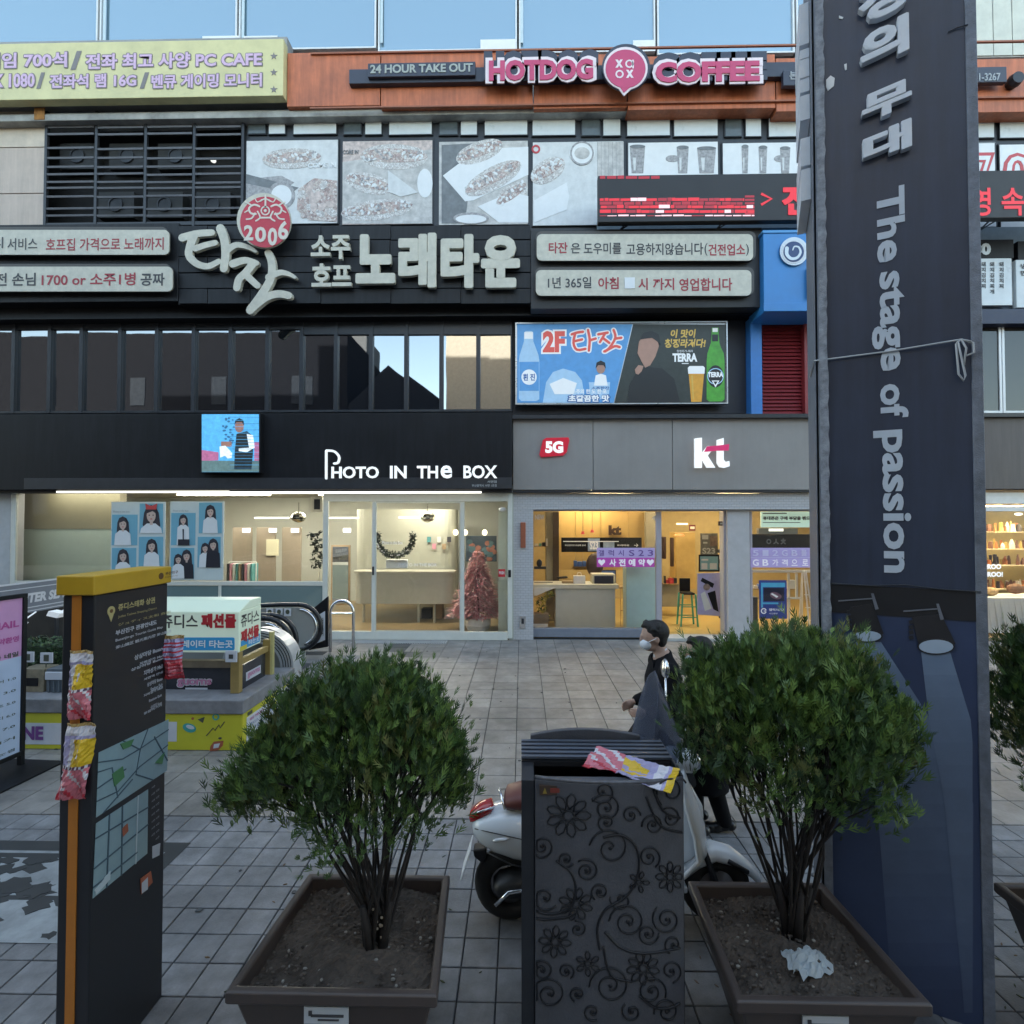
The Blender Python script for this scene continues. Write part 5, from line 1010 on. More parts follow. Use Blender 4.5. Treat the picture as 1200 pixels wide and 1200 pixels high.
t = tag(B().use(1).ppoly([(817, 672), (846, 671), (846, 722), (817, 720)], 11.75, .02).use(3).ppoly([(823, 677), (837, 684), (835, 689), (821, 681)], 11.73, .004).use(2).ppoly([(821, 696), (826, 693), (834, 713), (826, 716)], 11.73, .004).use(3).ppoly([(829, 695), (838, 692), (842, 717), (836, 714)], 11.73, .004).use(5).pell(828, 688, 4, 4, 11.73, .004).build('poster', pp), 'leaning lilac poster with tilted phones in the phone shop doorway', 'poster')
b = B()
for k in range(14): b.use(random.choice((0, 1, 2))).pb(843 + random.uniform(-2, 3), 630 + k * 7, 848, 634 + k * 7, 12.4, .1)
o = b.build('brochure_rack', [cream, mat('rack_tan', (.3, .22, .12), .5, var=.1), steel]); tag(o, 'crowded brochure rack at the right jamb of the phone shop doorway', 'rack')
b = B(); b.use(0).pb(842, 611, 851, 616, 11.3, .03); b.use(1).pb(844, 612.5, 849, 614.5, 11.29, .003); o = b.build('door_plate', [dko, cream]); tag(o, 'tiny dark plate high on the right door jamb of the phone shop', 'sign')
for x, y, tx in ((627, 603, 'NEW'), (764, 604, '세일'),):
    b = B(); b.pt(tx, x, y, x + (11 if x < 700 else 9), y + 6, 11.23, .003, .03); o = b.build('glass_sticker', mat('etched_white', (.5, .52, .54), .6, var=0)); tag(o, 'faded white script sticker at the top ' + ('left' if x < 700 else 'right') + ' corner of the left phone shop glass', 'sticker')
# right window of phone shop
t = sroot('light_panel', 925, 618, 11.3, 'pale green lit notice panel with Korean text behind the right phone shop window', 'notice panel')
b = B(); b.pb(892, 599.5, 965, 618, 11.35, .04); b.build('panel', mat('lit_mint', (.55, .75, .62), .5, var=.03, emit=.45), t)
b = B(); b.pt('휴대폰은 구매 부담을 팬드니!', 894, 605, 955, 609.5, 11.345, .003, .05).pb(894, 601, 922, 602.2, 11.343, .002).pb(894, 612, 938, 612.8, 11.343, .002); b.build('lettering', ink, t)
b = B(); b.pb(880, 626, 962, 642, 11.4, .06); b.use(1).pt('ㅇㅅㅊ', 898, 631, 921, 638, 11.395, .003, .03); b.pb(889, 619, 935, 625.8, 11.5, .1); b.use(2).pb(901, 619.5, 918, 622.5, 11.49, .005); o = b.build('display_band', [black, mat('dim_silver', (.18, .18, .18), .4, var=0), mat('glow_white', (1, 1, .9), .4, var=0, emit=1.2)]); tag(o, 'black display band behind the right phone shop window above the lavender banner', 'display')
t = sroot('window_poster', 906, 725, 11.28, 'tall blue phone poster with white G mark in the right phone shop window', 'poster')
pz = [mat('royal_blue', (.03, .06, .30), .4, var=.08, emit=.12), mat('cyan_print', (.08, .40, .65), .4, var=.1, emit=.25), mat('night_print', (.02, .02, .06), .4, var=.3), mat('poster_white_ink', (.8, .82, .85), .4, var=0, emit=.3), mat('mauve_print', (.25, .12, .18), .4, var=.3)]
b = B(); b.use(0).pb(890, 680, 922, 725, 11.3, .02); b.use(1).pb(892, 683, 920, 688, 11.295, .003).pb(892, 688, 894, 712, 11.295, .003).pb(894, 706, 912, 708, 11.29, .003); b.use(2).pb(895, 689, 919, 704.5, 11.295, .003); b.use(4).pell(909, 698, 7, 4, 11.29, .003, rot=.3); b.use(3).ppoly([(903, 696), (905, 695), (912, 699), (910, 700.5)], 11.286, .003).pring(895, 716, 2.2, 3.4, 11.295, .003, 20, .3, 5.9).pb(895, 715.6, 898, 716.6, 11.29, .003).pt('갤럭시S23', 901, 713, 919, 716, 11.295, .003, .02).pt('사전예약', 901, 718, 911, 720, 11.295, .003, 0); b.build('print', pz, t)
b = B()
for x0, y0, x1, y1 in ((880, 668, 960, 671), (924, 672, 926, 742), (933, 672, 935, 700), (921, 700, 941, 702)): b.pb(x0, y0, x1, y1, 12.0, .05)
part(b, 'shelf_frame', MATS['white_shop_frame'])
b = B(); 
for k in range(2): b.tube([P(942 + k * 2, 668, 11.9), P(952 + k * 6 - 3, 742, 11.9)], .018, 6); b.tube([P(940, 668, 12.3), P(936 + k * 4, 742, 12.3)], .018, 6)
for k in range(4): b.tube([P(942 + k, 682 + k * 15, 11.9), P(946 + k * 2.4, 682 + k * 15, 11.9)], .012, 5)
o = b.build('stepladder', white); tag(o, 'white folding ladder behind the right phone shop window', 'ladder')
b = B(); b.pb(881, 700, 888, 741, 12.2, .3); b.use(1).pb(926, 680, 933, 690, 12.3, .1).pb(953, 678, 965, 730, 11.8, .1); b.use(2).pb(955, 681, 965, 690, 11.79, .02); o = b.build('stacked_boxes', [mat('dark_box', (.05, .05, .05), .5, var=.2), frost, steel]); tag(o, 'white and dark product boxes stacked at the right phone shop window', 'boxes')
# extra stock and fittings in the phone shop
ck = [mat('stock_black', (.03, .03, .035), .4, var=.2), mat('stock_white', (.62, .62, .6), .4, var=.1), mat('stock_red', (.45, .04, .05), .5, var=.1), mat('stock_blue', (.06, .14, .4), .5, var=.1), mat('stock_wood', (.3, .2, .1), .5, var=.2), mat('stock_green', (.1, .3, .2), .5, var=.1)]
rnd = random.Random(12)
for x0, x1, y, Y, lab in ((672, 700, 664, 13.3, 'low shelf of small phone boxes under the black menu band'), (778, 796, 684, 13.5, 'desk top with small devices seen through the phone shop door'), (884, 930, 690, 12.5, 'shelf of phones and boxes behind the blue phone poster'), (842, 850, 660, 12.6, 'small stock shelf at the right jamb inside the phone shop'), (626, 642, 640, 12.6, 'upper wall shelf of accessories left of the counter')):
    a, c_ = P(x0, y, Y).x, P(x1, y, Y).x; z = P(x0, y, Y).z; b = B(); b.use(4).box(a, c_, Y, Y + .3, z - .02, z); x = a + .02
    while x < c_ - .04: w_ = rnd.uniform(.04, .12); h = rnd.uniform(.05, .2); b.use(rnd.choice((0, 1, 1, 0, 2, 3, 5))).box(x, min(c_, x + w_), Y + .05, Y + rnd.uniform(.1, .25), z, z + h); x += w_ + rnd.uniform(.0, .03)
    o = b.build('stock_shelf', ck); tag(o, lab, 'shelf', 'stock shelves of the phone shop')
for x, y, lab in ((683, 612, 'thin cord pendant hanging before the yellow wood wall, left one'), (694, 610, 'thin cord pendant hanging before the yellow wood wall, right one')):
    p = P(x, y + 14, 12.9); b = B(); b.use(0).tube([p, V((p.x, p.y, 3.3))], .006, 5); b.use(2).lathe([(0, 0), (.05, 0), (.03, .07), (0, .08)], p, 10); o = b.build('pendant_lamp', ck); tag(o, lab, 'lamp', 'cord pendants of the phone shop')
b = B(); a, c_, z0, z1 = RC(700, 668, 722, 684, 12.9); b.use(0).box(a, c_, 12.9, 12.95, z0, z1); b.use(3).box(a + .02, c_ - .02, 12.895, 12.9, z0 + .03, z1 - .02); b.use(0).box((a + c_) / 2 - .03, (a + c_) / 2 + .03, 12.92, 12.97, z0 - .1, z0); o = b.build('monitor', ck); tag(o, 'dark desktop monitor behind the printer on the counter', 'monitor')
# ================================================================ accessory shop at the right edge
room(P(1131, 660, 11.2).x, 17, 11.26, 14.8, 2.9, mat('gold_wall', (.42, .34, .14), .6, var=.1), mat('accessory_floor', (.3, .24, .16), .5, var=.1), mat('cream_ceiling', (.5, .46, .36), .7, var=.05))
for k, x in enumerate((11.0, 13.4)):
    b = B(); b.box(x - .8, x + .8, 12.2, 12.5, 2.84, 2.87); o = b.build('ceiling_light', warm); tag(o, ['warm ceiling light of the accessory shop nearest the pillar', 'warm ceiling light of the accessory shop at the right edge'][k], 'ceiling light', 'ceiling lights of the accessory shop')
for x in (1149, 1193): b = B(); b.pell(x, 602.5, 4.5, 1.6, 11.4, .02); o = b.build('downlight', mat('downlight_glow', (1, .95, .8), .4, var=0, emit=2.2)); tag(o, 'small round downlight at the top of the accessory shop window, ' + ('left one' if x < 1160 else 'right one'), 'downlight', 'downlights of the accessory shop')
for k in range(4):
    t = thing('goods_shelf', (P(1185, 625, 13).x, 13, 1), ['top shelf crowded with small ornaments in the accessory shop', 'second shelf of ornaments in the accessory shop', 'third shelf of ornaments in the accessory shop', 'lowest shelf of ornaments in the accessory shop'][k], 'shelf', 'shelves of the accessory shop')
    y = (623, 643, 662, 690)[k]; b = B(); a = P(1150 if k else 1165, y, 12.8).x; c_ = P(1290, y, 12.8).x; z = P(1180, y, 12.8).z; b.box(a, c_, 12.75, 13.1, z - .02, z); b.build('board', mat('shelf_cream', (.6, .52, .32), .4, var=.05), t)
    gm = [mat('trinket_gold', (.5, .33, .08), .35, .3, var=.2), mat('trinket_brown', (.14, .06, .03), .5, var=.3), mat('trinket_white', (.65, .6, .5), .4, var=.1), mat('trinket_black', (.03, .02, .02), .5, var=.2), mat('trinket_amber', (.4, .14, .04), .3, var=.2)]
    b = B(); x = a + .05
    while x < c_:
        h = random.uniform(.1, .26); r_ = random.uniform(.025, .06); yy = random.uniform(12.8, 13.0); b.use(random.randrange(5)).lathe([(0, 0), (r_, 0), (r_ * random.uniform(.4, 1.2), h * .5), (r_ * random.uniform(.2, 1), h), (0, h + .01)], (x, yy, z), 7); x += random.uniform(.045, .09)
    b.build('trinkets', gm, t, kind='stuff')
t = sroot('window_lettering', 1160, 676, 11.2, 'white POROO POROO lettering on the accessory shop glass', 'lettering')
b = B(); b.pt('POROO', 1147, 661, 1173, 667, 11.17, .006, .05).pt('POROO!', 1147, 670, 1175, 676, 11.17, .006, .05); b.build('lettering', lit, t)
b = B(); b.pb(1131, 599.5, 1400, 742, 11.2, .012); part(b, 'shop_window', shopglass)
clo = mat('white_cloth', (.62, .64, .63), .8, var=.05, bump=.2)
b = B(); a = P(1147, 720, 11.6).x; c_ = P(1290, 720, 11.6).x; zt_ = P(1180, 701, 11.6).z; n = 60; top = []; bot = []
for k in range(n + 1):
    x = a + (c_ - a) * k / n; top.append((x, 11.62, zt_)); bot.append((x, 11.58 + .04 * math.sin(k * 1.9) - .02 * math.sin(k * .7), .06))
b.loft([[p for p in top], [p for p in bot]], False); b.box(a, c_, 11.62, 12.4, zt_ - .03, zt_); o = b.build('cloth_table', clo); tag(o, 'table draped in white cloth at the accessory shop window', 'table')
b = B(); b.use(0).ell(P(1160, 693, 12), .16, .14, .1, 12, 8); b.use(1).ell(P(1190, 690, 12), .2, .1, .12, 10, 7); o = b.build('basket', [mat('basket_straw', (.45, .32, .16), .7, var=.2), mat('basket_brown', (.2, .1, .05), .7, var=.2)]); tag(o, 'straw and brown baskets on the white cloth table', 'basket')
# ================================================================ opposite side of the street (seen in window reflections)
b = B(); b.box(-16.5, -12.2, -24, -18.6, 0, 18); o = b.build('opposite_building', mat('opp_grey', (.10, .11, .12), 1, var=.2, spec=0)); tag(o, 'grey tower behind the gabled building opposite, mirrored faintly left of its peak', 'building', 'buildings across the street seen as reflections')
b = B(); b.box(-44, -10.2, -20, -8, 0, 14); b.use(1)
for k in range(5):
    for z in (3, 5.2, 7.4, 9.6): b.box(-12.5 - k * 5.2, -13.4 - k * 5.2, -8, -7.95, z, z + 1.7)
o = b.build('opposite_building', [mat('opp_dark', (.012, .013, .016), 1, var=.2, spec=0), mat('opp_sign', (.03, .036, .045), 1, var=.3, spec=0)]); tag(o, 'dark tall building opposite, seen in the left second floor windows', 'building', 'buildings across the street seen as reflections')
b = B(); b.prism([(-10.1, 0), (-10.1, 9.6), (-7.6, 11.9), (-4.3, 9.4), (-4.3, 0)], (0, -8, 0), X_, Z_, 10); o = b.build('opposite_building', mat('opp_gable', (.015, .018, .024), 1, var=.2, spec=0)); tag(o, 'dark gabled building opposite, peak mirrored in the second floor windows', 'building', 'buildings across the street seen as reflections')
b = B(); b.use(0).box(-4.2, -.2, -18, -8.6, 0, 16.5).box(-.1, 26, -20, -9, 0, 11.5); b.use(1)
for k in range(7):
    for z in (4, 7.2, 10.2): b.box(-2.6 + k * 4, -.4 + k * 4, -9, -8.96, z, z + 1.6)
o = b.build('opposite_building', [mat('opp_cream', (.45, .41, .33), 1, var=.1, spec=0), mat('opp_window', (.05, .06, .08), .2, var=.2)]); tag(o, 'cream building opposite mirrored bright in the right second floor windows', 'building', 'buildings across the street seen as reflections')
# ================================================================ escalator entrance
stone = mat('grey_granite', (.2, .2, .21), .7, var=.3, scale=6, bump=.25)
lime = mat('lime_print', (.50, .48, .03), .5, var=.1, scale=3); wsh = mat('white_sheet', (.55, .57, .62), .5, var=.08)
c0 = PZ(283, 880); XW, YW, YE = c0.x, c0.y, 6.85; HW = .56
t = thing('parapet', (XW - 2, YW, 0), 'low granite parapet of the escalator entrance wrapped in lime green graphics with letters ONE', 'parapet')
b = B(); b.box(-8.6, XW, YW, YE, -.04, .40); b.build('base', stone, t)
b = B(); b.box(-8.6, XW + .03, YW - .03, YE, .405, HW); b.build('coping', stone, t, bevel=.012)
b = B(); b.box(-8.6, XW + .001, YW - .008, YW - .001, .01, .40); b.box(XW + .001, XW + .008, YW, YE, .01, .40); b.build('wrap', lime, t)
pr_ = [wsh, mat('print_purple', (.16, .05, .22), .5, var=0), mat('print_teal', (.05, .32, .30), .5, var=0), mat('print_rust', (.35, .1, .05), .5, var=.1), mat('print_dark', (.06, .07, .05), .5, var=0), mat('print_magenta', (.4, .06, .25), .5, var=0), mat('print_bluegrey', (.15, .2, .35), .5, var=0)]
def XZ(px, py, Y): p = P(px, py, Y); return (p.x, p.z)
YP_ = YW - .008; b = B()
b.use(0).pb(-60, 847, 72, 872, YP_ - .004, .003).pb(196, 846, 207, 869, YP_ - .004, .003)
b.use(1).pt('O', 8, 850, 24, 867, YP_ - .005, .003, .05).pt('NE', 27, 851, 51, 867, YP_ - .005, .003, .05)
b.use(2).pell(222, 853, 8, 5, YP_ - .002, .003, rot=.3); b.use(0).pell(223, 852, 5, 2.2, YP_ - .005, .003, rot=.3); b.use(2).pring(253, 840, 2.4, 4, YP_, .005)
b.use(4).ppoly([(232, 843), (240, 840), (238, 847)], YP_, .005).pstroke([(242, 862), (250, 853), (252, 856), (257, 849), (258, 853), (263, 846)], 1, YP_, .005).pell(258, 865, 2, 1.2, YP_, .005).pell(66, 878, 2, 1, YP_, .005)
b.use(3).ppoly([(247, 874), (251, 869), (262, 868), (261, 874), (256, 879), (246, 880)], YP_, .005); b.use(0).ppoly([(251, 872), (258, 871), (256, 876), (250, 877)], YP_ - .005, .003)
b.use(3).pell(226, 842, 1.5, 1.5, YP_, .005).pell(120, 860, 3, 3, YP_, .005)
b.build('wrap_print', pr_, t, kind='stuff')
b = B(); sx = XW + .009     # sheets on the side wall, plane faces +X
b.use(0).obox((sx, YW + .08, .06), Y_, Z_, X_, .66, .27, .003); b.obox((sx, YW + .78, .05), Y_, Z_, X_, .17, .34, .003); b.obox((sx, YW + .99, .03), Y_, Z_, X_, .16, .34, .003)
for k in range(4):
    b.use((5, 6, 6, 1)[k]).text(('배성 가방 할인', '쥬디스 태화 영패션', '지하상가 연결', '쇼핑몰')[k], (sx + .003, YW + .14, .27 - k * .06), Y_, Z_, (.3, .55, .45, .25)[k], .035, .003, .02)
for k in range(3):
    b.use(4).text('임대문'[k], (sx + .003, YW + .82, .28 - k * .1), Y_, Z_, .08, .075, .003, .03); b.text('상가물'[k], (sx + .003, YW + 1.03, .26 - k * .1), Y_, Z_, .08, .075, .003, .03)
b.use(4).obox((sx, YW + .1, .34), Y_, Z_, X_, .1, .04, .002)
b.build('notice_print', pr_, t, kind='stuff')
# pit walls, steps, balustrades
b = B(); x0, x1, y0, y1 = PIT; b.box(x0, x1, y0 - .1, y0, -4, -.05); b.box(x0, x1, y1, y1 + .1, -4, -.05); b.box(x0 - .1, x0, y0, y1, -4, -.05); b.box(x1, x1 + .1, y0, y1, -4, -.05); b.box(x0, x1, y0, y1, -4.1, -4)
o = b.build('stairwell_wall', mat('pit_tile', (.08, .085, .09), .6, var=.2)); o['kind'] = 'structure'
t = thing('escalator', (-5, 8.2, 0), 'pair of escalators going down to the left with black handrails and steel balustrades', 'escalator')
stl = mat('brushed_steel', (.5, .52, .55), .35, .35, var=.15, scale=3); rub = mat('handrail_rubber', (.012, .013, .016), .3, var=.1); bal = mat('balustrade_panel', (.27, .28, .27), .3, .1, var=.12, scale=1)
for (ya, yb_) in ((7.05, 7.75), (8.3, 9.05)):
    b = B()
    b.box(-4.3, -3.7, ya, yb_, -.03, .018)
    for k in range(14): b.box(-4.3 - .4 * (k + 1), -4.3 - .4 * k, ya, yb_, -.6 - .23 * k, -.05 - .23 * k)
    b.build('step', mat('step_metal', (.12, .12, .13), .4, .6, var=.2), t, kind='stuff')
def rail(y, xc, zc=.62, r=.40):
    pts = [V((xc - r * 0 - .15, y, zc - r))]
    for k in range(13): an = -math.pi / 2 + math.pi * k / 12; pts.append(V((xc + r * math.cos(an), y, zc + r * math.sin(an))))
    pts += [V((xc - .35, y, zc + r)), V((xc - .8, y, zc + r - .02)), V((xc - 5.2, y, zc + r - 2.4))]
    b = B(); b.smooth = True; b.tube(pts, .042, 8); b.build('handrail', rub, t)
    out = [(p.x, p.z) for p in pts]; sub = [(xc - .15, .0)] + [(xc + .12, .0)] + [(xc + (r - .05) * math.cos(a), zc + (r - .05) * math.sin(a)) for a in [-math.pi / 2 + .35 + (math.pi - .35) * k / 12 for k in range(13)]] + [(xc - .8, zc + r - .07), (xc - 5.2, zc + r - 2.45), (xc - 5.2, -2.2), (xc - .8, .0)]
    b = B(); b.prism(sub, (0, y + .02, 0), X_, Z_, .04); b.build('balustrade', bal, t)
    b = B(); b.smooth = True; arc = [V((xc + (r - .075) * math.cos(a), y - .03, zc + (r - .075) * math.sin(a))) for a in [-1.2 + 2.7 * k / 14 for k in range(15)]]; b.tube(arc, .022, 6); b.build('chrome_trim', chrome, t)
for y, xc in ((9.2, -4.02), (8.15, -4.0), (7.9, -3.98), (6.98, -3.56)): rail(y, xc)
# silver curved cladding at the near end
b = B(); an_ = [math.pi * .98 - math.pi * .98 * k / 20 for k in range(21)]
outer = [(-3.56 + .49 * math.cos(a), .56 + .49 * math.sin(a)) for a in an_] + [(-3.07, .0)]; inner = [(-3.56 + .31 * math.cos(a), .56 + .31 * math.sin(a)) for a in an_] + [(-3.25, .0)]
n_ = len(outer); vv = [(x, y, z) for y in (6.87, 7.14) for ring in (outer, inner) for x, z in ring]
ff = []
for i in range(n_ - 1): ff += [(i, i + 1, n_ + i + 1, n_ + i), (i, 2 * n_ + i, 2 * n_ + i + 1, i + 1), (n_ + i, n_ + i + 1, 3 * n_ + i + 1, 3 * n_ + i)]
b.add(vv, ff); b.build('end_cladding', stl, t)
b = B()
for k in range(4): b.tube([(-3.56 + (.35 + k * .035) * math.cos(a), 6.868, .56 + (.35 + k * .035) * math.sin(a)) for a in [math.pi * .9 - math.pi * .9 * j / 14 for j in range(15)]], .006, 5)
b.build('groove', MATS['handrail_rubber'], t)
# large black side panel with arrow graphics near the arch rail
b = B(); y0_ = 9.5; p = [XZ(361, 718, y0_), XZ(384, 699, y0_ + 0), XZ(384, 758, y0_), XZ(362, 762, y0_)]; b.prism(p, (0, y0_ + .05, 0), X_, Z_, .05); b.build('end_panel', black, t)
b = B(); b.use(0).ppoly([(371, 722), (381, 716), (381, 750), (371, 754)], y0_ - .004, .003); b.use(1).pt('안전', 373, 724, 379, 733, y0_ - .01, .003, .02).pt('주의', 373, 736, 379, 745, y0_ - .01, .003, .02); b.build('panel_print', [wsh, black], t)
b = B(); 
for k, x in enumerate((312, 323, 333)): b.use(0).pb(x, 713, x + 8, 722, 9.15, .003).use(1).pell(x + 4, 717, 2.4, 2.8, 9.146, .003)
b.build('safety_sticker', [wsh, MATS['print_dark']], t)
# light box sign
t = thing('lightbox_sign', (-3.6, 5.8, HW), 'mint white lightbox sign 쥬디스 패션몰 with blue strip standing on the escalator parapet', 'sign')
mint = mat('mint_lightbox', (.62, .72, .58), .4, var=.05, scale=1, emit=.18); YS1 = 5.78
xr, _, zb1, zt1 = RC(280, 717, 281, 765, YS1); yb2 = xr * 600 / (307 - 612 + 0.001)
yb2 = abs(xr) / abs((P(306, 720, 1).x))
xl = P(150, 740, YS1).x
b = B(); b.box(xl, xr, YS1, yb2, zb1, zt1); b.prism([(YS1, zt1), (yb2, zt1), (yb2, zt1 + .1), (YS1 + .25, zt1 + .1)], (xl, 0, 0), Y_, Z_, xr - xl); b.build('box', mint, t, bevel=.01)
lp = [mat('letter_dark', (.05, .05, .05), .5, var=0), mat('letter_crimson', (.45, .02, .03), .5, var=0), mat('letter_blue', (.03, .25, .5), .4, var=0, emit=.1), white, mat('letter_yellow', (.6, .5, .05), .5, var=0)]
b = B(); b.use(0).pt('쥬디스', 189, 720, 232, 736, YS1, .004, .02); b.use(1).pt('패션몰', 236, 719, 277, 736, YS1, .004, .05); b.use(2).ppoly(rrect(170, 747, 275, 762, 2), YS1 - .001, .003); b.use(3).pt('에스컬레이터 타는곳', 185, 750, 273, 759, YS1 - .003, .003, .03)
W_ = yb2 - YS1; b.use(0).text('쥬다스', (xr, YS1 + .07 * W_, zt1 - .19), Y_, Z_, W_ * .82, .15, .004, .02); b.use(1).text('패션몰', (xr, YS1 + .07 * W_, zt1 - .37), Y_, Z_, W_ * .82, .15, .004, .05); b.use(2).obox((xr + .001, YS1 + .04, zb1 + .02), Y_, Z_, X_, W_ - .07, .1, .003); b.use(3).text('타는곳', (xr + .003, YS1 + .2, zb1 + .04), Y_, Z_, W_ * .5, .06, .003, .02); b.use(4).obox((xr + .004, YS1 + .02, zb1 + .01), Y_, Z_, X_, .14, .05, .003)
b.build('lettering', lp, t)
ochre = mat('ochre_post', (.30, .21, .07), .5, var=.2)
for x, y in ((xr - .05, YS1 + .05), (xr - .05, yb2 + .28), (xl + .1, YS1 + .1)):
    b = B(); b.box(x - .05, x + .05, y - .04, y + .04, HW, zb1 + (.0 if y < 6.1 else -.02)); b.build('post', ochre, t, bevel=.006)
b = B(); b.box(xr - .08, xr - .02, YS1 + .095, yb2 + .235, .86, .93); b.build('rail', ochre, t, bevel=.005)
b = B(); b.use(0).pb(264, 763, 277, 776, 5.7, .02); b.use(1).pb(268, 767, 273, 772, 5.695, .004); b.build('qr_plate', [wsh, MATS['letter_dark']], t)
# smoked glass panels with pink lettering on the parapet
t = thing('glass_screen', (-4.2, 5.95, HW), 'low smoked glass screen with pink lettering above the escalator parapet', 'screen')
sg = mat('smoked_panel', (.03, .032, .04), .15, var=.2); pkl = mat('pink_letter', (.5, .2, .34), .5, var=0)
b = B(); b.box(-4.9, xr - .12, 5.93, 5.95, HW, .82); b.box(xr - .06, xr - .045, 5.95, yb2 + .2, HW, .84); b.build('panel', sg, t)
b = B(); b.box(-4.9, xr - .12, 5.9, 5.98, .82, .9); b.build('rail', mat('weathered_rail', (.16, .13, .09), .6, var=.3), t)
b = B(); b.use(1).pt('guorns', 207, 795, 249, 806, 5.925, .003, .11); b.use(0).pt('guorns', 208, 796, 248, 805, 5.923, .004, .03); b.use(1).pb(217, 806, 243, 808, 5.925, .003)
b.use(1).obox((xr - .044, 6.02, .63), Y_, Z_, X_, .34, .1, .002); b.use(0).text('guorns', (xr - .04, 6.05, .645), Y_, Z_, .28, .07, .003, .03); b.build('lettering', [pkl, wsh], t)
b = B(); b.tube([(xr + .0, 6.55, HW), (xr, 6.55, 1.1)], .035, 8); o = b.build('bollard_post', mat('yellowed_pipe', (.4, .36, .15), .5, var=.2)); tag(o, 'short yellowed pipe standing on the parapet beside the silver escalator end', 'post')
# banner WINTER SEASON along the stair side
t = thing('fence_banner', (-7, 7.6, 0), 'grey striped banner reading WINTER SEASON along the left side of the stairwell', 'banner')
gb = mat('grey_banner', (.16, .18, .22), .5, var=.08); XB = -7.0
b = B(); b.box(XB - .04, XB, 5.7, 9.4, 1.22, 1.66); b.build('board', gb, t)
b = B()
for z in (1.24, 1.29, 1.57, 1.64): b.obox((XB + .001, 5.7, z), Y_, Z_, X_, 3.7, .012 + (.012 if z > 1.6 else 0), .004)
b.text('WINTER SEASON', (XB + .001, 6.80, 1.36), Y_, Z_, 1.24, .14, .004, .05, .15); b.build('lettering', wsh, t)
for y in (5.8, 7.6, 9.3): b = B(); b.box(XB - .03, XB + .0 - .005, y, y + .05, 0, 1.22); b.build('post', steel, t)
b = B(); b.box(-8.6, -7.2, 8.2, 9.4, 0, 1.15); o = b.build('kiosk_stall', mat('dark_stall', (.04, .035, .03), .7, var=.3)); tag(o, 'dark low stall front behind the hedge under the grey banner', 'stall')
for x, y, w_, lab in ((25, 729, 15, 'white angled lamp shade under the grey banner, left one'), (72, 717, 14, 'white angled lamp shade under the grey banner, right one')):
    b = B(); p = P(x, y, 6.6); b.prism([(-.09, -.03), (.05, -.06), (.1, .0), (-.06, .03)], p, X_, Z_, .12); b.tube([p + V((0, 0, 0)), p + V((0, .2, .1))], .01, 5); o = b.build('spotlight', mat('lamp_shade_white', (.75, .78, .8), .4, var=0, emit=.35)); tag(o, lab, 'lamp', 'white lamps under the grey banner')
# hedge, cards and crates on the parapet
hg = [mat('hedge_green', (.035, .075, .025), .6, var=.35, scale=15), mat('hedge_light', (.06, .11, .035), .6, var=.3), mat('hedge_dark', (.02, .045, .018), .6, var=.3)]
b = B(); a, c_, z0, z1 = RC(20, 752, 90, 786, 6.2)
for k in range(2600):
    p = V((random.uniform(a, c_), random.uniform(6.05, 6.45), random.uniform(z0, z1 + .03))); u = V((random.gauss(0, 1), random.gauss(0, 1), random.gauss(0, 1))).normalized(); v = u.cross(V((0, 0, 1))).normalized()
    b.use(random.randrange(3)).add([p - u * .03, p - v * .012, p + u * .03, p + v * .012], [(0, 1, 2, 3)])
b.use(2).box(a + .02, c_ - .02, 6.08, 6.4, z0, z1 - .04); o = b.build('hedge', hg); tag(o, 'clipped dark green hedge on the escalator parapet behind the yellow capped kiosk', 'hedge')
for x, y, lab in ((32, 770, 'white price card on a stick before the hedge, left one'), (54, 771, 'white price card on a stick before the hedge, right one')):
    b = B(); b.use(0).pb(x - 7, y - 6, x + 7, y + 6, 5.85, .015); b.use(1).pb(x - 3, y - 3.5, x + 3, y + 4, 5.846, .003); p = P(x, y + 6, 5.86); b.tube([p, V((p.x, p.y, HW))], .006, 5); o = b.build('price_card', [wsh, MATS['print_dark']]); tag(o, lab, 'card', 'price cards before the hedge')
b = B(); a, c_, z0, z1 = RC(23, 784, 51, 822, 5.8); b.use(0).box(a, c_, 5.8, 6.0, HW, z1); b.use(1).box(a + .07, c_ - .06, 5.79, 5.8, HW + .07, z1 - .1); o = b.build('crate', [mat('straw_crate', (.22, .19, .13), .7, var=.3, scale=14), black], bevel=.008); tag(o, 'straw coloured crate with a dark opening on the parapet, left of the grey one', 'crate')
b = B(); a, c_, z0, z1 = RC(54, 784, 80, 822, 5.8); b.use(0).box(a, c_, 5.8, 6.0, HW, z1); b.use(1).box(a, c_, 5.78, 5.8, z1 - .12, z1 - .03); b.use(0)
for k in range(4): b.box(a + .03 + k * .06, a + .045 + k * .06, 5.785, 5.8, HW, z1 - .13)
o = b.build('crate', [mat('bluegrey_crate', (.1, .12, .14), .6, var=.2), wsh], bevel=.006); tag(o, 'blue grey ribbed crate with a white label on the parapet', 'crate')
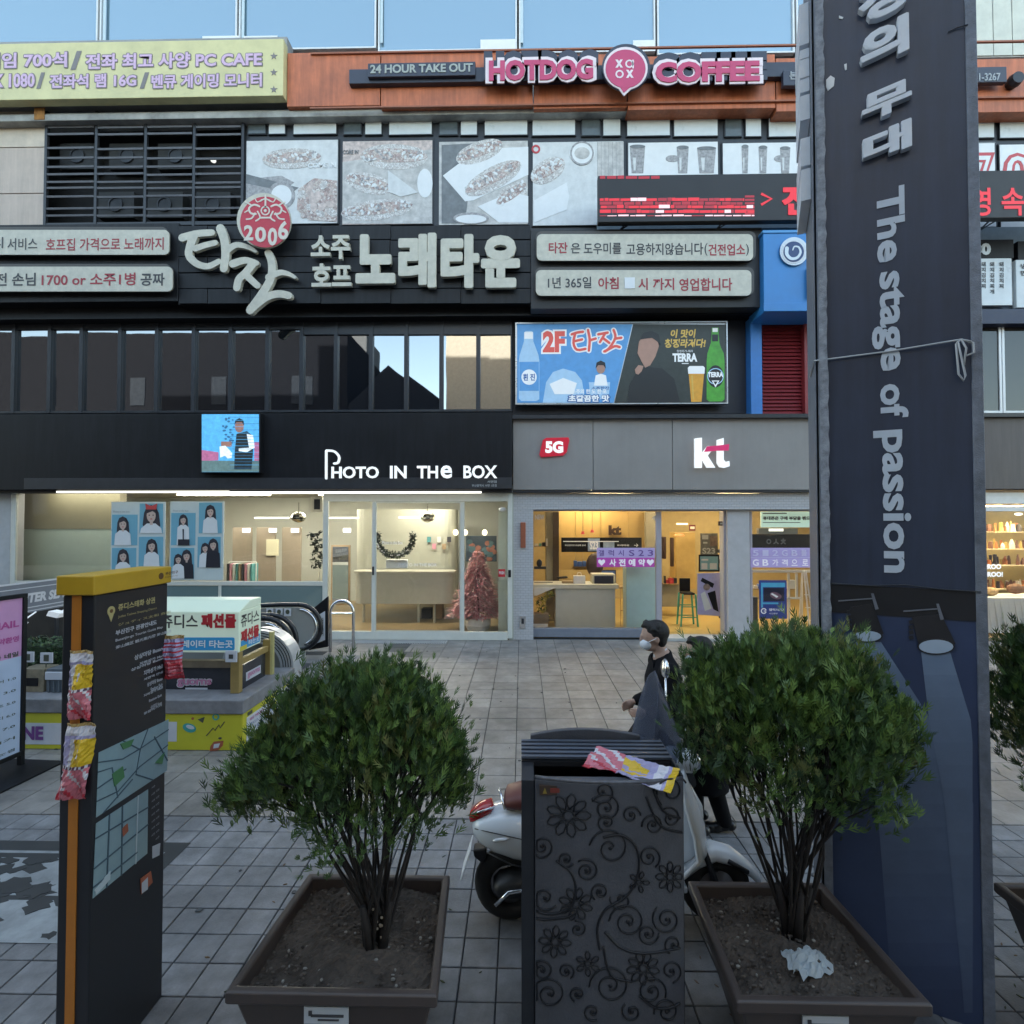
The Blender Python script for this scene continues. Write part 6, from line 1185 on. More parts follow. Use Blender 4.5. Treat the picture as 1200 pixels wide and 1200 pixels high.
# A board on the far left
t = thing('a_board', (-5.2, 5.0, 0), 'black framed sandwich board with pink and pale blue price list at the left edge', 'sandwich board')
o0 = PZ(-60, 935); o1 = PZ(24, 897); o0.z = o1.z = 0; u = (o1 - o0).normalized(); wd = (o1 - o0).length; n_ = u.cross(Z_); ab = [black, mat('pink_sheet', (.55, .28, .5), .4, var=.05), mat('pale_blue_sheet', (.42, .50, .66), .4, var=.05), MATS['print_magenta'], MATS['print_dark']]
zt2 = CAM.z + ray(22, 695).z * (o1.y / ray(22, 695).y)
b = B(); b.obox(o0 + Z_ * .12, u, Z_, n_, wd, .04, .05); b.obox(o0 + Z_ * (zt2 - .04), u, Z_, n_, wd, .04, .05); b.obox(o0 + Z_ * .16, u, Z_, n_, .04, zt2 - .2, .05); b.obox(o1 - u * .04, u, Z_, n_, .04, zt2 - .04, .05); b.obox(o0 - n_ * .3, u, Z_, n_, wd + .1, .02, .7); b.build('frame', black, t, bevel=.004)
b = B(); b.use(2).obox(o0 + u * .04 + Z_ * .16 + n_ * .01, u, Z_, n_, wd - .08, (zt2 - .2) * .62, .02); b.use(1).obox(o0 + u * .04 + Z_ * (.16 + (zt2 - .2) * .62) + n_ * .01, u, Z_, n_, wd - .08, (zt2 - .2) * .38, .02)
q = lambda k: o0 + u * (wd - .33) + Z_ * (zt2 - k) + n_ * .03
for k, (tx, h, m) in enumerate((('NAIL', .07, 3), ('예약환영', .06, 3), ('1층 네일', .05, 4))): b.use(m).text(tx, q(.33 + k * .15), u, Z_, .26, h, .003, .03)
for k in range(7): b.use(4).text(('케어 1.0', '젤 3.0', '아트 5.0', '패디 6.0', '풀 7.0', '제거', '속눈썹')[k], q(.86 + k * .12), u, Z_, .24, .03, .003, .01)
b.build('sheet', ab, t)
# arched bike rail
t = thing('arch_rail', (P(400, 760, 9.8).x, 9.8, 0), 'polished steel arched rail beside the escalator end', 'rail')
pa = PZ(387, 764); pb2 = PZ(414, 764); Yr_ = pa.y; zt3 = P(400, 704, Yr_).z; rr__ = (pb2.x - pa.x) / 2; b = B(); b.smooth = True
b.tube([V((pa.x, Yr_, 0))] + [V(((pa.x + pb2.x) / 2 - rr__ * math.cos(math.pi * k / 12), Yr_, zt3 - rr__ + rr__ * math.sin(math.pi * k / 12))) for k in range(13)] + [V((pb2.x, Yr_, 0))], .03, 8); b.build('hoop', chrome, t)
b = B(); b.tube([(pa.x, Yr_, zt3 - rr__ - .02), (pb2.x, Yr_, zt3 - rr__ - .02)], .018, 7); b.build('crossbar', chrome, t)
# ================================================================ pavement sticker at lower left
t = thing('floor_sticker', (-3.2, 3.3, .01), 'worn black and white graphic sticker on the pavement at the lower left', 'floor sticker')
fw = mat('sticker_white', (.25, .27, .28), .6, var=.5, scale=3); fk_ = mat('sticker_black', (.025, .028, .03), .6, var=.3)
def gp(pts, z, b, d=.0008): w_ = [PZ(x, y) for x, y in pts]; return b.prism([(p.x, p.y) for p in w_], (0, 0, z), X_, Y_, d)
b = B(); a0, a1 = PZ(90, 1107), PZ(222, 990)
xa, xb2, ya, yb3 = -4.4, a1.x + .0, a0.y, a1.y + .02
b.use(1).box(xa, xb2, ya, yb3, .003, .0042); b.use(0).box(xa, xb2 - .12, ya + .0, yb3 - .12, .0045, .0054)
b.build('sheet', [fw, fk_], t)
b = B(); b.use(0)
random.seed(11)
for k in range(46):
    x = random.uniform(xa + .1, xb2 - .2); y = random.uniform(ya + .06, yb3 - .2); r_ = random.uniform(.02, .11)
    b.prism([(x + r_ * random.uniform(.6, 1.5) * math.cos(a), y + r_ * random.uniform(.3, 1) * math.sin(a)) for a in [6.283 * j / 11 for j in range(11)]], (0, 0, .0056), X_, Y_, .0008)
b.box(xa, xb2 - .14, yb3 - .2, yb3 - .15, .0056, .0064); b.box(xa, xb2 - .5, ya + .34, ya + .38, .0056, .0064)
b.build('print', fk_, t)
# ================================================================ wayfinding kiosk
XK = -1.90
def K(px, py, X=XK): d = ray(px, py); q = CAM + d * (X / d.x); return q
t = thing('wayfinding_kiosk', (XK - .07, 2.5, 0), 'tall slim dark map kiosk with yellow cap and orange stripe on its edge', 'kiosk')
kd = mat('kiosk_charcoal', (.016, .017, .021), .4, var=.2, scale=3); ky = mat('kiosk_yellow', (.48, .29, .015), .4, var=.1); ko = mat('kiosk_orange', (.45, .16, .02), .4, var=.1)
y0k, y1k = 2.25, 2.72; zk = 2.178
b = B(); b.box(XK - .145, XK, y0k, y1k, 0, zk - .002); b.build('body', kd, t, bevel=.006)
b = B(); b.box(XK - .16, XK + .012, y0k - .02, y1k + .012, zk, 2.265); b.build('cap', ky, t, bevel=.006)
b = B(); b.box(XK - .098, XK - .058, y0k - .006, y0k - .001, 0, zk - .003); b.build('stripe', ko, t)
kp = [mat('kiosk_gold_ink', (.42, .36, .16), .5, var=0), mat('kiosk_grey_ink', (.45, .47, .52), .5, var=0), mat('kiosk_brown_ink', (.12, .06, .02), .5, var=0), mat('map_paper', (.24, .34, .37), .5, var=.1, scale=10), mat('map_line', (.05, .09, .12), .5, var=0), mat('map_green', (.07, .2, .08), .5, var=0), mat('map_white', (.45, .52, .55), .5, var=0), MATS['print_rust']]
b = B()
def kt(body, x0, y0, x1, h, m, bo=.0):
    p = K(x0, y0); q_ = K(x1, y0); b.use(m).text(body, (XK, p.y, p.z), Y_, Z_, q_.y - p.y, h * p.y / 600, .002, bo)
kt('쥬디스태화 상권', 138, 716, 181, 8, 0, .03); kt('Judies Taehwa Shopping District', 138, 725, 183, 3.5, 0); kt('ジュディス太和 商圏', 138, 734, 199, 3.5, 0)
kt('부산진구 관광안내도', 135, 745, 183, 6, 1, .03); kt('Busanjin-gu Tourist Guide Map', 135, 753, 190, 4, 1, .01); kt('釜山鎮区 観光案内図 釜山鎮區', 135, 761, 200, 4, 1, .01)
for (x0, y, x1, h) in ((157, 774, 190, 6), (163, 780, 191, 3.5), (153, 787, 192, 3.5), (168, 792, 190, 6), (168, 798, 190, 3), (172, 805, 190, 5), (176, 811, 190, 5), (168, 817, 190, 3), (174, 823, 189, 3), (176, 832, 189, 5), (168, 838, 189, 3)): kt(random.choice(('서면역 안내', '지하상가 Mall', '젊음의거리', 'Station Exit', '상상마당 Busan')), x0, y, x1, h, 1, .02)
p = K(130, 716); yy, zz = p.y, p.z
b.use(0).prism([(yy + .022 * math.sin(6.283 * k / 20), zz + .022 * math.cos(6.283 * k / 20)) for k in range(20)], (XK, 0, 0), Y_, Z_, .002).prism([(yy - .016, zz - .012), (yy + .016, zz - .012), (yy, zz - .05)], (XK, 0, 0), Y_, Z_, .002)
b.use(2).prism([(yy + .009 * math.sin(6.283 * k / 14), zz + .009 * math.cos(6.283 * k / 14)) for k in range(14)], (XK + .002, 0, 0), Y_, Z_, .001)
p = K(186, 675); b.use(2).prism([(p.y + .017 * math.sin(6.283 * k / 18), p.z + .017 * math.cos(6.283 * k / 18)) for k in range(18)], (XK + .012, 0, 0), Y_, Z_, .002); b.text('부산진구', (XK + .012, p.y + .03, p.z), Y_, Z_, .1, .018, .002, .03); b.text('BUSANJIN-GU', (XK + .012, p.y + .03, p.z - .016), Y_, Z_, .1, .01, .002, 0)
b.build('lettering', kp, t, kind='stuff')
b = B()
def kq(pts, d0, d1, m): 
    w_ = [K(x, y) for x, y in pts]; b.use(m).prism([(p.y, p.z) for p in w_], (XK + d0, 0, 0), Y_, Z_, d1)
def kl(pts, wd, m, d0=.0035): w_ = [K(x, y) for x, y in pts]; b.use(m).stroke([(p.y, p.z) for p in w_], wd, (XK + d0, 0, 0), Y_, Z_, .0008)
m1 = [(115, 882), (197, 843), (195, 903), (112, 958)]; m2 = [(112, 965), (173, 925), (172, 1000), (108, 1053)]
kq(m1, .001, .002, 3); kq(m2, .001, .002, 3)
def bl(m, s_, t_): a_ = V(m[0]).lerp(V(m[1]), s_); c1 = V(m[3]).lerp(V(m[2]), s_); q_ = a_.lerp(c1, t_); return (q_.x, q_.y)
for pts in ([(0, .15), (.35, .3), (.6, .28), (1, .2)], [(0, .3), (.2, .35), (.3, .9)], [(.35, .0), (.6, .3), (.55, .7), (.8, 1)], [(0, .75), (.3, .8), (.6, .6), (1, .5)], [(.7, 0), (.6, .3)], [(.1, 1), (.5, .75)], [(0, .55), (.4, .5)], [(.8, .2), (1, .8)]): kl([bl(m1, *q_) for q_ in pts], .006, 4)
for pts in ([(0, .2), (1, .28)], [(0, .6), (1, .55)], [(.25, 0), (.25, 1)], [(.5, 0), (.52, 1)], [(.8, 0), (.78, 1)], [(0, .85), (.8, .85)]): kl([bl(m2, *q_) for q_ in pts], .007, 6 if pts[0][0] in (.8,) else 4)
kq([bl(m1, .2, .45), bl(m1, .35, .42), bl(m1, .38, .62), bl(m1, .24, .68)], .004, .001, 5); kq([bl(m1, .3, .02), bl(m1, .5, .05), bl(m1, .45, .15), bl(m1, .35, .14)], .004, .001, 5); kq([bl(m1, .82, .7), bl(m1, .95, .6), bl(m1, .92, .8)], .004, .001, 5)
kq([bl(m2, .5, .32), bl(m2, .6, .3), bl(m2, .62, .42), bl(m2, .52, .45)], .004, .001, 7); kq([bl(m2, .02, .9), bl(m2, .3, .8), bl(m2, .3, .92), bl(m2, .05, .98)], .004, .001, 6)
for k in range(16): kt('서면', 177 + (k % 2) * 5, 925 + k * 4, 181 + (k % 2) * 5, 2.4, 1)
kq([(178, 992), (187, 988), (186, 1002), (178, 1006)], .001, .001, 1); kq([(164, 1030), (176, 1021), (178, 1034), (165, 1048)], .001, .001, 7); kq([(165, 1035), (172, 1028), (172, 1042), (165, 1047)], .0025, .001, 1)
b.build('map', kp, t)
def dirt(): pass
# crumpled snack wrappers
wr = [mat('wrap_silver', (.45, .45, .52), .25, .5, var=.3, scale=30), mat('wrap_white', (.6, .58, .62), .4, var=.1), mat('wrap_pink', (.55, .16, .2), .35, var=.2), mat('wrap_yellow', (.65, .42, .02), .35, var=.1), mat('wrap_kraft', (.42, .28, .1), .5, var=.2), mat('wrap_lilac', (.35, .32, .5), .35, var=.2), mat('wrap_red', (.45, .03, .05), .35, var=.1), mat('wrap_ink', (.1, .04, .08), .4, var=0)]
def wrapper(o_, u, v, wd, ht, lab, rows_, seed, skew=0, bulge=.025):
    rnd = random.Random(seed); o_ = V(o_); u = V(u).normalized(); v = V(v).normalized(); n = u.cross(v); nx, ny = 14, 26; pts = []
    for j in range(ny + 1):
        for i in range(nx + 1):
            s_, t_ = i / nx, j / ny
            edge = 1 - abs(2 * s_ - 1) ** 3; wv = .012 * math.sin(9 * s_ + seed) * math.cos(7 * t_ + seed) + rnd.uniform(-.005, .005)
            ww = wd * (1 - .12 * math.sin(math.pi * t_) ** 2 + rnd.uniform(-.006, .006))
            pts.append(o_ + u * ((s_ - .5) * ww + skew * t_ * wd + wd * .04 * math.sin(5 * t_ + seed)) + v * (t_ * ht) + n * (bulge * edge * math.sin(math.pi * min(1, t_ * 1.05)) + wv + .008))
    b = B()
    for j in range(ny):
        for i in range(nx):
            m = rows_(i / nx, j / ny); b.mi.append(m); b.sm.append(False); a = j * (nx + 1) + i; b.f.append((a, a + 1, a + nx + 2, a + nx + 1))
    b.v = [tuple(p) for p in pts]
    ob = b.build('snack_wrapper', wr); md = ob.modifiers.new('s', 'SOLIDIFY'); md.thickness = .003
    tag(ob, lab, 'wrapper', 'crumpled snack wrappers'); return ob
def rowsA(s_, t_):
    if t_ > .93: return 4
    if t_ > .78: return 1 if int(t_ * 60) % 3 else 5
    if t_ > .45: return 3 if .35 < s_ < .95 and not (.5 < s_ < .62 and .55 < t_ < .68) else 5 if s_ < .2 else 1
    if t_ > .4: return 7 if int(s_ * 14) % 2 else 1
    return 2 if (int(s_ * 9 + t_ * 14) % 4) else 6 if t_ < .15 else 1
pA = P(88, 845, 2.2); wrapper((pA.x, 2.23, pA.z), (1, 0, 0), (.03, -.02, 1), .11, .30, 'pink and yellow crumpled snack wrapper taped to the kiosk edge, upper one', rowsA, 3)
pA = P(78, 940, 2.2); wrapper((pA.x, 2.23, pA.z), (1, .1, 0), (.14, -.02, 1), .125, .335, 'pink and yellow crumpled snack wrapper hanging lower on the kiosk edge', rowsA, 5)
def rowsB(s_, t_): return 4 if t_ > .9 else (5 if int(t_ * 30) % 3 else 6) if t_ > .45 else (2 if int(t_ * 20) % 2 else 6)
pA = K(207, 800); wrapper((-1.86, 2.72, P(215, 795, 2.72).z), (1, .25, 0), (0, 0, 1), .10, .23, 'reddish crumpled snack wrapper on the far edge of the kiosk by the lightbox', rowsB, 8)
# ================================================================ banner pillar
FL = V((1.675, 2.90, 0)); rv = V((.906, -.423, 0)); kv = V((.423, .906, 0)); nv = rv.cross(Z_)
WP, DP, HP = .70, .52, 6.4
def PL(px, py):
    d = ray(px, py); tt = (FL - CAM).dot(nv) / d.dot(nv); q_ = CAM + d * tt - FL; return (q_.dot(rv), q_.z)
t = thing('banner_pillar', FL + rv * .35 + kv * .3, 'tall square pillar wrapped in navy banner reading The stage of passion with raised letters', 'pillar')
pn = mat('navy_banner', (.027, .038, .070), .45, var=.25, scale=1.2, bump=.25, bscale=3, streak=.2); pb_m = mat('blue_banner', (.032, .05, .11), .4, var=.2, scale=1.5); pg = mat('pillar_edge_grey', (.17, .19, .23), .45, .2, var=.35, scale=14, bump=.4); pk_ = mat('pillar_black', (.012, .013, .018), .45, var=.2)
b = B(); b.obox(FL + kv * .004, rv, kv, Z_, WP, DP, HP); b.build('core', pn, t)
zz1 = PL(1050, 688)[1]; zz0 = PL(1050, 722)[1]
b = B(); b.obox(FL + rv * .035 + nv * 0, rv, Z_, nv, WP - .075, zz0, .006); b.build('lower_banner', pb_m, t)
b = B(); b.obox(FL + rv * .035 + Z_ * zz0, rv, Z_, nv, WP - .075, zz1 - zz0, .010); b.build('dark_band', pk_, t)
b = B(); b.obox(FL + rv * .035 + Z_ * zz1, rv, Z_, nv, WP - .075, HP - zz1, .006); b.build('upper_banner', pn, t)
b = B(); b.obox(FL - rv * .006 - kv * .0, rv, Z_, nv, .04, HP, .016); b.obox(FL - rv * .012 + kv * .02, kv, Z_, -rv, DP, HP, .006); b.obox(FL + rv * (WP - .04), rv, Z_, nv, .045, HP, .014); b.obox(FL + rv * (WP + .001), kv, Z_, rv, DP, HP, .008)
b.build('edge_strip', pg, t, bevel=.004)
random.seed(5)
b = B(); n = 90
for sx in (.03,):
    rings = []
    for k in range(n):
        z = 1.6 + k * 3.9 / n; w_ = .006 + .008 * random.random(); rings.append([FL + rv * (sx - .03) + nv * (.016) + Z_ * z, FL + rv * (sx - .03) + nv * .024 + Z_ * z, FL + rv * (sx + w_) + nv * .024 + Z_ * z, FL + rv * (sx + w_) + nv * .016 + Z_ * z])
    b.loft(rings)
b.build('peeling_tape', mat('aged_tape', (.27, .29, .33), .6, var=.5, scale=20, bump=.5), t)
# raised lettering, rotated to read downwards
lw = mat('letter_white', (.64, .68, .74), .45, var=.12, scale=5); lwk = mat('letter_print', (.50, .56, .64), .5, var=.1)
def plt(body, ytop, ybot, xl_, xr_, d, bo, m, nm='letters'):
    ym = (ytop + ybot) / 2; xm = (xl_ + xr_) / 2
    u0 = PL(xl_, ym)[0]; u1 = PL(xr_, ym)[0]; z1 = PL(xm, ytop)[1]; z0 = PL(xm, ybot)[1]
    b = B(); b.text(body, FL + rv * u0 + Z_ * z1 + nv * .006, -Z_, rv, z1 - z0, u1 - u0, d, bo); return b.build(nm, m, t)
def upr(ch, xl_, xr_, ybl, hpx, d=.028, bo=.06):
    u0, z0 = PL(xl_, ybl); u1 = PL(xr_, ybl - 20)[0]; b = B()
    b.text(ch, FL + rv * u0 + Z_ * z0 + nv * .006, rv + Z_ * .15, Z_, u1 - u0, hpx * .0047, d, bo); b.build('raised_letter', lw, t)
upr('열', 1003, 1062, -22, 46); upr('정', 1005, 1062, 40, 46); upr('의', 1007, 1064, 90, 44); upr('무', 1009, 1067, 152, 33); upr('대', 1010, 1067, 198, 33)
plt('The', 221, 307, 1027, 1060, .004, .03, lwk, 'printed_word'); plt('stage', 319, 435, 1021, 1060, .004, .03, lwk, 'printed_word'); plt('of', 450, 490, 1031, 1064, .004, .03, lwk, 'printed_word'); plt('passion', 504, 671, 1024, 1067, .004, .03, lwk, 'printed_word')
# stage light artwork
art = [mat('art_beam', (.12, .17, .25), .45, var=.12), mat('art_beam_dim', (.055, .08, .145), .45, var=.12), mat('art_lamp_black', (.02, .02, .025), .4, var=.2), mat('art_lens', (.38, .46, .56), .4, var=.05), mat('art_grey', (.15, .16, .19), .4, var=.1), mat('art_deep', (.024, .036, .085), .45, var=.15)]
b = B()
def ap(pts, m, d0=.0065, d=.0012): b.use(m).prism([PL(x, y) for x, y in pts], FL + nv * d0, rv, Z_, d)
def ae(cx, cy, rx, ry, m, d0, rot=0): ap([(cx + rx * math.cos(6.283 * k / 24), cy + ry * math.sin(6.283 * k / 24)) for k in range(24)], m, d0)
art.append(mat('art_beam_mid', (.085, .12, .19), .45, var=.12)); art.append(mat('art_beam_soft', (.07, .10, .165), .45, var=.12)); art.append(mat('art_beam_faint', (.043, .063, .125), .45, var=.12))
def beam(xa, xb, y0, xa2, xb2, y2, d0, tones):      # soft beam: nested wedges, brighter inwards
    n = len(tones)
    for k, m in enumerate(tones):
        f = k / n * .42; q_ = lambda a, c_, t_: a + (c_ - a) * t_
        ap([(q_(xa, xb, f * .3), y0), (q_(xb, xa, f * .3), y0 - 1), (q_(xb2, xa2, f), y2), (q_(xa2, xb2, f), y2 + 20)], m, d0 + k * .0003, .0008)
def cone(Lp, Rp, y0, y1, c0, c1, d0, nm, nb=16):      # printed light cone fading downwards in fine bands
    def at(pl, y):
        for (xa, ya), (xb, yb) in zip(pl, pl[1:]):
            if y <= yb: return xa + (xb - xa) * (y - ya) / (yb - ya)
        return pl[-1][0]
    for k in range(nb):
        ya, yb = y0 + (y1 - y0) * k / nb, y0 + (y1 - y0) * (k + 1) / nb; f = (k / (nb - 1)) ** .7
        art.append(mat('%s_tone_%d' % (nm, k), tuple(c0[i] + (c1[i] - c0[i]) * f for i in range(3)), .45, var=.1))
        b.use(len(art) - 1); w0 = [PL(x, y) for x, y in ((at(Lp, ya), ya), (at(Rp, ya), ya), (at(Rp, yb), yb), (at(Lp, yb), yb))]; b.m = len(art) - 1
        o_ = FL + nv * d0; vv = [o_ + rv * u_ + Z_ * z_ for u_, z_ in w0]; b.add(vv, [(0, 3, 2, 1)])
cone([(1003, 752), (1026, 920), (1047, 1190)], [(1032, 752), (1090, 842), (1140, 930), (1140, 1190)], 752, 1185, (.15, .21, .31), (.036, .054, .115), .0068, 'left_cone')
cone([(1079, 764), (1088, 842), (1106, 935), (1130, 1190)], [(1113, 764), (1139, 850), (1139, 1190)], 764, 1185, (.16, .22, .32), (.06, .085, .15), .0086, 'right_cone')
for cx, cy, rx, ry, hx in ((1016, 745, 16, 6, 1012), (1096, 757, 20, 8, 1088)):
    ap([(cx - rx - 1, cy - 4), (hx - rx, cy - 34), (hx + rx - 6, cy - 38), (cx + rx + 3, cy - 3), (cx, cy + ry)], 2, .0105); ae(cx, cy, rx + 2, ry + 1.5, 2, .0118); ae(cx, cy, rx, ry, 3, .0132)
    ap([(hx - 30, cy - 42), (hx + 12, cy - 45), (hx + 12, cy - 43.5), (hx - 30, cy - 40.5)], 4, .0145); ap([(hx + 8, cy - 50), (hx + 11, cy - 50), (hx + 17, cy - 32), (hx + 13, cy - 31)], 4, .0158)
    for k in range(4): ap([(hx - rx - 4, cy - 30 + k * 6), (hx - rx + 1, cy - 31 + k * 6), (hx - rx + 2, cy - 27 + k * 6), (hx - rx - 3, cy - 26 + k * 6)], 2, .012)
b.build('stage_light_print', art, t)
b = B(); b.smooth = True
def onpl(px, py, o_=.02): u_, z_ = PL(px, py); return FL + rv * u_ + Z_ * z_ + nv * o_
b.tube([FL - rv * .02 + Z_ * PL(957, 425)[1] + kv * .3, onpl(954, 424, .02), onpl(1040, 413, .015), onpl(1124, 400, .03), onpl(1135, 403, .04)], .0045, 6)
for pts in ([(1124, 400), (1118, 405), (1121, 440), (1127, 448), (1129, 442), (1124, 420), (1120, 402)], [(1124, 400), (1138, 404), (1139, 415), (1130, 419)], [(1124, 400), (1130, 410), (1127, 430)]): b.tube([onpl(x, y, .03) for x, y in pts], .005, 6)
b.build('cord', mat('cord_white', (.42, .44, .46), .7, var=.1), t)
b = B(); b.smooth = True; b.tube([onpl(972, 683, .018), onpl(1020, 686, .016), onpl(1060, 685, .016), onpl(1100, 690, .016), onpl(1148, 693, .02)], .0035, 6); b.tube([onpl(1110, 40, .012), onpl(1120, 35, .012), onpl(1133, 32, .016)], .003, 5); b.build('wire', steel, t)
b = B(); 
for pts in ([(968, 95), (973, 90), (978, 93), (977, 102), (970, 108), (968, 103)], [(983, 20), (988, 22), (987, 24), (983, 23)], [(989, 77), (992, 76), (992, 83), (990, 84)]): b.prism([PL(x, y) for x, y in pts], FL + nv * .007, rv, Z_, .003)
b.build('torn_paper', white, t)
# raised letters on the left side face, seen edge on
b = B()
for z0_, z1_ in ((36, 47), (48, 70), (72, 88), (92, 122), (144, 178), (182, 220), (-20, 30)):
    za_, zb_ = PL(948, z1_)[1], PL(948, z0_)[1]; b.obox(FL + kv * .12 - rv * .07 + Z_ * za_, kv, Z_, rv, .4, zb_ - za_, .05)
b.build('raised_letter', lw, t)
# ================================================================ planters and bushes
plm = mat('planter_brown', (.062, .047, .042), .42, var=.2, scale=3, bump=.1, bscale=14); soilm = mat('soil', (.075, .058, .046), .95, var=.5, scale=9, bump=1, bscale=60); pebm = mat('soil_pebble', (.11, .09, .075), .9, var=.3)
HPZ = .52; SOIL = .455
def make_planter(x, y, w0, w1, d, lab, front_label=True):
    """rim centre x, front edge y, front width w0, back width w1, depth d"""
    t = thing('planter', (x, y + d / 2, 0), lab, 'planter', 'brown planters along the kerb')
    def ring(k, z, wa=w0, wb=w1):      # k = inset
        return [V((x - wa / 2 + k, y + k, z)), V((x + wa / 2 - k, y + k, z)), V((x + wb / 2 - k, y + d - k, z)), V((x - wb / 2 + k, y + d - k, z))]
    b = B(); b.loft([ring(.15, 0), ring(.075, .26), ring(.03, HPZ - .07), ring(.03, HPZ - .045)], True); b.f = b.f[:-1]; b.mi = b.mi[:-1]; b.sm = b.sm[:-1]
    b.build('body', plm, t, bevel=.012)
    b = B(); b.loft([ring(.012, HPZ - .06), ring(.0, HPZ - .05), ring(.0, HPZ - .008), ring(.006, HPZ), ring(.034, HPZ), ring(.04, HPZ - .01), ring(.045, SOIL - .05)], False); b.build('rim', plm, t, bevel=.006)
    n = 48; b = B(); b.smooth = False; g = []
    rnd = random.Random(x * 10); ph = [(rnd.uniform(4, 22), rnd.uniform(4, 22), rnd.uniform(0, 6)) for _ in range(9)]
    for j in range(n + 1):
        for i in range(n + 1):
            s_, q_ = i / n, j / n; wv = (w0 + (w1 - w0) * q_) - .085; px_ = x + (s_ - .5) * wv; py_ = y + .042 + q_ * (d - .084)
            h = sum(math.sin(a * px_ + c * py_ + e) for a, c, e in ph) * .006 + rnd.uniform(-.008, .008) + .02 * math.exp(-((px_ - x) ** 2 + (py_ - y - d * .35) ** 2) / .02)
            g.append((px_, py_, SOIL + h))
    b.add(g, [(j * (n + 1) + i, j * (n + 1) + i + 1, (j + 1) * (n + 1) + i + 1, (j + 1) * (n + 1) + i) for j in range(n) for i in range(n)])
    b.build('soil', soilm, t, kind='stuff')
    b = B()
    for k in range(420):
        px_ = x + rnd.uniform(-.46, .46) * (w0 - .1); py_ = y + rnd.uniform(.06, d - .06)
        if abs(px_ - x) > ((w0 + (w1 - w0) * (py_ - y) / d) / 2 - .055): continue
        b.use(rnd.choices((0, 1, 2), (5, 1, 4))[0]); b.ell((px_, py_, SOIL + .008), rnd.uniform(.003, .014), rnd.uniform(.003, .011), rnd.uniform(.003, .009), 5, 4)
    b.build('pebble', [pebm, mat('pale_chip', (.25, .23, .2), .8, var=.1), mat('soil_clod', (.05, .038, .03), .95, var=.3)], t, kind='stuff')
    b = B(); b.use(0).box(x - .12, x + .07, y + .022, y + .028, HPZ - .145, HPZ - .075); b.use(1).box(x - .09, x + .05, y + .019, y + .022, HPZ - .115, HPZ - .105).box(x - .06, x + .03, y + .019, y + .022, HPZ - .13, HPZ - .124).box(x - .1, x - .085, y + .019, y + .022, HPZ - .11, HPZ - .09)
    b.build('name_plate', [mat('plate_white', (.5, .54, .58), .35, .1, var=.1), ink], t)
    return t
pf = PZ(387, 1165, HPZ); YFp = pf.y
make_planter(pf.x, YFp, .90, .80, .74, 'brown tapered planter holding the left bush beside the map kiosk')
pf2 = PZ(984, 1165, HPZ)
make_planter(pf2.x - .045, YFp, .80, .74, .72, 'brown tapered planter between the patterned bin and the banner pillar')
make_planter(3.02, 2.2, .84, .84, .72, 'brown tapered planter cut by the right edge of the photo')
leafm = [mat('bush_green', (.062, .122, .028), .55, var=.35, scale=12), mat('bush_bright', (.12, .195, .04), .5, var=.3, scale=12), mat('bush_dark', (.03, .062, .02), .6, var=.3, scale=12), mat('bush_olive', (.125, .14, .04), .55, var=.3, scale=12)]
bark = mat('bush_bark', (.022, .017, .015), .8, var=.35, scale=20, bump=.4)
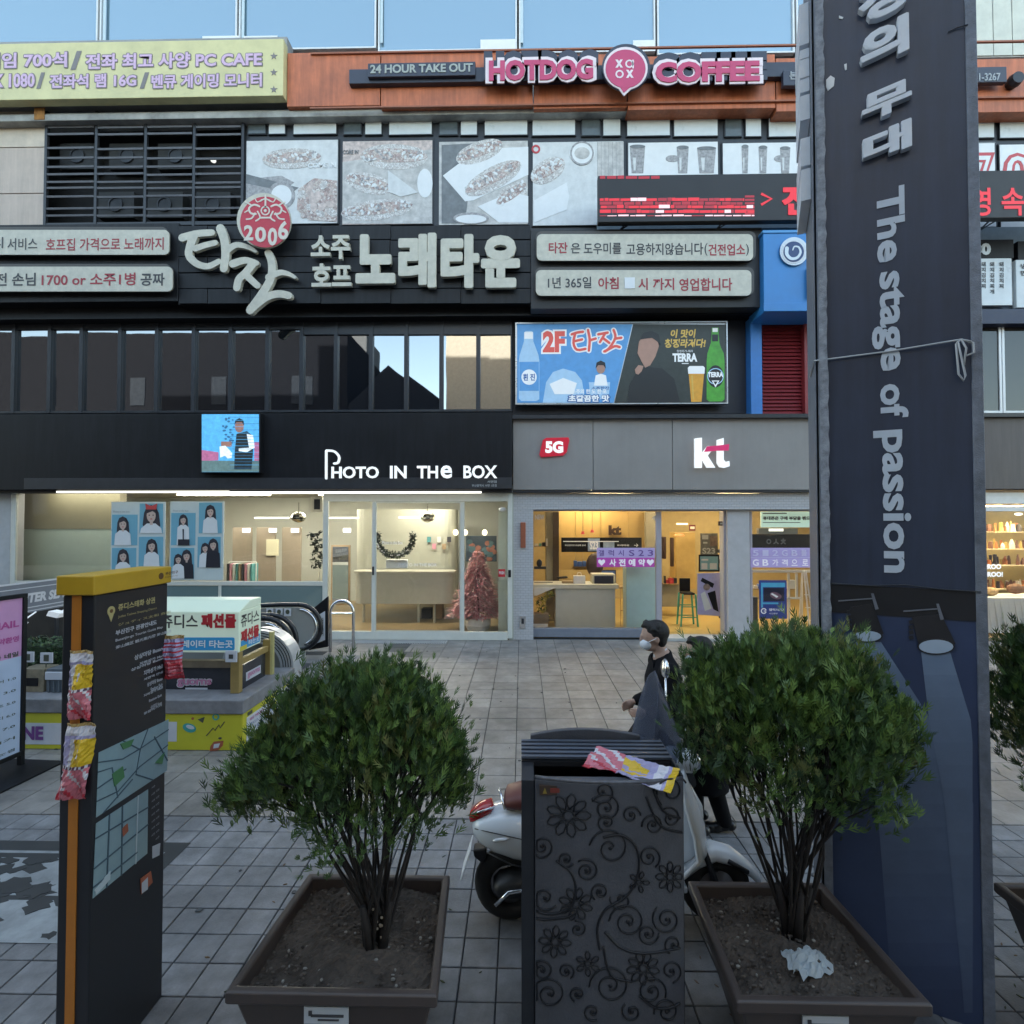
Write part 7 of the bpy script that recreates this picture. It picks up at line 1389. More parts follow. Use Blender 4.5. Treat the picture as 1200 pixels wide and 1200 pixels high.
def make_bush(base, cc, rad, ztop, zlow, lobes, lab, seed, n_clump=330):
    """base point, crown centre xy, radius, dome top and skirt heights"""
    rnd = random.Random(seed); t = thing('bush', base, lab, 'bush', 'round clipped conifer bushes in planters')
    base = V(base); cl = []
    for k in range(n_clump):
        an = rnd.uniform(0, 6.283); q_ = math.sqrt(rnd.random()); rr_ = rad * q_ * 1.0
        irr = 1 + .10 * math.sin(3 * an + seed) + .07 * math.sin(7 * an + 2 * seed)
        top = zlow + (ztop - zlow) * math.sqrt(max(0, 1 - (q_ * .97) ** 2.4)); lowz = max(zlow, top - rnd.uniform(.05, .46))
        z = lowz + (top - lowz) * rnd.random() ** .45
        if math.sin(5 * an + seed * 2) * math.sin(9 * q_ + an) > .62 and z < top - .06: continue
        if q_ < .6 and rnd.random() < .25: z = rnd.uniform(zlow + .08, top)
        cl.append(V((cc[0] + rr_ * irr * math.cos(an), cc[1] + rr_ * irr * .92 * math.sin(an), z + rnd.uniform(-.03, .03))))
    for k in range(int(n_clump * .16)):      # ragged skirt and stray upper shoots
        an = rnd.uniform(0, 6.283); q_ = rnd.uniform(.45, 1.0)
        if rnd.random() < .8: cl.append(V((cc[0] + rad * q_ * math.cos(an), cc[1] + rad * q_ * .92 * math.sin(an), zlow - rnd.random() ** 1.6 * .17)))
        else: q_ *= .8; cl.append(V((cc[0] + rad * q_ * math.cos(an), cc[1] + rad * q_ * math.sin(an), zlow + (ztop - zlow) * math.sqrt(max(0, 1 - q_ ** 2.4)) + rnd.uniform(.0, .06))))
    for (lx, ly, lz, lr, ln) in lobes:
        for k in range(ln): d_ = V((rnd.gauss(0, 1), rnd.gauss(0, 1), rnd.gauss(0, 1))).normalized() * rnd.random() ** .5 * lr; cl.append(V((lx, ly, lz)) + V((d_.x, d_.y, d_.z * .7)))
    b = B(); centre = V((cc[0], cc[1], zlow - .15))
    for c_ in cl:
        out = (c_ - centre).normalized(); main = (out * .55 + V((0, 0, .9)) + V((rnd.gauss(0, .25), rnd.gauss(0, .25), 0))).normalized(); tone = rnd.choices((0, 1, 2, 3), (5, 3, 3, 1.4))[0]
        R0 = rnd.uniform(.045, .085)
        for s_ in range(rnd.randint(26, 36)):      # flat fan sprays that make a clump
            st = c_ + V((rnd.gauss(0, .6), rnd.gauss(0, .6), rnd.gauss(0, .75))) * R0
            dv = (main + V((rnd.gauss(0, .27), rnd.gauss(0, .27), rnd.gauss(0, .2)))).normalized(); sd_ = dv.cross(V((rnd.gauss(0, 1), rnd.gauss(0, 1), rnd.gauss(0, 1)))).normalized()
            L_ = rnd.uniform(.045, .095); b.use(tone if rnd.random() < .7 else rnd.choice((0, 1, 2)))
            vv = []; ff = []
            for j, (f0, ang, ln) in enumerate(((0, 0, 1), (.15, .42, .6), (.2, -.42, .6), (.45, .4, .45), (.5, -.4, .45))):
                p0 = st + dv * L_ * f0; dd = (dv * math.cos(ang) + sd_ * math.sin(ang)); sw = dv.cross(sd_) * .0; wv = (sd_ * math.cos(ang) - dv * math.sin(ang)) * .0034
                p1 = p0 + dd * L_ * ln; pm_ = p0 + dd * L_ * ln * .45; o = len(vv); vv += [p0, pm_ + wv, p1, pm_ - wv]; ff.append((o, o + 1, o + 2, o + 3))
            b.add(vv, ff)
    cr = b.build('crown', leafm, t)
    # stems: a stool of upright stems forking towards the clumps
    tr = B(); tr.smooth = True
    for k in range(5): an = k * 1.26 + rnd.random(); p0 = base + V((.03 * math.cos(an), .03 * math.sin(an), -.03)); tr.tube([p0, p0 + V((.02 * math.cos(an), .02 * math.sin(an), .12)), p0 + V((.05 * math.cos(an), .05 * math.sin(an), .26))], [.028, .022, .014], 7)
    tr.build('trunk', bark, t)
    ends = sorted(cl, key=lambda p: math.atan2(p.y - cc[1], p.x - cc[0])); ns = 28
    for k in range(ns):
        grp = ends[k * len(ends) // ns:(k + 1) * len(ends) // ns]
        if not grp: continue
        b = B(); b.smooth = True; tgt = sum((p for p in grp), V((0, 0, 0))) / len(grp); tgt.z = zlow + rnd.uniform(.0, .15)
        tgt = tgt.lerp(V((cc[0], cc[1], tgt.z)), rnd.uniform(-.15, .35)); s0 = base + V((rnd.uniform(-.05, .05), rnd.uniform(-.05, .05), rnd.uniform(.0, .2)))
        mid = s0.lerp(tgt, .45); mid.z += .05; mid += V((rnd.gauss(0, .025), rnd.gauss(0, .025), 0)); m2_ = s0.lerp(tgt, .75) + V((rnd.gauss(0, .02), rnd.gauss(0, .02), .04))
        pts = spline2([s0, mid, m2_, tgt], 4); r0 = rnd.uniform(.006, .0115); b.tube(pts, r0, 6, r0 * .5)
        for p in rnd.sample(grp, min(len(grp), 9)):
            q0 = pts[rnd.randint(5, len(pts) - 1)]; mm = q0.lerp(p, .5) + V((rnd.gauss(0, .02), rnd.gauss(0, .02), .03)); b.tube([q0, mm, p], [.006, .004, .002], 4, caps=False)
        b.build('stem', bark, t)
    b = B()
    for k in range(12): an = rnd.uniform(0, 6.28); b.ell(base + V((.035 * math.cos(an), -.03, rnd.uniform(.03, .2))), .007, .005, .007, 6, 4)
    b.build('cut_end', mat('cut_wood', (.4, .34, .26), .8, var=.1), t)
    return t
bl_ = PZ(441, 1108, SOIL); Yc = 2.62
cx = P(405, 880, Yc).x; hw = (555 - 262) / 2 * Yc / 600
make_bush(bl_, (P(425, 880, Yc).x, Yc), .50, P(400, 800, Yc).z, P(400, 918, Yc).z + .0, [(P(300, 922, Yc).x, Yc - .05, P(300, 922, Yc).z, .11, 22), (P(345, 900, Yc).x, Yc - .05, P(345, 900, Yc).z, .15, 30), (P(525, 925, Yc).x, Yc, P(525, 925, Yc).z, .09, 10)], 'round conifer bush with many bare stems in the left planter', 3)
br_ = PZ(930, 1090, SOIL); Yc2 = 2.66
make_bush(br_, (P(926, 870, Yc2).x, Yc2 - .02), .485, P(930, 760, Yc2).z, P(930, 888, Yc2).z, [(P(1035, 864, Yc2 - .2).x, Yc2 - .2, P(1035, 864, Yc2 - .2).z, .16, 44), (P(985, 895, Yc2 - .2).x, Yc2 - .2, P(985, 895, Yc2 - .2).z, .12, 24), (P(838, 792, Yc2).x, Yc2, P(838, 792, Yc2).z, .14, 26)], 'round conifer bush leaning right before the banner pillar', 5)
make_bush((3.02, 2.56, SOIL), (3.05, 2.66), .55, P(1200, 738, 2.7).z, P(1200, 880, 2.7).z, [], 'conifer bush at the right edge of the photo', 8, 380)
# crumpled paper on the soil of the right planter
b = B(); rnd = random.Random(4); c_ = PZ(946, 1130, SOIL + .02); g = []
for j in range(11):
    for i in range(13):
        s_, q_ = i / 12 - .5, j / 10 - .5; z = .035 * (1 - (2 * s_) ** 2) * (1 - (2 * q_) ** 2) + rnd.uniform(-.012, .016); g.append((c_.x + s_ * .19 + rnd.uniform(-.008, .008), c_.y + q_ * .15 + .04 * s_, SOIL + .028 + z))
b.add(g, [(j * 13 + i, j * 13 + i + 1, (j + 1) * 13 + i + 1, (j + 1) * 13 + i) for j in range(10) for i in range(12) if not (i > 8 and j > 7) and not (i < 2 and j < 2)])
o = b.build('crumpled_paper', mat('tissue_white', (.36, .40, .42), .6, var=.1)); tag(o, 'crumpled white tissue lying on the soil of the right planter', 'litter')
# ================================================================ litter bin with relief
bm = mat('bin_charcoal', (.088, .090, .102), .5, .15, var=.2, scale=8, bump=.25, bscale=120); rel = mat('bin_relief_black', (.010, .010, .013), .4, .1, var=.1); lv = mat('bin_louvre', (.13, .15, .19), .35, .5, var=.15); dk_ = mat('bin_inside', (.006, .006, .008), .7, var=.1)
ZB = 1.245; yf = (P(700, 924, 1).z, 0); 
def bx(px, Y): return P(px, 1000, Y).x
YF2 = 2.42; X0b = P(627, 1000, YF2).x; X1b = P(801, 1000, YF2).x; XL = P(611, 1000, 2.5).x; bulge = .045
ZF = CAM.z + ray(640, 913).z * (YF2 / ray(640, 913).y)
def fy(x): s_ = (x - (X0b + X1b) / 2) / ((X1b - X0b) / 2); return YF2 - bulge * (1 - min(1, s_ * s_))
t = thing('litter_bin', (.4, 2.65, 0), 'charcoal litter bin with swirl and flower relief on its curved front and louvred lid', 'litter bin')
b = B(); n = 16; pts = [(X0b + (X1b - X0b) * k / n, fy(X0b + (X1b - X0b) * k / n)) for k in range(n + 1)] + [(X1b, YF2 + .03), (X0b, YF2 + .03)]
b.prism(pts, (0, 0, .10), X_, Y_, ZF - .10); b.build('front_panel', bm, t, bevel=.004)
b = B(); b.box(XL, X0b - .002, YF2 + .01, 2.86, .06, ZF - .01); b.box(X1b + .001, X1b + .012, YF2 + .03, 2.86, .06, ZF + .01); b.box(XL, X1b, 2.80, 2.86, .06, ZF); b.build('side_panel', darkmetal, t, bevel=.004)
b = B(); b.box(XL + .02, X1b - .01, YF2 + .035, 2.79, .08, ZF - .16); b.build('liner', dk_, t)
b = B(); b.box(X0b + .02, X1b - .02, YF2 + .05, 2.75, .0, .06); b.build('foot', dk_, t)
b = B(); b.box(XL + .002, X1b - .002, 2.61, 2.80, ZF - .03, ZF - .005); b.build('louvre_base', dk_, t)
for k in range(5):
    y = 2.615 + k * .046; b = B(); b.obox((XL, y, ZF + .006), X_, Y_, Z_, X1b - XL + .005, .024, .010); b.build('louvre_slat', lv, t)
b = B(); pts = [(XL + .05 + (X1b - XL - .15) * k / 14, .035 * (1 - (2 * k / 14 - 1) ** 2)) for k in range(15)] + [(X1b - .10, -.03), (XL + .05, -.03)]
b.prism([(x, ZF + .03 + z) for x, z in pts], (0, 2.87, 0), X_, Z_, .03); b.build('lid_back', bm, t, bevel=.005)
b = B(); b.smooth = True; b.tube([V((X0b + (X1b - X0b) * k / 16, fy(X0b + (X1b - X0b) * k / 16) + .01, ZF + .004)) for k in range(17)], .010, 6); b.build('rim_bar', mat('worn_rim', (.1, .1, .11), .45, .3, var=.4, scale=30), t)
b = B(); b.use(0).box(X0b + .02, X0b + .135, fy(X0b + .07) - .006, fy(X0b + .07) + .01, ZF - .062, ZF - .02); b.use(1).prism([(X0b + .035, ZF - .055), (X0b + .055, ZF - .055), (X0b + .045, ZF - .028)], (0, fy(X0b + .07) - .006, 0), X_, Z_, .002); b.use(2).box(X0b + .07, X0b + .12, fy(X0b + .07) - .008, fy(X0b + .07) - .006, ZF - .05, ZF - .03)
b.build('warning_label', [mat('label_brown', (.05, .03, .02), .5, var=.1), mat('label_gold', (.25, .18, .03), .5, var=0), mat('label_red', (.18, .03, .02), .5, var=0)], t)
def bp(zx, zy):        # zoomed photo coordinates -> point on the curved panel
    px, py = 530 + zx * .41667, 700 + zy * .41667; p = P(px, py, YF2); x = min(max(p.x, X0b + .008), X1b - .008); Yv = fy(x); q_ = P(px, py, Yv); return V((x, Yv - .002, q_.z))
def rline(b, pts, r=.0038):
    q_ = [bp(*p) for p in pts]
    if len(q_) > 1: b.tube(q_, r, 5)
def spiral(b, cx, cy, r, a0, sgn, turns=1.6, r0=.18, w=.0044):
    n = int(18 * turns); rline(b, [(cx + r * (1 - (1 - r0) * k / n) * math.cos(a0 + sgn * 6.283 * turns * k / n), cy + r * (1 - (1 - r0) * k / n) * math.sin(a0 + sgn * 6.283 * turns * k / n)) for k in range(n + 1)], w); p = bp(cx, cy); b.ell(p, .010, .004, .010, 8, 5)
def flower(b, cx, cy, r, n=9, a0=0, c_=True):
    for k in range(n):
        a = a0 + 6.283 * k / n; u_ = (math.cos(a), math.sin(a)); v_ = (-u_[1], u_[0])
        rline(b, [(cx + u_[0] * r * f + v_[0] * r * g, cy + u_[1] * r * f + v_[1] * r * g) for f, g in ((.3, 0), (.5, .16), (.8, .2), (1, .06), (1.02, -.06), (.8, -.2), (.5, -.16), (.3, 0))], .0036)
    rline(b, [(cx + r * .24 * math.cos(6.283 * k / 10), cy + r * .24 * math.sin(6.283 * k / 10)) for k in range(11)], .004)
def rel_build(nm, fn): b = B(); b.smooth = True; fn(b); b.build(nm, rel, t)
for (x, y, r, n, a) in ((325, 613, 60, 9, 0), (345, 862, 46, 8, .3), (288, 968, 44, 8, .1), (610, 785, 42, 8, 0), (532, 1042, 46, 9, .2), (378, 1030, 34, 6, .5), (520, 800, 30, 5, -1.2)): rel_build('relief_flower', lambda b, q_=(x, y, r, n, a): flower(b, *q_))
for q_ in ((428, 592, 42, 3.6, 1, 1.7), (497, 612, 27, 0, -1, 1.4), (430, 632, 26, 2, 1, 1.3), (560, 640, 32, 3, 1, 1.6), (252, 700, 34, 2.5, -1, 1.6), (318, 736, 24, .5, 1, 1.5), (374, 768, 34, 4, 1, 1.7), (440, 705, 58, 3.3, 1, 1.4), (548, 730, 34, 1, -1, 1.6), (412, 828, 26, 2.2, 1, 1.5), (488, 912, 52, 3.2, 1, 1.7), (600, 905, 44, 4, -1, 1.7), (545, 945, 32, 0, 1, 1.6), (252, 1050, 32, 3.5, 1, 1.6), (318, 1050, 24, 1, -1, 1.5), (272, 1115, 50, 2.8, 1, 1.7), (440, 1092, 58, 3.1, 1, 1.8), (555, 1108, 44, .4, -1, 1.6), (350, 932, 24, 4.4, 1, 1.4), (350, 1115, 22, 2, 1, 1.4), (600, 1165, 38, 3, 1, 1.5), (612, 545, 46, 2.2, 1, 1.3), (612, 1050, 34, 1.4, -1, 1.4), (420, 545, 36, 2.6, -1, 1.2), (260, 845, 38, .6, 1, 1.2), (470, 850, 32, 3.4, -1, 1.2), (610, 620, 32, 4, 1, 1.2), (620, 975, 28, 2, 1, 1.2), (500, 1165, 30, 4, -1, 1.3), (390, 1165, 26, 1, 1, 1.3)):
    rel_build('relief_swirl', lambda b, q_=q_: spiral(b, *q_))
def vines(b):
    for pts in ([(410, 990), (404, 930), (425, 880), (470, 850), (500, 820), (520, 760), (510, 700), (470, 668), (420, 675)], [(230, 880), (280, 890), (330, 870), (345, 820), (330, 770), (290, 740)], [(425, 940), (470, 985), (540, 1000), (640, 985)], [(420, 980), (440, 1060), (500, 1080)], [(560, 540), (590, 600), (640, 620)], [(540, 560), (580, 640), (645, 660)], [(228, 900), (260, 905), (320, 898), (345, 885)], [(640, 1140), (600, 1155), (560, 1150), (520, 1120)]): rline(b, [(p.x, p.y) for p in spline2([V((x, y)) for x, y in pts], 5)], .0058)
rel_build('relief_vine', vines)
zl = ZF + .02
def rowsC(s_, t_):
    if t_ > .9: return 3
    if t_ > .68: return 1 if int(t_ * 44) % 2 else 5
    if t_ > .35: return 3 if .3 < s_ < .85 and int(s_ * 11 + t_ * 6) % 4 else 5
    return 2 if (int(s_ * 8 + t_ * 11) % 3) else (6 if s_ < .3 else 1)
pw = P(690, 888, 2.62); o = wrapper((pw.x, 2.6, ZF + .035), (.45, .85, .06), (.86, -.42, -.05), .21, .42, 'pink and yellow crumpled snack wrapper lying on top of the patterned bin', rowsC, 13, bulge=.02)
# ================================================================ scooter
YSC = 3.30
def SX(px, py, Y=YSC): p = P(px, py, Y); return p.x, p.z
sw = mat('scooter_white', (.68, .72, .76), .22, var=.03, coat=.6); sbl = mat('scooter_black', (.012, .012, .014), .45, var=.15); tyr = mat('tyre', (.014, .014, .015), .75, var=.15, bump=.2); srd = mat('tail_red', (.42, .01, .01), .12, var=.1, coat=.8); seatm = mat('seat_maroon', (.13, .035, .03), .5, var=.15)
t = thing('scooter', (.5, YSC, 0), 'white step through scooter facing right behind the litter bin, with red tail light', 'scooter')
def wheel(x, r):
    o = B(); o.smooth = True; o.torus((x, YSC, r), r - .055, .055, 'Y', 32, 10, 1.05); w_ = o.build('wheel', tyr, t)
    b = B(); b.lathe([(0, -.03), (.06, -.035), (.08, -.03), (r - .1, -.02), (r - .085, -.035), (r - .085, .035), (r - .1, .02), (.08, .03), (0, .03)], (x, YSC, r), 24, 'Y'); b.build('rim', mat('rim_silver', (.3, .3, .32), .3, .8, var=.1), w_)
wx, _ = SX(597, 1029); wheel(wx, .222); wx2, _ = SX(838, 1029); wheel(wx2, .215)
def body(name, secs, m, n=20, pw_=2.4, **k):      # secs: (x, zc, hz, hy)
    rings = []
    for x, zc, hz, hy in secs:
        ring = []
        for j in range(n):
            a = 6.283185 * j / n; c_, s_ = math.cos(a), math.sin(a)
            ring.append(V((x, YSC + hy * math.copysign(abs(c_) ** (2 / pw_), c_), zc + hz * math.copysign(abs(s_) ** (2 / pw_), s_))))
        rings.append(ring)
    b = B(); b.smooth = True; b.loft(rings); return b.build(name, m, t, **k)
bx0, _ = SX(554, 965)
body('rear_body', [(bx0, .585, .01, .03), (bx0 + .01, .585, .05, .07), (bx0 + .05, .575, .085, .11), (bx0 + .14, .57, .125, .15), (bx0 + .26, .565, .155, .175), (bx0 + .42, .56, .175, .185), (bx0 + .6, .53, .17, .165), (bx0 + .75, .47, .14, .13), (bx0 + .84, .42, .10, .10)], sw)
body('seat', [(bx0 + .20, .745, .02, .06), (bx0 + .22, .755, .05, .11), (bx0 + .34, .77, .062, .135), (bx0 + .5, .765, .05, .13), (bx0 + .62, .76, .055, .12), (bx0 + .76, .745, .03, .06)], seatm)
body('tail_light', [(bx0 - .022, .635, .01, .02), (bx0 - .012, .64, .036, .055), (bx0 + .05, .665, .052, .066), (bx0 + .12, .70, .035, .06), (bx0 + .135, .70, .01, .03)], srd)
b = B(); b.smooth = True; b.tube([(bx0 + .0, YSC - .062, .675), (bx0 + .07, YSC - .072, .705), (bx0 + .14, YSC - .068, .725)], .006, 6); b.tube([(bx0 + .21, YSC - .12, .74), (bx0 + .17, YSC - .0, .80), (bx0 + .2, YSC + .12, .74)], .008, 6); b.build('chrome_trim', chrome, t)
body('turn_signal', [(bx0 + .13, .565, .006, .15), (bx0 + .15, .57, .022, .166), (bx0 + .21, .585, .02, .178), (bx0 + .25, .59, .005, .17)], mat('signal_silver', (.6, .62, .64), .15, .3, var=.05))
b = B(); b.prism([SX(555, 992), SX(571, 990), SX(570, 1005), SX(566, 1008), SX(556, 1000)], (0, YSC + .04, 0), X_, Z_, .08)
a_ = [SX(547, 990), SX(554, 985)]; b.build('mudguard', sbl, t, bevel=.01)
b = B(); p0, p1 = SX(553, 988), SX(542, 1022); dv = V((p1[0] - p0[0], 0, p1[1] - p0[1])); b.obox(V((p0[0], YSC - .085, p0[1])), Y_, dv.normalized(), Y_.cross(dv.normalized()), .17, dv.length, .005); b.build('number_plate', white, t, bevel=.003)
body('engine_cover', [(wx - .1, .24, .03, .10), (wx - .06, .245, .07, .14), (wx + .08, .26, .095, .15), (wx + .25, .28, .09, .14), (wx + .42, .3, .06, .10)], sbl)
b = B(); b.smooth = True; b.tube([(wx - .08, YSC - .16, .19), (wx + .0, YSC - .165, .27), (wx + .12, YSC - .165, .29), (wx + .3, YSC - .16, .29)], .012, 7); b.build('exhaust_guard', chrome, t)
b = B(); b.box(bx0 + .75, wx2 - .22, YSC - .16, YSC + .16, .27, .31); b.build('floorboard', sw, t, bevel=.012)
b = B(); b.smooth = True
b.tube([(bx0 + .02, YSC - .085, .60), (bx0 + .14, YSC - .152, .615), (bx0 + .3, YSC - .182, .60), (bx0 + .5, YSC - .186, .565), (bx0 + .7, YSC - .15, .5)], .003, 5)
b.tube([(bx0 + .1, YSC - .115, .475), (bx0 + .25, YSC - .165, .435), (bx0 + .42, YSC - .178, .41)], .004, 5); b.build('panel_seam', sbl, t)
# leg shield, front fender, headset
def sheet(name, prof, m, thick=.025):   # prof: (x, z, halfwidth, bow)
    b = B(); b.smooth = True; n = 12; L_ = []
    for x, z, hw_, bow in prof:
        L_.append([V((x - bow * (2 * k / n - 1) ** 2, YSC + hw_ * (2 * k / n - 1), z)) for k in range(n + 1)])
    o = sum(L_, []); b.add(o, [(j * (n + 1) + i, j * (n + 1) + i + 1, (j + 1) * (n + 1) + i + 1, (j + 1) * (n + 1) + i) for j in range(len(L_) - 1) for i in range(n)])
    ob = b.build(name, m, t); md = ob.modifiers.new('s', 'SOLIDIFY'); md.thickness = thick; md.offset = 0; return ob
xs_, zs_ = SX(800, 905); xf, zf_ = SX(826, 975)
sheet('leg_shield', [(xs_ - .02, zs_ + .06, .12, .02), (xs_ + .01, zs_ - .02, .19, .07), (xs_ + .06, zs_ - .14, .22, .10), (xs_ + .11, zs_ - .28, .225, .11), (xs_ + .13, zs_ - .42, .22, .11), (xs_ + .06, zs_ - .52, .20, .12), (xs_ - .08, .29, .17, .1)], sw)
body('front_column', [(xs_ - .10, .5, .14, .05), (xs_ - .04, .62, .26, .07), (xs_ + .04, .6, .26, .06), (xs_ + .12, .56, .16, .03)], sw)
b = B(); b.smooth = True; rings = []
fxs = [(-.20, .30, .05), (-.12, .38, .075), (-.02, .43, .085), (.10, .40, .085), (.20, .325, .07), (.27, .25, .04), (.285, .235, .01)]
for dx, z, hw_ in fxs: rings.append([V((wx2 + dx, YSC + hw_ * math.cos(a), z + (.055 if hw_ > .02 else .01) * math.sin(a))) for a in [math.pi * k / 8 for k in range(9)]] + [V((wx2 + dx, YSC + hw_ * .9 * math.cos(a), z - .02)) for a in [math.pi, math.pi / 2, 0]])
b.loft(rings); b.build('front_fender', sw, t)
b = B(); b.smooth = True; b.tube([(wx2 + .05, YSC - .083, .42), (wx2 + .17, YSC - .085, .355)], .014, 7); b.build('fender_slot', sbl, t)
b = B(); b.tube([(wx2, YSC - .08, .22), (xs_ + .06, YSC - .06, .6)], .02, 6); b.build('fork', darkmetal, t)
hx, hz_ = SX(796, 893); hx -= .02
body('headset', [(hx - .14, hz_ + .01, .02, .04), (hx - .1, hz_ + .02, .05, .09), (hx - .02, hz_ + .02, .07, .10), (hx + .08, hz_ + .01, .065, .085), (hx + .12, hz_ + .01, .05, .06)], sw)
body('headlight', [(hx + .105, hz_ + .01, .055, .065), (hx + .135, hz_ + .01, .045, .055), (hx + .15, hz_ + .01, .01, .02)], chrome)
b = B(); b.smooth = True
for s_ in (-1, 1): b.tube([(hx - .04, YSC + s_ * .09, hz_ + .02), (hx - .07, YSC + s_ * .2, hz_ + .03), (hx - .12, YSC + s_ * .26, hz_ + .02)], .016, 7); b.tube([(hx - .12, YSC + s_ * .26, hz_ + .02), (hx - .17, YSC + s_ * .34, hz_ + .01)], .021, 8); b.tube([(hx - .06, YSC + s_ * .2, hz_ + .04), (hx - .04, YSC + s_ * .32, hz_ + .03)], .006, 5)
b.build('handlebar', sbl, t)
mx_, mz = SX(792, 831); 
for s_, X_o, Z_o in ((-1, mx_, mz), (1, mx_ - .02, mz + .21)):
    b = B(); b.smooth = True; b.lathe([(0, -.02), (.05, -.018), (.068, 0), (.06, .01), (0, .012)], (X_o, YSC + s_ * .16, Z_o), 18, 'X'); b.tube([(X_o, YSC + s_ * .16, Z_o - .05), (hx - .02, YSC + s_ * .13, hz_ + .05)], .007, 6); b.build('mirror', chrome, t)
# windshield: swept grey sheet
ws = mat('windshield_tint', (.05, .055, .075), .08, var=.05, coat=1)
b = B(); b.smooth = True; n = 14; L_ = []
(ax, az_), (bx_, bz), (tx, tz_) = SX(752, 886), SX(806, 889), SX(768, 786)
for j in range(11):
    f = j / 10; w_ = .235 * math.sqrt(max(0.0, 1 - f ** 2.2)) + .004; xc = bx_ + (tx - bx_) * f; zc = hz_ + .04 + (tz_ - hz_ - .04) * f
    L_.append([V((xc - .31 * (1 - f) * abs(2 * k / n - 1) ** 1.3, YSC + w_ * (2 * k / n - 1), zc)) for k in range(n + 1)])
o = sum(L_, []); b.add(o, [(j * (n + 1) + i, j * (n + 1) + i + 1, (j + 1) * (n + 1) + i + 1, (j + 1) * (n + 1) + i) for j in range(10) for i in range(n)])
wm = bpy.data.materials.new('windshield_smoke'); wm.use_nodes = True; N = wm.node_tree.nodes; Lk = wm.node_tree.links; pr0 = N['Principled BSDF']; pr0.inputs['Base Color'].default_value = (.16, .18, .24, 1); pr0.inputs['Roughness'].default_value = .08; tr0 = N.new('ShaderNodeBsdfTransparent'); tr0.inputs[0].default_value = (.62, .65, .72, 1); mx0 = N.new('ShaderNodeMixShader'); mx0.inputs[0].default_value = .42; Lk.new(tr0.outputs[0], mx0.inputs[1]); Lk.new(pr0.outputs[0], mx0.inputs[2]); Lk.new(mx0.outputs[0], N['Material Output'].inputs[0])
o = b.build('windshield', wm, t); md = o.modifiers.new('s', 'SOLIDIFY'); md.thickness = .004
# ================================================================ people
skin = mat('skin', (.42, .27, .21), .55, var=.08, scale=8); hair = mat('hair_black', (.007, .006, .006), .6, var=.3, scale=30, bump=.5); coatm = mat('black_wool_coat', (.008, .008, .010), .85, var=.3, scale=5, bump=.8, bscale=9, spec=.15); trou = mat('black_trousers', (.007, .007, .009), .85, var=.2, spec=.15); mask = mat('face_mask', (.62, .66, .72), .7, var=.05); shoe = mat('black_shoe', (.012, .011, .011), .35, var=.1); shirt = mat('shirt_white', (.55, .55, .57), .7, var=.05)
def fuse(b, name, m, parent, vox=.012, smooth=6):
    tmp = b.build('tmp', m); bmm = bmesh.new(); bmm.from_mesh(tmp.data); bmesh.ops.recalc_face_normals(bmm, faces=bmm.faces); bmm.to_mesh(tmp.data); bmm.free(); md = tmp.modifiers.new('r', 'REMESH'); md.mode = 'VOXEL'; md.voxel_size = vox; md.use_smooth_shade = True
    if smooth: m2 = tmp.modifiers.new('s', 'SMOOTH'); m2.iterations = smooth; m2.factor = .5
    C.objects.unlink(tmp); TC.objects.link(tmp); me = scratch_mesh(tmp); loc = tmp.location.copy()
    bpy.data.objects.remove(tmp); me.name = name; me.materials.clear(); me.materials.append(m)
    me.polygons.foreach_set('use_smooth', [True] * len(me.polygons))
    o = bpy.data.objects.new(name, me); C.objects.link(o); o.parent = parent; o.location = loc - wloc(parent); return o
def limb(b, pts, rs, n=12):
    b.tube(pts, rs, n)
    for p, r in zip(pts, rs): b.ell(p, r, r, r, 12, 8)
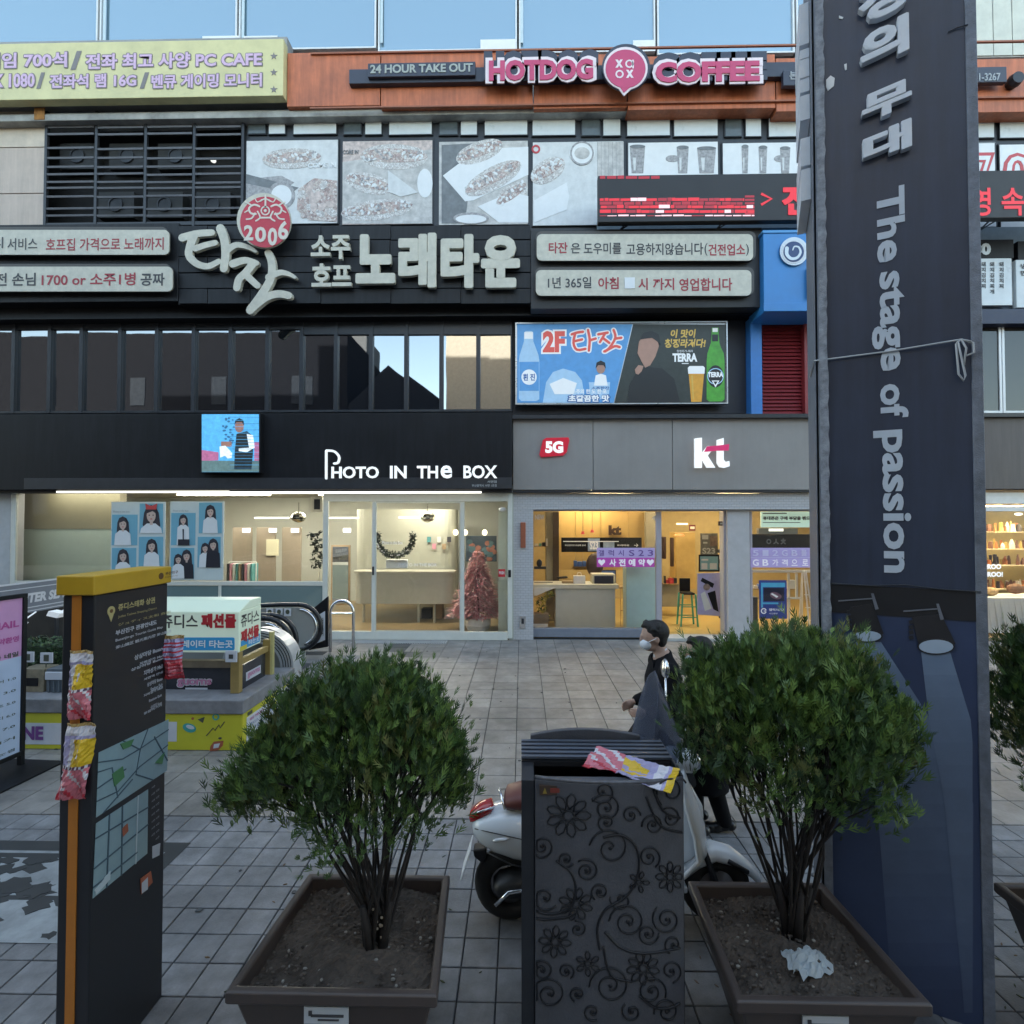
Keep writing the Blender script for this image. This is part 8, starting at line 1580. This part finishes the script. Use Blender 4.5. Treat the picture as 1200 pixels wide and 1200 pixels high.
def person(base, f, height, lab, pose):
    """base ground point, f facing unit vector (xy)"""
    base = V(base); f = V((f[0], f[1], 0)).normalized(); s_ = Z_.cross(f); k = height / 1.72
    t = thing('person', base, lab, 'person'); T = lambda a, c_, z: base + (f * a + s_ * c_ + Z_ * z) * k      # forward, left, up
    b = B(); hp = T(*pose['head'])
    # head with jaw, nose, ears
    def E3(c_, ra, rc, rz):  # ellipsoid oriented with facing (facing along X here)
        b.ell(c_, ra * abs(f.x) + rc * abs(f.y), ra * abs(f.y) + rc * abs(f.x), rz, 16, 12)
    E3(hp + Z_ * .02, .098, .078, .105); E3(hp + f * .022 - Z_ * .055, .062, .056, .062); E3(hp + f * .05 - Z_ * .075, .035, .036, .036)
    b.ell(hp + f * .10 - Z_ * .018, .016, .014, .026, 8, 6); b.ell(hp + f * .088 + Z_ * .012, .02, .03, .012, 8, 6); b.ell(hp + f * .09 - Z_ * .062, .014, .022, .008, 8, 6)
    for c_ in (-1, 1): b.ell(hp + s_ * c_ * .078 - Z_ * .01 - f * .008, .018, .012, .03, 8, 6)
    limb(b, [hp - Z_ * .05 - f * .02, T(*pose['neck'])], [.052, .058])
    # torso and legs (under the clothes), arms, hands
    limb(b, [T(*pose['neck']), T(pose['neck'][0] - .01, 0, 1.2), T(0, 0, .95)], [.075, .12, .12])
    for c_ in (-1, 1): hipj = T(0, c_ * .09, .92); kn, an_ = pose['legs'][c_]; limb(b, [hipj, T(*kn), T(*an_)], [.085, .055, .038])
    for c_ in (-1, 1):
        sh, eb, wr_ = pose['arms'][c_]; limb(b, [T(*sh), T(*eb), T(*wr_)], [.05, .04, .026]); w0 = T(*wr_); d_ = (w0 - T(*eb)).normalized(); sd_ = d_.cross(s_).normalized()
        palm = w0 + d_ * .045; b.ell(palm, .034, .024, .036, 10, 8)
        for q_ in range(4):
            st = palm + d_ * .02 + sd_ * (q_ - 1.5) * .019; ln = (.066, .074, .07, .056)[q_]; b.tube([st, st + d_ * ln * .5 - s_ * c_ * .004, st + d_ * ln * .85 - s_ * c_ * .02], [.0098, .009, .0075], 7)
        st = w0 + d_ * .02 - sd_ * .028; b.tube([st, st + d_ * .03 - sd_ * .022, st + d_ * .055 - sd_ * .028], [.011, .0105, .0085], 7)
    fuse(b, 'body', skin, t, .0075, 3)
    # hair cap
    b = B(); b.ell(hp + Z_ * .042 - f * .022, .106, .088, .096, 16, 12); b.ell(hp - f * .05 - Z_ * .01, .058, .078, .08, 14, 10); b.ell(hp + f * .035 + Z_ * .095, .052, .066, .034, 12, 8)
    rh = random.Random(3)
    for kk in range(60): an = rh.uniform(0, 6.28); q0 = hp + Z_ * (.10 + rh.uniform(-.02, .03)) + f * .07 * math.cos(an) + s_ * .06 * math.sin(an); b.tube([q0, q0 + f * (.02 * math.cos(an) + .01) + s_ * .03 * math.sin(an) - Z_ * .03], .007, 5)
    if pose.get('long'): b.ell(hp - f * .05 - Z_ * .1, .06, .09, .13, 12, 10)
    fuse(b, 'hair', hair, t, .01, 2)
    b = B(); b.ell(hp + f * .055 - Z_ * .055, .058, .062, .05, 14, 10); fuse(b, 'face_mask', mask, t, .01, 2)
    b = B(); b.tube([hp + f * .07 + s_ * .06 - Z_ * .035, hp - f * .0 + s_ * .085 + Z_ * .005], .003, 4); b.tube([hp + f * .07 - s_ * .06 - Z_ * .035, hp - s_ * .085 + Z_ * .005], .003, 4); b.build('mask_strap', mask, t)
    b = B(); limb(b, [T(pose['neck'][0] + .01, 0, 1.455), T(pose['neck'][0] + .01, 0, 1.42)], [.062, .066]); fuse(b, 'collar', shirt, t, .01, 1)
    # coat: torso shell, skirt, sleeves, lapels in one surface
    b = B(); prof = pose['coat']; rings = []
    for (a, z, ra, rc) in prof:
        rings.append([T(a, 0, z) + f * ra * k * math.cos(q_) + s_ * rc * k * math.sin(q_) for q_ in [6.283185 * j / 28 for j in range(28)]])
    b.loft(rings)
    for c_ in (-1, 1): sh, eb, wr_ = pose['arms'][c_]; e1 = T(*eb); w1 = T(*wr_); limb(b, [T(sh[0], sh[1] * .9, sh[2] - .01), e1, e1.lerp(w1, .88)], [.078, .062, .048])
    limb(b, [T(pose['neck'][0] - .02, -.05, 1.43), T(pose['neck'][0] - .035, 0, 1.45), T(pose['neck'][0] - .02, .05, 1.43)], [.04, .045, .04])
    fuse(b, 'coat', coatm, t, .014, 5)
    b = B()
    for c_ in (-1, 1): b.prism([(0, 0), (.045, -.04), (.07, -.2), (.03, -.34)], T(pose['neck'][0] + .085, c_ * .03, 1.43), s_ * c_, Z_, .012)
    b.build('lapel', coatm, t)
    b = B()
    for c_ in (-1, 1): kn, an_ = pose['legs'][c_]; limb(b, [T(0, c_ * .09, .9), T(*kn), T(*an_)], [.105, .08, .062])
    fuse(b, 'trousers', trou, t, .014, 4)
    for c_ in (-1, 1):
        an_ = T(*pose['legs'][c_][1]); b = B(); tip = an_.z > .16; g0 = V((an_.x, an_.y, max(.045, an_.z - .06))); 
        for q_, r_ in ((-.05, .042), (.0, .046), (.06, .045), (.12, .042), (.165, .03)): b.ell(g0 + f * q_ + Z_ * (.01 if q_ < .03 else -.005), .05, .05, r_, 10, 7)
        fuse(b, 'shoe', shoe, t, .012, 2)
    return t, T
XM = P(766, 750, 4.15).x
man = dict(head=(.07, 0, 1.585), neck=(.0, 0, 1.43), legs={-1: ((.16, -.09, .50), (.08, -.09, .10)), 1: ((.02, .09, .50), (-.24, .09, .16))},
           arms={1: ((.0, .19, 1.36), (-.09, .24, 1.10), (.17, .16, 1.045)), -1: ((.0, -.19, 1.36), (-.06, -.25, 1.09), (.2, -.14, 1.02))},
           coat=[(.14, .45, .40, .27), (.10, .62, .30, .25), (.03, .9, .18, .20), (0, 1.08, .135, .175), (.0, 1.25, .14, .2), (-.01, 1.36, .115, .19), (-.01, 1.43, .07, .10), (-.01, 1.46, .05, .06)])
person((XM + .07, 4.15, 0), (-1, 0), 1.72, 'man in long black coat and white face mask walking left behind the scooter', man)
wom = dict(head=(.05, 0, 1.58), neck=(.0, 0, 1.43), long=True, legs={-1: ((.08, -.08, .50), (.05, -.08, .09)), 1: ((-.02, .08, .50), (-.14, .08, .10))},
           arms={1: ((.0, .18, 1.35), (-.02, .23, 1.06), (.03, .22, .80)), -1: ((.0, -.18, 1.35), (-.05, -.24, 1.07), (-.02, -.23, .83))},
           coat=[(-.01, .36, .20, .20), (0, .6, .2, .21), (0, .9, .17, .2), (0, 1.08, .14, .18), (.0, 1.25, .14, .19), (-.01, 1.36, .115, .18), (-.01, 1.43, .07, .10), (-.01, 1.46, .05, .06)])
XW2 = P(826, 900, 4.3).x
tw, T2 = person((XW2, 4.3, 0), (-1, 0), 1.55, 'person in long black coat walking left, half hidden behind the right bush', wom)
t = thing('handbag', (P(843, 890, 4.12).x, 4.12, .5), 'black trapezoid handbag hanging from the hand of the half hidden person', 'handbag')
bgm = mat('black_leather', (.014, .013, .014), .4, var=.2); b = B(); q_ = [XZ(829, 905, 4.1), XZ(848, 907, 4.1), XZ(858, 888, 4.1), XZ(849, 876, 4.1), XZ(826, 880, 4.1)]; b.prism(q_, (0, 4.18, 0), X_, Z_, .12); b.build('bag_body', bgm, t, bevel=.02)
b = B(); b.smooth = True; h0, h1 = XZ(830, 879, 4.12), XZ(846, 877, 4.12); hm = XZ(836, 862, 4.12); b.tube([V((h0[0], 4.12, h0[1])), V((h0[0] + .01, 4.12, hm[1])), V((hm[0] + .02, 4.12, hm[1] + .02)), V((h1[0] - .01, 4.12, hm[1])), V((h1[0], 4.12, h1[1]))], .008, 6); b.build('handle', bgm, t)
b = B(); b.ell((XZ(839, 882, 4.0)[0], 4.06, XZ(839, 882, 4.0)[1]), .012, .006, .016, 8, 6); b.build('clasp', chrome, t)
random.seed(77); b = B()
for k in range(260):
    cx_ = random.choice((-.8, 1.3, 3.0)); x = cx_ + random.gauss(0, .55); y = 2.6 + random.gauss(0, .6)
    if y < 2.0: continue
    a = random.uniform(0, 6.28); L_ = random.uniform(.006, .018); b.use(random.randrange(2)).prism([(x + L_ * math.cos(a), y + L_ * math.sin(a)), (x - L_ * .3 * math.sin(a), y + L_ * .3 * math.cos(a)), (x - L_ * math.cos(a), y - L_ * math.sin(a)), (x + L_ * .3 * math.sin(a), y - L_ * .3 * math.cos(a))], (0, 0, .0045), X_, Y_, .0015)
b.build('fallen_leaf', [mat('dry_leaf', (.12, .07, .03), .8, var=.3), mat('leaf_scrap', (.05, .06, .02), .8, var=.3)], near, kind='stuff')
# small litter scraps on the pavement
random.seed(21); sc_m = mat('scrap_white', (.5, .5, .5), .7, var=.1)
for k, (x, y, lab) in enumerate(((18, 906, 'tiny white paper scrap near the sandwich board foot'), (233, 1068, 'tiny dark leaf scrap beside the kiosk'), (573, 1010, 'tiny pale scrap on the pavers left of the scooter wheel'))):
    p = PZ(x, y); b = B(); b.prism([(-.02, -.012), (.015, -.015), (.025, .01), (-.01, .014)], p + Z_ * .008, X_, Y_, .003); o = b.build('paper_scrap', sc_m if k != 1 else MATS['stone_dark']); tag(o, lab, 'litter')

bpy.data.scenes.remove(TS)
